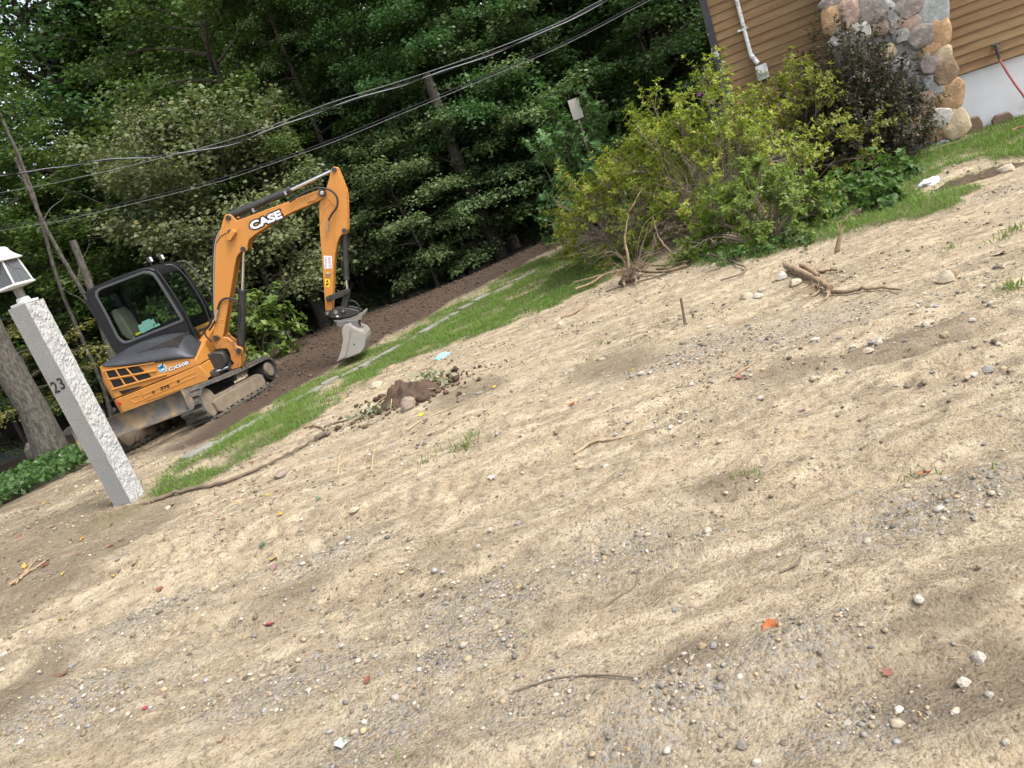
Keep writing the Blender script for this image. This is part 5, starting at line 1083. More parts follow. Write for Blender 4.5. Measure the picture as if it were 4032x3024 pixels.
trunk_tree('thin_tree', (262, 792), (118, 514), 17.6, 0.06, 0.03, 6, 'thin crooked trunk beside the broken dead trunk behind the cab', M_BARK2, None, 1, None, [(2.6, 2.6, .8, 1.0, .02), (3.2, .4, .9, 1.2, .02)])
trunk_tree('thin_tree', (105, 520), (10, 270), 19, 0.05, 0.03, 9, 'slim bare trunk crossing the level cables at the left of the wood', M_BARK2, None, 1, None, [(5, .5, .6, 1.2, .02)], at_y(290, 1000, 19))
trunk_tree('tall_bare_tree', (1505, 195), (1468, 10), 21.5, 0.13, 0.10, 12, 'slim straight grey trunk next to the corner of the house', M_BARK2, 'tall_b', 0.6, L_MAP2, (), np.array([8.1, 21.5, 0]))
trunk_tree('tall_bare_tree', (1480, 190), (1415, 20), 22.5, 0.30, 0.24, 13, 'broad black trunk deep in shade near the corner of the house', M_BARK, 'tall_a', 0.6, L_MAP2, (), np.array([8.0, 22.5, 0]))
trunk_tree('double_tree', (1225, 330), (1140, 120), 21.8, 0.17, 0.13, 12, 'grey forked trunk behind the layered beech leaves', M_BARK2, 'tall_b', 0.6, L_MAP2, [(2.2, 0.4, 1.35, 6, .10)], at_y(1290, 488, 21.8))
# pale olive multi-stemmed tree behind the excavator
protos['pale'] = gen_tree(21, 5.6, 1.3, 2.75, 0.15, 70, 11, 96, 0.11, 0.72, 0.10, (8, 62), 'dome', 0.36, stems=3, flat=0.9, wig=0.12)
pb_ = at_y(655, 752, 19.2); tree('pale_tree', 'pale', pb_[0] - 0.35, 19.2, 0.4, 1.02, L_PALE, 'bushy pale olive tree with forked stems right behind the excavator boom', None, M_BARK2)
trunk_tree('forked_tree', (712, 735), (640, 560), 19.8, 0.17, 0.11, 5, 'dark leaning trunk between the bucket and the pale olive tree', M_BARK, 'und_a', 0.7, L_MAP)
# yellowing sapling at the left edge
protos['yel'] = gen_tree(23, 2.6, 0.9, 1.5, 0.03, 12, 7, 34, 0.085, 0.55, 0.10, (0, 25), 'broad', 0.32, flat=0.15, wig=0.12)
yb_ = at_y(70, 850, 14.6); tree('sapling', 'yel', yb_[0], 14.6, 0.3, 1.0, L_YEL, 'yellowing sapling with flat sprays beside the cab', None)
# back of the wood: one far mass
rg = np.random.default_rng(77); n = 60000; xx = rg.uniform(-75, 60, n); yy = rg.uniform(52, 64, n); zz = gz(xx, yy) + rg.uniform(0, 1, n) ** 1.2 * np.interp(xx, [-60, -20, 0], [7, 8, 12]) * (0.8 + 0 * xx) + rg.uniform(0, 1, n) * (1 + 5 * fbm(xx * 0.12, xx * 0 + 3, 5))
D = rg.normal(0, 1, (n, 3)); N = rg.normal(0, 0.6, (n, 3)); N[:, 2] += 1; L = rg.uniform(0.6, 1.3, n)
fw = link('far_wood', leaf_mesh('far_wood', leaf_geo(np.stack([xx, yy, zz], 1), D, N, L, L * 0.7)), L_MAP); tag(fw, 'distant green mass of the wood behind all the trees', 'woodland', None, 'stuff')

# ------------------------------------------------------------------ SHRUBS
def gen_bush(seed, rx, ry, h, stems, twigs, whorls, nl, leaf, lw, bare=0.35, up=0.5, stemr=0.012, low=0.0, jag=0.15, droop=0.0, dead=0.0):
    """stems fan out from the base; twigs fork near the outside; leaves stand in whorls on the twig ends"""
    rg = np.random.default_rng(seed); tb = MB(); LV = []
    for s in range(stems):
        az = s * 2.399963 + rg.uniform(-.3, .3); el = math.asin(min(0.999, low + (1 - low) * ((s + 0.5) / stems)))
        rr = 1 + rg.uniform(-jag, jag); tip = np.array([rx * math.cos(az) * math.cos(el) * rr, ry * math.sin(az) * math.cos(el) * rr, h * math.sin(el) * rr]); st = np.array([rx * 0.18 * math.cos(az) * rg.uniform(0, 1), ry * 0.18 * math.sin(az) * rg.uniform(0, 1), -0.05])
        mid = st * 0.5 + tip * 0.5 + np.array([0, 0, up * 0.25 * h * math.cos(el)]) + rg.normal(0, 0.05 * h, 3)
        isdead = dead > 0 and el < 0.75 and rg.uniform() < dead
        mid[2] = max(mid[2], 0.06); path = spline([st, mid, tip], 5); tb.tube(path, [stemr * (1 - 0.75 * i / (len(path) - 1)) for i in range(len(path))], 5, False); PA = np.array(path)
        for t in range(twigs * (2 if isdead else 1)):
            q = rg.uniform(bare * (0.5 if isdead else 1.0), 1.0); f = min(q, .999) * (len(PA) - 1); j = int(f); p = PA[j] + (PA[j + 1] - PA[j]) * (f - j); d = nrm(PA[j + 1] - PA[j]); d = nrm(d + rg.normal(0, 0.55, 3) + np.array([0, 0, 0.25])); Lt = rg.uniform(0.10, 0.30) * (rx + h) / 2
            e = p + d * Lt; tb.tube([p, (p + e) / 2 + rg.normal(0, .012, 3), e], [stemr * .35, stemr * .27, stemr * .15], 3, False)
            for w in range(0 if isdead else whorls):
                c = p + (e - p) * (1 - 0.28 * w * rg.uniform(.6, 1.2)); m = nl; a = np.arange(m) * 2.399963 + rg.uniform(0, 6); perp = nrm(np.cross(d, [0.3, 0.2, 1])); per2 = np.cross(d, perp)
                Dl = np.outer(np.cos(a), perp) + np.outer(np.sin(a), per2) + d * rg.uniform(0.2, 0.9, m)[:, None]; Dl[:, 2] -= droop; P = np.repeat(c[None], m, 0) + rg.normal(0, 0.008, (m, 3)); N = np.repeat((d + np.array([0, 0, 0.6]))[None], m, 0) + rg.normal(0, 0.25, (m, 3))
                Ln = leaf * rg.uniform(0.6, 1.2, m); LV.append(leaf_geo(P, Dl, N, Ln, Ln * lw))
    return mesh('stems', tb.v, tb.f, 60), leaf_mesh('leaves', np.concatenate(LV))
M_TWIG = mat('grey_brown_twigs', (0.25, 0.20, 0.15), 0.9, (0.16, 0.125, 0.095), 12); M_TWD = mat('dark_twigs', (0.055, 0.04, 0.03), 0.9)
def bush(name, base, rx, ry, h, lm, label, tm=None, rz=0.0, cat='shrub', group=None, **kw):
    a, b = gen_bush(kw.pop('seed'), rx, ry, h, **kw); t = empty(name, (base[0], base[1], float(gz(base[0], base[1])))); t.rotation_euler = (0, 0, rz)
    link('stems', a, tm or M_TWIG, t); link('foliage', b, lm, t); return tag(t, label, cat, group)
L_AZ = leaf_mat('azalea_lime', (0.17, 0.245, 0.026), (0.29, 0.345, 0.045), 0.40, c3=(0.42, 0.34, 0.04))
L_AZ2 = leaf_mat('azalea_green', (0.105, 0.175, 0.030), (0.20, 0.27, 0.045), 0.36)
L_BAR = leaf_mat('barberry_purple', (0.048, 0.062, 0.030), (0.085, 0.082, 0.046), 0.25, c3=(0.12, 0.06, 0.055))
L_LIL = leaf_mat('lilac_green', (0.085, 0.175, 0.050), (0.150, 0.235, 0.090), 0.3, rough=0.4)
L_WEED = leaf_mat('weed_green', (0.060, 0.120, 0.025), (0.095, 0.160, 0.040), 0.35)
L_KNOT = leaf_mat('knotweed_green', (0.080, 0.140, 0.030), (0.16, 0.22, 0.05), 0.35, c3=(0.22, 0.26, 0.08))
def back(px, py, d): p = gp(px, py); v = nrm([p[0], p[1], 0]); return p + v * d
az_dir = math.atan2(*(gp(1800, 470)[:2] - gp(1400, 560)[:2])[::-1])
bush('azalea', back(1385, 560, 0.80), 1.2, 0.95, 1.45, L_AZ, 'lime green azalea with tangled bare twigs behind the uprooted roots', rz=az_dir, seed=31, stems=120, twigs=9, whorls=3, nl=7, leaf=0.064, lw=0.42, bare=0.80, low=0.02, jag=0.24, stemr=0.010, dead=0.35)
bush('azalea', back(1560, 525, 0.95), 1.25, 0.9, 1.72, L_AZ, 'tallest azalea, bare twigged in the middle, below the conduit on the house wall', rz=az_dir, seed=32, stems=120, twigs=9, whorls=3, nl=7, leaf=0.064, lw=0.42, bare=0.84, low=0.05, jag=0.24, stemr=0.010, dead=0.45)
bush('azalea', back(1660, 528, 0.35), 0.85, 0.6, 0.85, L_AZ2, 'low dark azalea with glossy leaves in front of the bare concrete foundation', rz=az_dir, seed=33, stems=46, twigs=11, whorls=3, nl=7, leaf=0.066, lw=0.42, bare=0.6, low=-0.02, jag=0.25)
bush('azalea', back(1730, 430, 0.5), 1.0, 0.6, 1.60, L_AZ, 'azalea with lime shoots reaching over to the dark barberry', rz=az_dir, seed=34, stems=44, twigs=12, whorls=3, nl=7, leaf=0.060, lw=0.42, bare=0.76, low=0.15, jag=0.28, dead=0.3)
bush('barberry', back(1875, 380, 0.45), 0.88, 0.7, 1.84, L_BAR, 'dark purple barberry growing against the stone chimney', M_TWD, rz=az_dir, seed=35, stems=110, twigs=20, whorls=3, nl=7, leaf=0.044, lw=0.6, bare=0.35, low=0.15, jag=0.18, stemr=0.009, up=-0.3)
bush('lilac', back(1312, 528, 0.55), 0.95, 0.8, 2.55, L_LIL, 'tall loose green shrub standing left of the azaleas by the pale board', rz=0.3, seed=36, stems=46, twigs=12, whorls=5, nl=5, leaf=0.10, lw=0.62, bare=0.25, low=0.1, droop=0.35, jag=0.22)
bush('knotweed', np.array([at_y(560, 770, 16.2)[0], 16.2, 0]), 1.15, 0.7, 1.7, L_KNOT, 'broad leaved light green shrub growing behind the boom cylinder', rz=0.2, seed=37, stems=30, twigs=7, whorls=3, nl=4, leaf=0.15, lw=0.8, bare=0.2, low=0.1, droop=0.4)
bush('knotweed', np.array([at_y(440, 770, 16.6)[0], 16.6, 0]), 0.9, 0.7, 1.9, L_KNOT, 'broad leaved light green shrub seen through the cab windows', rz=0.9, seed=38, stems=24, twigs=7, whorls=3, nl=4, leaf=0.15, lw=0.8, bare=0.2, low=0.1, droop=0.4)
for i, (x, y, r, hh) in enumerate([(1830, 452, .30, .42), (1890, 425, .32, .45), (1950, 395, .30, .36), (1790, 482, .26, .34), (1905, 452, .24, .26)]):
    bush('broadleaf_weed', back(x, y, 0.12), r, r * .8, hh, L_WEED, 'broad leaved green weed at the foot of the barberry', None, 0.4 * i, 'plant', 'weeds at the foot of the barberry', seed=50 + i, stems=16, twigs=4, whorls=2, nl=4, leaf=0.075, lw=0.75, bare=0.3, stemr=0.005, droop=0.2)
for i, (x, y, r, hh) in enumerate([(1500, 565, .20, .16), (1580, 572, .22, .18), (1660, 548, .2, .16), (1725, 535, .16, .2)]):
    bush('low_weed', back(x, y, 0.1), r, r, hh, L_WEED, 'small green weed sprouting under the azaleas', None, 0.7 * i, 'plant', 'weeds under the azaleas', seed=60 + i, stems=12, twigs=4, whorls=2, nl=4, leaf=0.045, lw=0.7, bare=0.3, stemr=0.004)
# pink flowers beside the house corner
fb = at_y(1510, 205, 13.5); t_ = empty('flowering_plant', (fb[0], 13.5, float(gz(fb[0], 13.5)))); tag(t_, 'tall plant with pink blooms showing between the azalea and the house corner', 'flower')
M_PINK = mat('pink_petals', (0.62, 0.25, 0.55), 0.6, (0.5, 0.18, 0.42), 20); hz0 = fb[2] - float(gz(fb[0], 13.5))
for i, (dx, dz) in enumerate([(0, 0.02), (0.10, -0.06), (0.22, -0.16)]):
    MB().tube([(dx * .3, 0, -.05), (dx, 0.02, hz0 * .6), (dx, 0, hz0 + dz)], 0.006, 5).build('stem', M_TWIG, t_); pet = MB()
    for k_ in range(5):
        a = k_ * 2 * PI / 5; c = np.array([dx, 0, hz0 + dz]); d = np.array([math.cos(a), -.35, math.sin(a)]); s = np.array([-math.sin(a), 0, math.cos(a)]); pet.add([c, c + d * .03 + s * .022, c + d * .055, c + d * .03 - s * .022], [(0, 1, 2, 3)])
    pet.build('bloom', M_PINK, t_)
# pale board sticking up behind the loose shrub
bd_ = at_y(1238, 300, 14.2); bz = float(gz(bd_[0], 14.2)); M_BRD = mat('weathered_board', (0.42, 0.41, 0.37), 0.85, (0.34, 0.33, 0.29), 9, bump=0.3)
tp_ = at_y(1237, 214, 14.2); hb_ = tp_[2] - bz; t_ = empty('pale_board', (tp_[0], 14.2, bz)); tag(t_, 'pale weathered board on a stake behind the loose green shrub', 'board')
MB().box((0, 0, hb_ - 0.18), 0.20, 0.025, 0.36).build('panel', M_BRD, t_, 35, 0.004); MB().box((0, 0.035, hb_ / 2 - 0.1), 0.045, 0.04, hb_ + 0.1).build('stake', M_TWIG, t_, 35)
# ------------------------------------------------------------------ LAWN, GROUND COVER, GRAVEL
def cover(n, bounds, fn, seed):
    rg = np.random.default_rng(seed); x = rg.uniform(bounds[0], bounds[1], n); y = rg.uniform(bounds[2], bounds[3], n); k = rg.uniform(0, 1, n) < fn(x, y); return x[k], y[k], rg
L_GRS = leaf_mat('lawn_grass', (0.105, 0.190, 0.028), (0.185, 0.285, 0.055), 0.40, c3=(0.22, 0.20, 0.07))
def grass_fn(x, y): return grass_mask(x, y) * np.clip(0.35 + 1.3 * fbm(x * 3, y * 3, 81), 0, 1)
def blades(x, y, rg, h0, h1, w, name, m, label):
    n = len(x); z = gsurf(x, y) - 0.006; h = rg.uniform(h0, h1, n) * (0.55 + 0.9 * fbm(x * 2.5, y * 2.5, 83)); a = rg.uniform(0, 2 * PI, n); b = rg.uniform(0, 2 * PI, n); tl = rg.uniform(0.1, 0.75, n)
    P = np.stack([x, y, z], 1); s = np.stack([np.cos(a), np.sin(a), 0 * a], 1) * (w * rg.uniform(0.6, 1.2, n))[:, None]; d = np.stack([np.cos(b) * tl, np.sin(b) * tl, np.ones(n)], 1); d /= np.linalg.norm(d, axis=1, keepdims=True)
    mid = P + d * (h * 0.55)[:, None]; d2 = d + np.stack([np.cos(b) * 0.5, np.sin(b) * 0.5, -0.25 + 0 * b], 1); tip = mid + d2 * (h * 0.5)[:, None]
    V = np.stack([P - s, P + s, mid + s * 0.7, mid - s * 0.7, tip], 1).reshape(-1, 3); i = np.arange(n) * 5
    q = np.stack([i, i + 1, i + 2, i + 3], 1); me = bpy.data.meshes.new(name); tri = np.stack([i + 3, i + 2, i + 4], 1)
    me.vertices.add(len(V)); me.vertices.foreach_set('co', V.astype(np.float32).ravel()); loops = np.concatenate([q.ravel(), tri.ravel()]).astype(np.int32); me.loops.add(len(loops)); me.loops.foreach_set('vertex_index', loops)
    me.polygons.add(2 * n); me.polygons.foreach_set('loop_start', np.concatenate([np.arange(n) * 4, 4 * n + np.arange(n) * 3]).astype(np.int32)); me.polygons.foreach_set('loop_total', np.concatenate([np.full(n, 4), np.full(n, 3)]).astype(np.int32)); me.update(calc_edges=True)
    return tag(link(name, me, m), label, 'grass', None, 'stuff')
x, y, rg = cover(560000, (-5.2, 10.5, 6.2, 16), grass_fn, 1); blades(x, y, rg, 0.035, 0.085, 0.0032, 'lawn_grass', L_GRS, 'green lawn grass along the stone edging and the house')
L_DRY = leaf_mat('dry_grass', (0.10, 0.075, 0.045), (0.42, 0.34, 0.21), 0.2, spec=0.2)
# scattered green blades and dry straw on the bare yard
x, y, rg = cover(60000, (-6, 8, 2.0, 12), lambda x, y: (1 - grass_mask(x, y)) * (1 - soil_mask(x, y)) * np.clip((fbm(x * 1.1, y * 1.6, 87) - 0.56) * 4, 0.006, 0.5) * 0.5, 2)
blades(x, y, rg, 0.02, 0.06, 0.0022, 'sparse_grass', L_GRS, 'sparse thin green grass blades coming up in the bare yard')
x, y, rg = cover(230000, (-7, 8.5, 1.3, 13), lambda x, y: (1 - grass_mask(x, y) * 0.8) * (1 - soil_mask(x, y)) * np.clip((fbm(x * 1.6, y * 2.6, 88) - 0.36) * 2.0, 0.05, 0.6) / (0.5 + 0.12 * y), 3)
n = len(x); a = rg.normal(0.1, 0.7, n); Ls = rg.uniform(0.02, 0.075, n) * (0.7 + 0.05 * y); P = np.stack([x, y, gsurf(x, y) + rg.uniform(0.001, 0.012, n)], 1); D = np.stack([np.cos(a), np.sin(a), rg.normal(0, 0.18, n)], 1); N = rg.normal(0, 0.3, (n, 3)); N[:, 2] += 1
tag(link('dry_straw', leaf_mesh('dry_straw', leaf_geo(P, D, N, Ls, np.full(n, 0.0040) * (0.6 + 0.09 * y), 0.0)), L_DRY), 'dry straw and dead grass scraps strewn over the bare yard', 'straw', None, 'stuff')
# small dark clods and crumbs of earth
ICO = (lambda t: (np.array([(-1, t, 0), (1, t, 0), (-1, -t, 0), (1, -t, 0), (0, -1, t), (0, 1, t), (0, -1, -t), (0, 1, -t), (t, 0, -1), (t, 0, 1), (-t, 0, -1), (-t, 0, 1)]) / math.sqrt(1 + t * t)))((1 + 5 ** .5) / 2)
ICF = np.array([(0, 11, 5), (0, 5, 1), (0, 1, 7), (0, 7, 10), (0, 10, 11), (1, 5, 9), (5, 11, 4), (11, 10, 2), (10, 7, 6), (7, 1, 8), (3, 9, 4), (3, 4, 2), (3, 2, 6), (3, 6, 8), (3, 8, 9), (4, 9, 5), (2, 4, 11), (6, 2, 10), (8, 6, 7), (9, 8, 1)])
def pebbles(name, x, y, r, cols, rg, m, label, flat=(0.45, 0.85), sink=0.25, cat='gravel'):
    n = len(x); V = ICO[None] * (1 + rg.uniform(-0.22, 0.22, (n, 12, 1))); sc = np.stack([rg.uniform(0.75, 1.35, n), rg.uniform(0.7, 1.1, n), rg.uniform(*flat, n)], 1); V = V * sc[:, None, :] * r[:, None, None]
    a = rg.uniform(0, 2 * PI, n); c, s = np.cos(a)[:, None], np.sin(a)[:, None]; V = np.stack([V[..., 0] * c - V[..., 1] * s, V[..., 0] * s + V[..., 1] * c, V[..., 2]], 2)
    V[..., 0] += x[:, None]; V[..., 1] += y[:, None]; V[..., 2] += (gsurf(x, y) + r * sc[:, 2] * (1 - sink) * 0.8)[:, None]
    F_ = (ICF[None] + (np.arange(n) * 12)[:, None, None]).reshape(-1, 3); me = np_mesh(name, V.reshape(-1, 3), F_, 3); set_col(me, np.repeat(cols, 12, 0)); o = link(name, me, m); return tag(o, label, cat, None, 'stuff')
PCOL = np.array([(0.27, 0.22, 0.155), (0.33, 0.28, 0.205), (0.26, 0.24, 0.21), (0.20, 0.19, 0.17), (0.39, 0.345, 0.275), (0.30, 0.235, 0.155), (0.17, 0.14, 0.105), (0.25, 0.246, 0.24), (0.45, 0.415, 0.36), (0.34, 0.26, 0.16), (0.14, 0.13, 0.118)])
M_PEB = attr_mat('pebble', bump=0.3)
x, y, rg = cover(210000, (-5.5, 6.5, 1.2, 8.5), lambda x, y: (1 - grass_mask(x, y)) * np.clip((gravel_mask(x, y) - 0.12) * 1.9 * np.clip((fbm(x * 5, y * 7, 23) - 0.34) * 4, 0.1, 1) + 0.04, 0, 1) * np.clip(2.6 / y, 0.05, 1) * 0.9, 4)
n = len(x); r = (0.0026 + rg.exponential(0.0030, n)).clip(0.0026, 0.022) * (0.75 + 0.10 * y); pebbles('gravel', x, y, r, PCOL[rg.integers(0, len(PCOL), n)] * rg.uniform(0.8, 1.2, (n, 1)), rg, M_PEB, 'loose mixed gravel spread over the sandy yard', (0.4, 0.75), 0.45)
print('gravel', n)
x, y, rg = cover(150000, (-7, 9, 3.0, 13.5), lambda x, y: (1 - grass_mask(x, y)) * (1 - soil_mask(x, y)) * np.clip((fbm(x * 1.3, y * 2.2, 90) - 0.36) * 2.4, 0.04, 1) * 0.34, 5)
n = len(x); r = (0.005 + rg.exponential(0.0035, n)).clip(0.005, 0.020); dk = rg.uniform(0, 1, (n, 1)); cl = np.where(dk < 0.45, np.array([[0.165, 0.128, 0.088]]) * rg.uniform(0.6, 1.3, (n, 1)), PCOL[rg.integers(0, len(PCOL), n)] * 1.25)
pebbles('earth_crumbs', x, y, r, cl, rg, M_PEB, 'crumbs of dark earth and small stones scattered on the yard', (0.4, 0.8), 0.3, 'earth crumbs'); print('crumbs', n)
x, y, rg = cover(30000, (-6.5, 7, 11.5, 19), lambda x, y: soil_mask(x, y) * 0.5, 6); n = len(x); r = (0.008 + rg.exponential(0.006, n)).clip(0.006, 0.04)
pebbles('soil_clods', x, y, r, np.array([[0.092, 0.064, 0.046]]) * rg.uniform(0.6, 1.5, (n, 1)), rg, M_PEB, 'small clods lying on the dark graded soil', (0.5, 0.9), 0.3, 'soil')
# vines and weeds at the left edge of the wood
L_VIN = leaf_mat('vine_green', (0.040, 0.095, 0.022), (0.075, 0.145, 0.040), 0.3, rough=0.4)
x, y, rg = cover(60000, (-13, -4, 8, 14), lambda x, y: mask(VINES, x, y, 0.2) * 0.55, 7); n = len(x); hh = 0.5 * fbm(x * 1.2, y * 1.2, 93) * sst(8.6, 10.2, y); P = np.stack([x, y, gsurf(x, y) + hh * rg.uniform(0.3, 1, n) + 0.02], 1)
D = rg.normal(0, 1, (n, 3)); D[:, 2] -= 0.3; N = rg.normal(0, 0.45, (n, 3)); N[:, 2] += 1; N[:, 1] -= 0.4; Ls = rg.uniform(0.05, 0.11, n); tag(link('vine_cover', leaf_mesh('vine_cover', leaf_geo(P, D, N, Ls, Ls * 0.8)), L_VIN), 'tangle of green vines covering the rocks at the edge of the wood', 'vines', None, 'stuff')
# clover and low weeds in the lawn by the uprooted shrub
x, y, rg = cover(30000, (-1.5, 4.5, 8.5, 13), lambda x, y: mask(LAWN_A, x, y) * sst(0.0, 1.6, x) * 0.5, 8); n = len(x); P = np.stack([x, y, gsurf(x, y) + rg.uniform(0.02, 0.07, n)], 1); D = rg.normal(0, 1, (n, 3)); D[:, 2] *= 0.3; N = rg.normal(0, 0.3, (n, 3)); N[:, 2] += 1; Ls = rg.uniform(0.015, 0.035, n)
tag(link('clover', leaf_mesh('clover', leaf_geo(P, D, N, Ls, Ls * 0.9)), L_WEED), 'clover and low weeds mixed into the lawn beside the uprooted shrub', 'clover', None, 'stuff')

# ------------------------------------------------------------------ STONES
def rock_mesh(name, seed, sub=2, amp=0.28, flat=0.7):
    bm = bmesh.new(); bmesh.ops.create_icosphere(bm, subdivisions=sub, radius=1.0); r = random.Random(seed); cuts = [(nrm([r.gauss(0, 1) for _ in range(3)]), r.uniform(0.55, 0.85)) for _ in range(9)]
    for v in bm.verts:
        p = np.array(v.co); 
        for n_, d_ in cuts:
            e = p @ n_ - d_
            if e > 0: p = p - n_ * e * 0.9
        p = p * (1 + amp * 0.35 * (float(vnoise(np.array(p[0] * 2.5 + seed), np.array(p[1] * 2.5 + p[2]), seed)) - 0.5)); v.co = Vector((p[0], p[1] * 0.85, p[2] * flat))
    me = bpy.data.meshes.new(name); bm.to_mesh(me); bm.free(); me.polygons.foreach_set('use_smooth', [True] * len(me.polygons)); me.set_sharp_from_angle(angle=math.radians(28)); return me
RM = [rock_mesh('rock', 100 + i, 2, flat=(0.5, 0.7, 0.85, 0.4)[i % 4]) for i in range(8)]
PMs = [rock_mesh('pebble_stone', 200 + i, 1, flat=(0.5, 0.7, 0.4)[i % 3]) for i in range(6)]
def rmat(nm, c):
    c = tuple(v * 0.78 for v in c); return mat('stone_' + nm, c, 0.85, tuple(v * 0.7 for v in c), 14.0, dirt=(0.27, 0.21, 0.14), dscale=3, damt=(0.42, 0.66), bump=0.8, bscale=6)
RMAT = {k_: rmat(k_, c_) for k_, c_ in {'pale': (0.60, 0.52, 0.39), 'white': (0.70, 0.67, 0.60), 'grey': (0.33, 0.32, 0.305), 'blue': (0.33, 0.345, 0.365), 'tan': (0.46, 0.35, 0.21), 'brown': (0.20, 0.145, 0.10), 'dark': (0.15, 0.14, 0.13), 'speck': (0.27, 0.21, 0.175)}.items()}
rq = random.Random(3)
def stone(px, py, wpx, c, label, group=None, hs=1.0, me=None, nm='stone', rz=None, sink=0.30):
    p = on_ground(px, py); d = np.linalg.norm(p - CAM); r = wpx * d / (F / K) / 2.0; me = me or rq.choice(RM)
    o = bpy.data.objects.new(nm, me); COL.objects.link(o); o.scale = (r, r, r * hs)
    zmin = min(v.co.z for v in me.vertices); back_ = nrm([p[0], p[1], 0]) * r * 0.55
    o.location = (p[0] + back_[0], p[1] + back_[1], float(gsurf(p[0] + back_[0], p[1] + back_[1])) - zmin * r * hs * (1 - 2 * sink)); o.rotation_euler = (0, 0, rz if rz is not None else rq.uniform(0, 6.28))
    if not me.materials: me.materials.append(RMAT[c])
    o.material_slots[0].link = 'OBJECT'; o.material_slots[0].material = RMAT[c]; return tag(o, label, 'stone', group)
for px, py, w, c, lab in [(612, 1030, 46, 'speck', 'brown rock with white blotches lying beside the long dark root'), (886, 888, 50, 'speck', 'rounded purplish grey rock at the foot of the heap of dark earth'), (800, 888, 48, 'pale', 'large cream rock left of the heap of dark earth'),
                          (816, 838, 34, 'pale', 'cream rock at the upper left of the heap of dark earth'), (846, 794, 24, 'tan', 'tan rock between the lawn and the heap of dark earth'), (995, 868, 24, 'brown', 'brown rock with a pale underside right of the heap of dark earth'),
                          (804, 918, 30, 'brown', 'flat reddish brown rock below the cream rocks'), (774, 906, 18, 'brown', 'small dark lump of rock among the sticks'), (1212, 706, 26, 'pale', 'cream rock at the lower edge of the lawn by a dry stick'),
                          (1715, 526, 40, 'white', 'white rock on the grass edge under the azaleas'), (1690, 604, 30, 'white', 'long white stone leaning on the root with a long tail'), (1718, 618, 34, 'pale', 'flat pale slab next to the root with a long tail'),
                          (1614, 645, 34, 'pale', 'flat cream rock heading the cluster of broken stones'), (1638, 642, 26, 'white', 'angular white rock in the cluster of broken stones'), (1645, 628, 18, 'pale', 'small cream rock on top of the cluster of broken stones'),
                          (2045, 606, 40, 'pale', 'flat cream slab sunk in the upper yard'), (2062, 594, 24, 'tan', 'thin tan slab touching the flat cream slab'), (2003, 692, 26, 'pale', 'squarish pale stone resting on a white one'), (2000, 701, 18, 'white', 'white stone under the squarish pale one'), (2101, 702, 15, 'white', 'pointed white stone among dark earth crumbs'),
                          (2084, 808, 46, 'tan', 'broad yellow ochre rock half buried in the right of the yard'), (2134, 808, 22, 'blue', 'blue grey stone beside the broad yellow ochre rock'), (1876, 766, 26, 'pale', 'cream rock at the end of the raised tyre ridge'), (1900, 750, 20, 'white', 'white angular stone behind the cream rock on the tyre ridge'), (1773, 794, 20, 'tan', 'tan stone midway along the raised tyre ridge'),
                          (1759, 832, 18, 'pale', 'pale stone just below the raised tyre ridge'), (1418, 907, 18, 'white', 'white and dark stone alone in the sand left of the tyre ridge'), (2112, 1410, 30, 'white', 'smooth round white stone on the damp dark patch'), (2080, 1470, 30, 'white', 'white quartz stone below the smooth round white stone'), (1992, 1322, 26, 'white', 'flat white chip above the damp dark patch'), (1697, 1610, 22, 'dark', 'charcoal stone among coarse gravel'),
                          (1548, 1416, 22, 'blue', 'blue grey stone touching an ochre pebble'), (1524, 1418, 22, 'tan', 'round ochre pebble touching a blue grey stone'), (1832, 1570, 20, 'white', 'white stone on the pale swept sand'), (1925, 1322, 18, 'tan', 'ochre stone near the red maple leaf'), (1437, 1508, 18, 'grey', 'upright grey stone in coarse gravel'), (1600, 1600, 24, 'grey', 'grey cobble in a nest of coarse gravel'), (1560, 1500, 20, 'blue', 'bluish chip of rock by the grey cobbles'),
                          (2175, 372, 34, 'pale', 'pale rock in the torn up patch by the house lawn'), (1062, 1155, 14, 'white', 'tiny bright white stone in mid yard'), (765, 1102, 26, 'pale', 'flat cream stone lying flush in the sand'), (1266, 1255, 16, 'white', 'bright white chip in the band of gravel'), (690, 1100, 16, 'grey', 'grey stone under the green sprig')]:
    stone(px, py, w, c, lab)
for px, py, w, c, lab in [(108, 965, 34, 'grey', 'small pale grey boulder on top of the rocks among the vines'), (85, 985, 52, 'dark', 'dark boulder half covered by the vines'), (165, 935, 46, 'grey', 'flat boulder at the foot of the old trunk'), (235, 900, 44, 'grey', 'grey boulder in the shadow behind the granite post'), (268, 915, 36, 'pale', 'pale boulder peeping over the dozer blade'), (112, 905, 30, 'brown', 'brown mossy boulder beside the old trunk'), (60, 1040, 34, 'dark', 'dark rock sunk deep in the vines')]:
    stone(px, py, w, c, lab, nm='boulder', hs=1.1)
rr = random.Random(9); cnt = 0
SLB = {'pale': 'small cream stone lying loose on the sandy yard', 'white': 'small white stone lying loose on the sandy yard', 'grey': 'small grey stone lying loose on the sandy yard', 'blue': 'small bluish stone lying loose on the sandy yard', 'tan': 'small ochre stone lying loose on the sandy yard', 'dark': 'small charcoal stone lying loose on the sandy yard'}
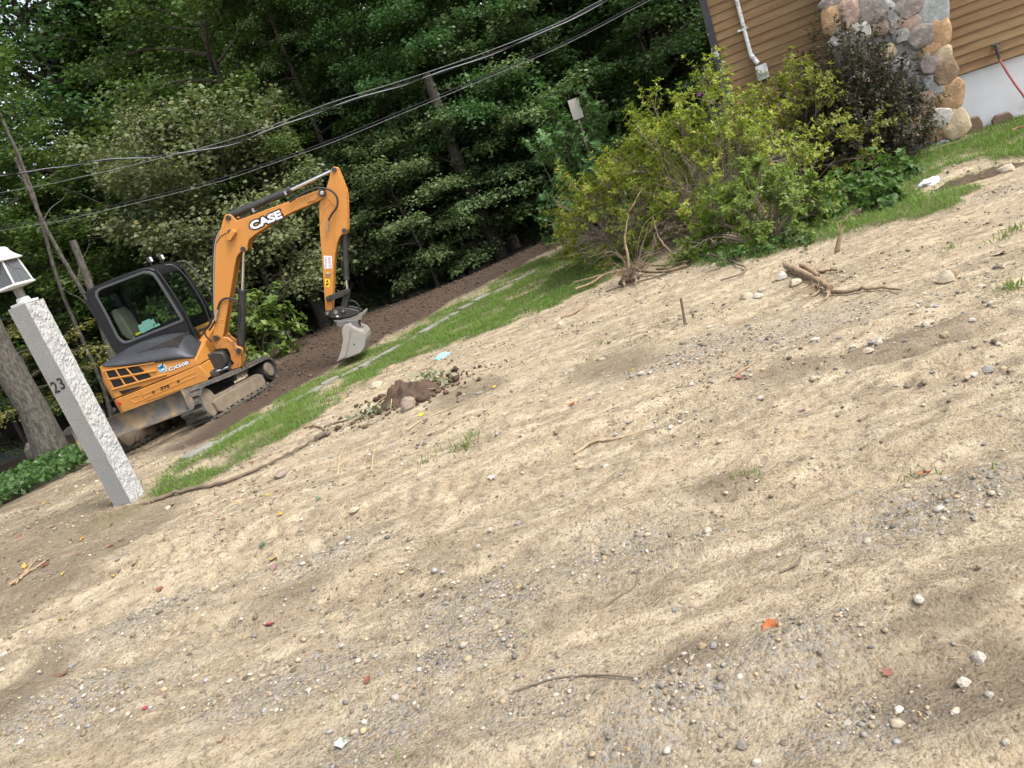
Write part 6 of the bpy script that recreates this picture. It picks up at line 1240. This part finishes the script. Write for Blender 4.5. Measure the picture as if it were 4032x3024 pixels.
while cnt < 235:
    px, py = rr.uniform(0, 2212), rr.uniform(560, 1659)
    if py < 1130 - 0.29 * px or (cnt < 130 and not (620 - 0.19 * (px - 1500) < py < 900 - 0.1 * (px - 1500) and px > 900)): continue
    p = gp(px, py)
    if grass_mask(np.array([p[0]]), np.array([p[1]]))[0] > 0.2 or soil_mask(p[0], p[1]) > 0.3: continue
    c = rr.choice(['pale', 'pale', 'white', 'grey', 'pale', 'blue', 'tan', 'grey', 'white', 'dark']); w = rr.uniform(7, 13) + 14 * rr.random() ** 4 if py < 900 else rr.uniform(8, 13) + 12 * rr.random() ** 3
    stone(px, py, w, c, SLB[c], 'small %s stones strewn over the yard' % c, me=rr.choice(PMs)); cnt += 1
# stone edging between the two strips of grass
M_EDG = mat('edging_granite', (0.22, 0.213, 0.195), 0.9, (0.155, 0.15, 0.135), 7, dirt=(0.22, 0.20, 0.13), dscale=5, damt=(0.5, 0.75), bump=0.5, bscale=30)
ep = [gp(x_, y_) for x_, y_ in EDGE]
for i in range(len(ep) - 1):
    for s0, s1 in ((0.02, 0.46), (0.5, 0.97)):
        a, b = ep[i] + (ep[i + 1] - ep[i]) * s0, ep[i] + (ep[i + 1] - ep[i]) * s1; L = np.linalg.norm((b - a)[:2]); c = (a + b) / 2; w = rq.uniform(0.06, 0.12); pts = []
        for k_ in range(12):
            t = 2 * PI * k_ / 12; e_ = 0.28; pts.append((L / 2 * math.copysign(abs(math.cos(t)) ** e_, math.cos(t)) * rq.uniform(.93, 1.03), w * math.copysign(abs(math.sin(t)) ** .5, math.sin(t)) * rq.uniform(.85, 1.1)))
        h = rq.uniform(0.018, 0.042); V = [(p[0], p[1], -0.05) for p in pts] + [(p[0], p[1], h * 0.7) for p in pts] + [(p[0] * .93, p[1] * .85, h) for p in pts]; f = [tuple(range(24, 36))]
        for k_ in range(2):
            for j in range(12): f.append((k_ * 12 + j, k_ * 12 + (j + 1) % 12, (k_ + 1) * 12 + (j + 1) % 12, (k_ + 1) * 12 + j))
        o = MB().add(V, f).build('edging_stone', M_EDG, None, 40); o.location = (c[0], c[1], float(gsurf(c[0], c[1]))); o.rotation_euler = (rq.uniform(-.05, .05), rq.uniform(-.04, .04), math.atan2(b[1] - a[1], b[0] - a[0])); tag(o, 'long flat grey stone of the edging sunk in the lawn strip', 'edging stone', 'edging stones through the lawn strip')

# ------------------------------------------------------------------ ROOTS, STICKS, EARTH HEAP
M_ROOT = mat('pale_root', (0.30, 0.215, 0.13), 0.9, (0.19, 0.13, 0.08), 10, dirt=(0.12, 0.085, 0.055), dscale=14, damt=(0.5, 0.68), bump=0.5, bscale=60); M_STK = mat('dark_root_bark', (0.10, 0.075, 0.055), 0.95, (0.16, 0.12, 0.085), 9, bump=0.6, bscale=50); M_STL = mat('dry_stick', (0.38, 0.29, 0.18), 0.9, (0.28, 0.21, 0.13), 12)
def gpath(pts, lift):
    out = []
    for i, q in enumerate(pts):
        if len(q) == 3: p = at_y(q[0], q[1], q[2])
        else: p = on_ground(*q); p[2] += lift
        out.append(p)
    return out
def stick(pts, r0, r1, m, label, lift=None, name='stick', cat='stick', parent=None, seed=1):
    P = gpath(pts, r0 * 0.8 if lift is None else lift); path = spline(P, 6); n = len(path); g_ = random.Random(seed); path = [p + np.array([g_.gauss(0, r0 * .35), g_.gauss(0, r0 * .35), abs(g_.gauss(0, r0 * .25))]) for p in path]
    o = MB().tube(path, [r0 + (r1 - r0) * i / (n - 1) for i in range(n)], 7).build(name, m, parent, 60); 
    return tag(o, label, cat) if label else o
c3_ = lambda x_, y_: (1152 + .479 * x_, .479 * y_); c7_ = lambda x_, y_: (1371 + .38 * x_, 439 + .38 * y_); c6_ = lambda x_, y_: (658 + .3638 * x_, 494 + .3638 * y_)
stick([(300, 1098), (350, 1080), (400, 1066), (470, 1050), (540, 1025), (600, 1000), (660, 968), (715, 938)], 0.022, 0.010, M_STK, 'long dark root snaking along the lawn edge from the granite post', seed=2)
stick([c6_(610, 1200), c6_(700, 1140), c6_(820, 1090), c6_(935, 1040)], 0.008, 0.004, M_STL, 'thin pale stick below the heap of dark earth', seed=3)
stick([c6_(1590, 1290), c6_(1700, 1245), c6_(1850, 1215), c6_(2070, 1170)], 0.012, 0.005, M_STL, 'pale forked stick lying in the middle of the yard', seed=4)
stick([c6_(1530, 535), c6_(1600, 505), c6_(1660, 470), c6_(1685, 420)], 0.016, 0.010, M_ROOT, 'curved dry stick at the lower edge of the lawn', seed=5)
stick([c6_(75, 1265), c6_(120, 1245), c6_(160, 1235)], 0.026, 0.022, M_STK, 'short thick piece of dark bark among the sticks', seed=6)
stick([c6_(130, 1195), c6_(170, 1165), c6_(240, 1150), c6_(300, 1130)], 0.016, 0.008, M_STK, 'dark crooked stick near the cream rocks', seed=7); stick([c6_(0, 1190), c6_(50, 1180), c6_(90, 1190), c6_(130, 1215)], 0.014, 0.008, M_ROOT, 'pale crooked stick near the short piece of bark', seed=8)
stick([c6_(195, 1480), c6_(215, 1370), c6_(250, 1275)], 0.010, 0.006, M_STL, 'straight dead stem leaning up out of the sand', seed=9); stick([c6_(400, 1440), c6_(405, 1360), c6_(415, 1280)], 0.008, 0.005, M_STL, 'second dead stem lying near a red leaf', seed=10)
stick([c7_(560, 1000), c7_(640, 955), c7_(690, 915), c7_(715, 880)], 0.010, 0.007, M_ROOT, 'curved pale root beside the russet leaf', seed=11)
stick([c6_(700, 840), c6_(760, 830), c6_(830, 780)], 0.008, 0.005, M_STL, 'thin stick near the blue rag', seed=12); stick([(20, 1270), (60, 1240), (90, 1222), (105, 1210)], 0.016, 0.008, M_ROOT, 'pale torn root at the left of the yard', seed=13); stick([(35, 1262), (75, 1215), (100, 1190)], 0.006, 0.003, M_STL, 'thin twig crossing the pale torn root', seed=14)
stick([(1270, 1355), (1330, 1300), (1372, 1272), (1385, 1240)], 0.005, 0.003, M_STK, 'thin dark rootlet curling through gravel', seed=15); stick([(1115, 1510), (1200, 1480), (1280, 1470), (1390, 1480)], 0.004, 0.003, M_STK, 'very thin rootlet across coarse gravel', seed=16); stick([(1690, 1245), (1725, 1228), (1733, 1210)], 0.005, 0.003, M_STK, 'short bent dark twig above the red maple leaf', seed=17)
# standing stub
b = on_ground(*c7_(285, 700)); tpz = on_plane(*c7_(262, 540), b, nrm([b[0], b[1], 0])); o = MB().tube(spline([b - np.array([0, 0, .05]), b * .5 + tpz * .5 + np.array([.006, 0, 0]), tpz], 5), [.012] * 5 + [.011] * 6, 7).build('stub', M_STK, None, 60); tag(o, 'dark stub of a cut stem standing upright in the yard', 'stub')
b = on_ground(*c7_(1140, 285)); tpz = on_plane(*c7_(1180, 150), b, nrm([b[0], b[1], 0])); st_o = empty('root_stub', b); tag(st_o, 'split root stub sticking out of the ground under the white rock', 'root')
MB().tube(spline([np.array([0, 0, -.04]), (tpz - b) * .5, tpz - b], 5), [.026, .026, .026, .024, .022, .02, .02, .018, .014, .01, .005], 8).build('stem', M_ROOT, st_o, 60)
for i in range(5): a = i * 1.1; MB().tube([(tpz - b) * .8, (tpz - b) + np.array([.035 * math.cos(a), .03 * math.sin(a), .03 + .03 * (i % 3)])], [.006, .002], 5).build('splinter', M_STL, st_o)
def rootlets(par, c, n, R, seed, m, up=0.5):
    g_ = random.Random(seed)
    for i in range(n):
        a = g_.uniform(0, 6.28); L = g_.uniform(.3, 1) * R; p = [np.array(c), np.array(c) + np.array([math.cos(a) * L * .4, math.sin(a) * L * .4, g_.uniform(.0, up) * L]), np.array(c) + np.array([math.cos(a) * L, math.sin(a) * L, g_.uniform(-.02, up) * L])]
        p[2][2] = max(p[2][2], 0.0); MB().tube(spline(p, 4), [g_.uniform(.004, .008) * (1 - .09 * k_) for k_ in range(9)], 5).build('rootlet', m, par, 60)
# uprooted shrub
ub = on_ground(*c3_(440, 1275)); us = empty('uprooted_shrub', ub); tag(us, 'uprooted shrub stump with spreading pale roots in front of the lime azalea', 'roots')
def upart(pts, r0, r1, lift, nm, seed, m=M_ROOT):
    P = []
    for q in pts:
        if len(q) == 2: p = on_ground(*c3_(*q)); p[2] += lift
        else: p = on_plane(*c3_(q[0], q[1]), ub + nrm([ub[0], ub[1], 0]) * q[2], nrm([ub[0], ub[1], 0]))
        P.append(p - ub)
    path = spline(P, 5); n = len(path); g_ = random.Random(seed); MB().tube([p + np.array([g_.gauss(0, .006), g_.gauss(0, .006), abs(g_.gauss(0, .004))]) for p in path], [r0 + (r1 - r0) * i / (n - 1) for i in range(n)], 7).build(nm, m, us, 60)
upart([(435, 1235, 0.05), (425, 1150, 0.05), (412, 1070, 0.1), (432, 960, .12)], 0.022, 0.008, 0, 'stem', 1); upart([(470, 1225, 0.05), (510, 1170, 0.1), (545, 1110, .12), (552, 1050, .15)], 0.017, 0.008, 0, 'stem', 2, M_STK); upart([(650, 1180, .15), (600, 1115, .15), (560, 1060, .2), (540, 980, .25)], 0.014, 0.006, 0, 'stem', 3); upart([(430, 960, .12), (465, 900, .15), (490, 850, .2)], 0.008, 0.004, 0, 'stem', 14)
upart([(190, 1292), (300, 1272), (420, 1240), (580, 1240), (700, 1215)], 0.026, 0.014, 0.05, 'root', 4); upart([(200, 1330), (270, 1300), (330, 1262), (420, 1232)], 0.018, 0.016, 0.05, 'root', 5); upart([(440, 1250), (415, 1290), (420, 1310)], 0.020, 0.008, 0.06, 'root', 6); upart([(450, 1240), (470, 1280), (462, 1300)], 0.020, 0.006, 0.06, 'root', 7)
upart([(560, 1225), (660, 1215), (720, 1185), (800, 1172), (870, 1180), (930, 1200), (960, 1225), (940, 1250), (850, 1280)], 0.016, 0.008, 0.03, 'root', 8, M_STK); upart([(330, 1320), (420, 1290), (560, 1250), (640, 1225)], 0.010, 0.008, 0.02, 'root', 9, M_STK); upart([(480, 1200), (530, 1215), (620, 1215), (700, 1200)], .012, .008, .06, 'root', 10)
stone_me = rock_mesh('root_ball', 300, 2); rb = link('root_ball', stone_me, M_STK, us); rb.scale = (.17, .13, .12); rb.location = (0, .03, .06); rootlets(us, (0, 0, .06), 44, .55, 4, M_ROOT); rootlets(us, (.12, .1, .10), 26, .7, 6, M_STK, .9)
# torn root with a long tail
tb_ = on_ground(*c7_(1060, 500)); tr_ = empty('torn_root', tb_); tag(tr_, 'torn root clump with a long pale tail lying on the upper yard', 'roots')
def tpart(pts, r0, r1, lift, seed):
    P = [on_ground(*c7_(*q)) + np.array([0, 0, lift]) - tb_ for q in pts]; path = spline(P, 5); n = len(path); g_ = random.Random(seed); MB().tube([p + np.array([g_.gauss(0, .004), g_.gauss(0, .004), abs(g_.gauss(0, .004))]) for p in path], [r0 + (r1 - r0) * i / (n - 1) for i in range(n)], 7).build('root', M_ROOT, tr_, 60)
tpart([(870, 385), (930, 415), (1000, 440), (1060, 470), (1120, 510)], .034, .024, .05, 1); tpart([(1120, 512), (1200, 515), (1300, 505), (1400, 490), (1520, 492)], .020, .007, .02, 2); tpart([(960, 395), (1010, 420), (1050, 450)], .026, .02, .06, 3); tpart([(1040, 405), (1100, 400), (1160, 398)], .012, .009, .02, 4); tpart([(1060, 490), (1030, 520), (960, 550)], .012, .004, .02, 5); tpart([(1080, 500), (1100, 540), (1030, 580)], .010, .004, .02, 6); rootlets(tr_, (0, .05, .04), 16, .25, 5, M_ROOT, .3)
# heap of dark earth with wilted plants
hb = on_ground(890, 872); hp_ = empty('earth_heap', hb + nrm([hb[0], hb[1], 0]) * 0.25); hp_.location.z = float(gsurf(hp_.location.x, hp_.location.y)); tag(hp_, 'heap of dark earth with wilted weeds at the edge of the lawn', 'earth heap')
M_EAR2 = mat('dark_earth', (0.085, 0.052, 0.032), 0.97, (0.045, 0.028, 0.018), 14, bump=0.9, bscale=40); nn = 46; V = []; Fq = []
for j in range(nn + 1):
    for i in range(nn + 1):
        u, v = i / nn * 2 - 1, j / nn * 2 - 1; R_ = math.hypot(u, v); hh_ = max(0, 1 - R_ ** 2 - .5 * float(fbm(np.array(u * 4 + 15), np.array(v * 4), 7))) * 0.26 * (0.25 + 1.3 * float(fbm(np.array(u * 3 + 5), np.array(v * 3), 3))) + (float(fbm(np.array(u * 11 + 5), np.array(v * 11), 4)) - .5) * .13 * max(0, 1 - R_); V.append((u * 0.42, v * 0.34, hh_ - 0.03))
for j in range(nn):
    for i in range(nn): Fq.append((j * (nn + 1) + i, j * (nn + 1) + i + 1, (j + 1) * (nn + 1) + i + 1, (j + 1) * (nn + 1) + i))
MB().add(V, Fq).build('mound', M_EAR2, hp_, 80)
n_ = 420; rg = np.random.default_rng(44); xx = rg.normal(hp_.location.x, .34, n_); yy = rg.normal(hp_.location.y, .26, n_); pebbles('heap_crumbs', xx, yy, (0.008 + rg.exponential(.010, n_)).clip(.006, .045), np.array([[0.075, 0.048, 0.030]]) * rg.uniform(.6, 1.5, (n_, 1)), rg, M_PEB, 'crumbs of dark earth spilt around the earth heap', (.5, .9), .1, 'earth crumbs')
L_WILT = leaf_mat('wilted_leaves', (0.20, 0.24, 0.13), (0.33, 0.36, 0.24), 0.25)
rg = np.random.default_rng(12); LV = []
for cx, cy, cz, n_ in [(.22, .18, .10, 46), (.30, .05, .06, 26), (-.34, -.20, .04, 34), (-.40, -.12, .05, 16)]:
    P = np.array([cx, cy, cz]) + rg.normal(0, [.09, .07, .03], (n_, 3)); P[:, 2] = np.maximum(P[:, 2], .02); D = rg.normal(0, 1, (n_, 3)); N = rg.normal(0, .6, (n_, 3)); N[:, 2] += 1; Ls = rg.uniform(.03, .10, n_); LV.append(leaf_geo(P, D, N, Ls, Ls * .6))
link('wilted_leaves', leaf_mesh('wilted_leaves', np.concatenate(LV)), L_WILT, hp_)
for i in range(10): a = i * .7; MB().tube([(.2 * math.cos(a) - .05, .15 * math.sin(a), .08), (.38 * math.cos(a + .2) - .05, .3 * math.sin(a + .2), .03)], [.006, .003], 5).build('stalk', M_STL, hp_)
# torn turf patch near the house and turf at the foot of the post
for px, py, w_, d_, h_, lab in [(2075, 395, .34, .20, .08, 'ragged clod of torn turf near the house lawn'), (2150, 372, .36, .2, .06, 'low heap of loose earth in the torn patch by the house'), (250, 1118, .42, .20, .07, 'hump of dead turf at the foot of the granite post')]:
    b = on_ground(px, py); V = []; nn = 22
    for j in range(nn + 1):
        for i in range(nn + 1):
            u, v = i / nn * 2 - 1, j / nn * 2 - 1; R_ = math.hypot(u, v); V.append((u * w_, v * d_, max(0, 1 - R_ ** 2) * h_ * (.4 + 1.1 * float(fbm(np.array(u * 4 + px), np.array(v * 4), 3))) + (float(fbm(np.array(u * 12 + px), np.array(v * 12), 4)) - .5) * .05 * max(0, 1 - R_) - .015))
    f = [(j * (nn + 1) + i, j * (nn + 1) + i + 1, (j + 1) * (nn + 1) + i + 1, (j + 1) * (nn + 1) + i) for j in range(nn) for i in range(nn)]
    t = empty('turf_clod', b); tag(t, lab, 'turf'); MB().add(V, f).build('clod', M_EAR2 if px > 1000 else mat('dead_turf', (0.16, 0.13, 0.075), .95, (0.09, 0.075, 0.04), 14, bump=.8, bscale=50), t, 80)
    n_ = 260; P = np.stack([rg.normal(0, w_ * .45, n_), rg.normal(0, d_ * .45, n_), rg.uniform(0, h_ * .7, n_)], 1); D = rg.normal(0, .7, (n_, 3)); D[:, 2] += .5; N = rg.normal(0, 1, (n_, 3)); Ls = rg.uniform(.03, .08, n_); tag(link('dead_blades', leaf_mesh('dead_blades', leaf_geo(P, D, N, Ls, np.full(n_, .004))), L_DRY if px < 1000 or px > 2100 else L_GRS, t), kind='stuff')
# tufts of grass in the bare yard
for i, (px, py, n_, h_) in enumerate([(1000, 968, 46, .11), (1018, 945, 24, .09), (915, 1000, 18, .07), (930, 985, 14, .06), (2160, 520, 30, .08), (2190, 500, 40, .09), (2185, 620, 60, .08), (2050, 540, 26, .06), (1300, 745, 14, .06), (1985, 1005, 14, .06), (955, 1185, 10, .05), (1610, 1030, 16, .06)]):
    b = on_ground(px, py); P = np.stack([rg.normal(0, .045, n_), rg.normal(0, .035, n_), np.zeros(n_) - .004], 1); D = rg.normal(0, .4, (n_, 3)); D[:, 2] += 1; N = rg.normal(0, 1, (n_, 3)); Ls = rg.uniform(.5, 1.1, n_) * h_; o = link('grass_tuft', leaf_mesh('grass_tuft', leaf_geo(P, D, N, Ls, np.full(n_, .007))), L_GRS); o.location = tuple(b); tag(o, 'lone tuft of green grass growing in the bare yard', 'grass tuft', 'lone grass tufts in the yard', 'stuff')
# ------------------------------------------------------------------ FALLEN LEAVES AND LITTER
LC = {'red': (0.26, 0.035, 0.04), 'orange': (0.38, 0.12, 0.035), 'brown': (0.20, 0.075, 0.045), 'yellow': (0.66, 0.46, 0.04), 'mauve': (0.28, 0.15, 0.15), 'dark': (0.07, 0.035, 0.03), 'silver': (0.52, 0.56, 0.54), 'green': (0.06, 0.11, 0.045), 'pink': (0.55, 0.38, 0.36), 'gold': (0.55, 0.28, 0.03)}
LM = {k_: mat('fallen_leaf_' + k_, c_, 0.6, tuple(v * .6 for v in c_), 40) for k_, c_ in LC.items()}
def maple(seed, curl):
    g_ = random.Random(seed); pts = []; lob = [(0, 1.0), (22, .55), (48, .92), (72, .5), (104, .72), (140, .45), (172, .5)]
    prof = [(a, r_) for a, r_ in lob] + [(360 - a, r_) for a, r_ in lob[::-1][:-1]]
    for a, r_ in prof: t = math.radians(a + 90); r_ *= g_.uniform(.9, 1.1); pts.append((r_ * math.cos(t), r_ * math.sin(t)))
    V = [(0, -.1, 0.0)]; f = []
    for sc in (.5, 1.0):
        for (x_, y_) in pts: R_ = math.hypot(x_, y_) * sc; V.append((x_ * sc, y_ * sc, curl * R_ * R_ * (1 + .6 * math.sin(3 * math.atan2(y_, x_) + seed)) + .05 * g_.uniform(-1, 1)))
    n = len(pts)
    for i in range(n): j = (i + 1) % n; f += [(0, 1 + i, 1 + j), (1 + i, 1 + n + i, 1 + n + j, 1 + j)]
    return mesh('leaf', V, f, 60)
MPL = [maple(i, c) for i, c in enumerate((.12, .3, .5, .2))]; rl = random.Random(4)
def fallen(px, py, c, label, wpx=14, group=None, k_=None):
    b = on_ground(px, py); d = np.linalg.norm(b - CAM); s = wpx * 1.3 * d / (F / K) / 2; me = MPL[k_ if k_ is not None else rl.randrange(4)]; o = bpy.data.objects.new('fallen_leaf', me); COL.objects.link(o); o.scale = (s, s, s); o.location = (b[0], b[1], b[2] + 0.10 * s + .004); o.rotation_euler = (rl.uniform(-.35, .35), rl.uniform(-.35, .35), rl.uniform(0, 6.28))
    if not me.materials: me.materials.append(LM[c])
    o.material_slots[0].link = 'OBJECT'; o.material_slots[0].material = LM[c]; return tag(o, label, 'leaf', group)
for px, py, c, w, lab in [(1667, 1366, 'orange', 40, 'large red orange maple leaf lying among small stones'), (575, 1336, 'red', 26, 'crimson maple leaf on grey sand'), (1237, 872, 'orange', 19, 'bright orange red leaf in the middle of the upper yard'), (795, 1474, 'brown', 22, 'curled brown leaf above a nest of gravel'), (592, 1232, 'mauve', 20, 'three lobed mauve leaf below a golden leaf'), (585, 1200, 'gold', 22, 'golden orange leaf beside a green and white leaf'),
                          (570, 1187, 'green', 18, 'green leaf with a white underside beside the golden leaf'), (130, 1450, 'brown', 24, 'rust brown curled leaf at the left of the yard'), (735, 1613, 'silver', 32, 'silvery upside down maple leaf'), (1996, 1012, 'orange', 26, 'orange and yellow maple leaf on gravel'), (1600, 818, 'brown', 20, 'russet leaf beside a curved root'), (2162, 546, 'dark', 30, 'black curled leaf on the upper yard'), (1192, 832, 'red', 12, 'dark red leaf on the damp streak'),
                          (1365, 800, 'yellow', 12, 'yellow leaf at the end of the damp streak'), (1070, 840, 'yellow', 13, 'yellow leaf right of the earth heap'), (912, 900, 'yellow', 15, 'yellow leaf below the purplish grey rock'), (743, 862, 'yellow', 11, 'yellow leaf at the lawn edge by the cream rocks'), (1058, 1018, 'pink', 22, 'faded pinkish maple leaf on bare sand'), (918, 1302, 'dark', 18, 'dark brown upright leaf on sand'), (690, 1085, 'green', 16, 'single green leaf on bare sand'), (1048, 840, 'orange', 10, 'small orange leaf on the damp streak by the heap'),
                          (345, 1270, 'brown', 16, 'brown leaf near ripples in the sand'), (240, 1180, 'orange', 14, 'orange brown leaf below the turf hump'), (100, 1222, 'brown', 18, 'brown leaf by the pale torn root'), (132, 1338, 'yellow', 11, 'lone yellow leaf on the left slope'), (700, 1130, 'red', 9, 'tiny red leaf left of mid yard'), (1915, 1445, 'brown', 22, 'crumpled brown leaf at the edge of the damp patch'), (1733, 878, 'mauve', 16, 'mauve leaf with a stalk below the tyre ridge'), (1706, 792, 'mauve', 14, 'mauve leaf on the tyre ridge'),
                          (348, 1500, 'mauve', 12, 'mauve leaf on the dark gravel slope'), (318, 1534, 'red', 12, 'dark red leaf below the mauve leaf'), (612, 1120, 'gold', 14, 'brownish gold leaf on dry grass'), (180, 1170, 'gold', 14, 'gold leaf left of the turf hump'), (620, 1020, 'red', 10, 'red scrap of leaf near the blotchy rock')]:
    fallen(px, py, c, lab, w)
rl2 = random.Random(8); cn = 0
while cn < 46:
    px, py = rl2.uniform(0, 620), rl2.uniform(900, 1260)
    if py < 1090 - .29 * px or py > 1330 - .4 * px: continue
    cc = rl2.choice(['pink', 'yellow', 'brown', 'pink', 'gold']); fallen(px, py, cc, 'small %s leaf scattered on the brown dirt near the granite post' % {'pink': 'faded pink', 'yellow': 'yellow', 'brown': 'brown', 'gold': 'tawny'}[cc], rl2.uniform(7, 12), 'small %s leaves scattered near the post' % cc); cn += 1
def crumple(px, py, r, m, name, label, cat, seed):
    b = on_ground(px, py); g_ = random.Random(seed); bm = bmesh.new(); bmesh.ops.create_icosphere(bm, subdivisions=3, radius=1)
    for v in bm.verts: p = v.co; n_ = float(fbm(np.array(p.x * 2.2 + seed), np.array(p.y * 2.2 + p.z * 2.7), seed)) * 1.5 + g_.uniform(-.06, .06); v.co = Vector((p.x * (0.5 + n_), p.y * (.35 + n_ * .8), max(p.z, -.3) * (.2 + n_ * .35)))
    me = bpy.data.meshes.new(name); bm.to_mesh(me); bm.free(); o = link(name, me, m); o.scale = (r, r, r); o.location = (b[0], b[1], b[2] + r * .10); o.rotation_euler = (0, 0, g_.uniform(0, 3)); return tag(o, label, cat)
crumple(955, 772, .085, mat('blue_cloth', (0.10, 0.42, 0.60), .8, (0.35, 0.62, 0.72), 9), 'blue_rag', 'crumpled light blue rag on the sand below the lawn', 'rag', 2)
crumple(2008, 398, .12, mat('white_paper', (0.72, 0.76, 0.80), .8, (0.6, 0.66, 0.72), 9), 'crumpled_paper', 'crumpled white paper on the grass by the torn patch', 'paper', 3)
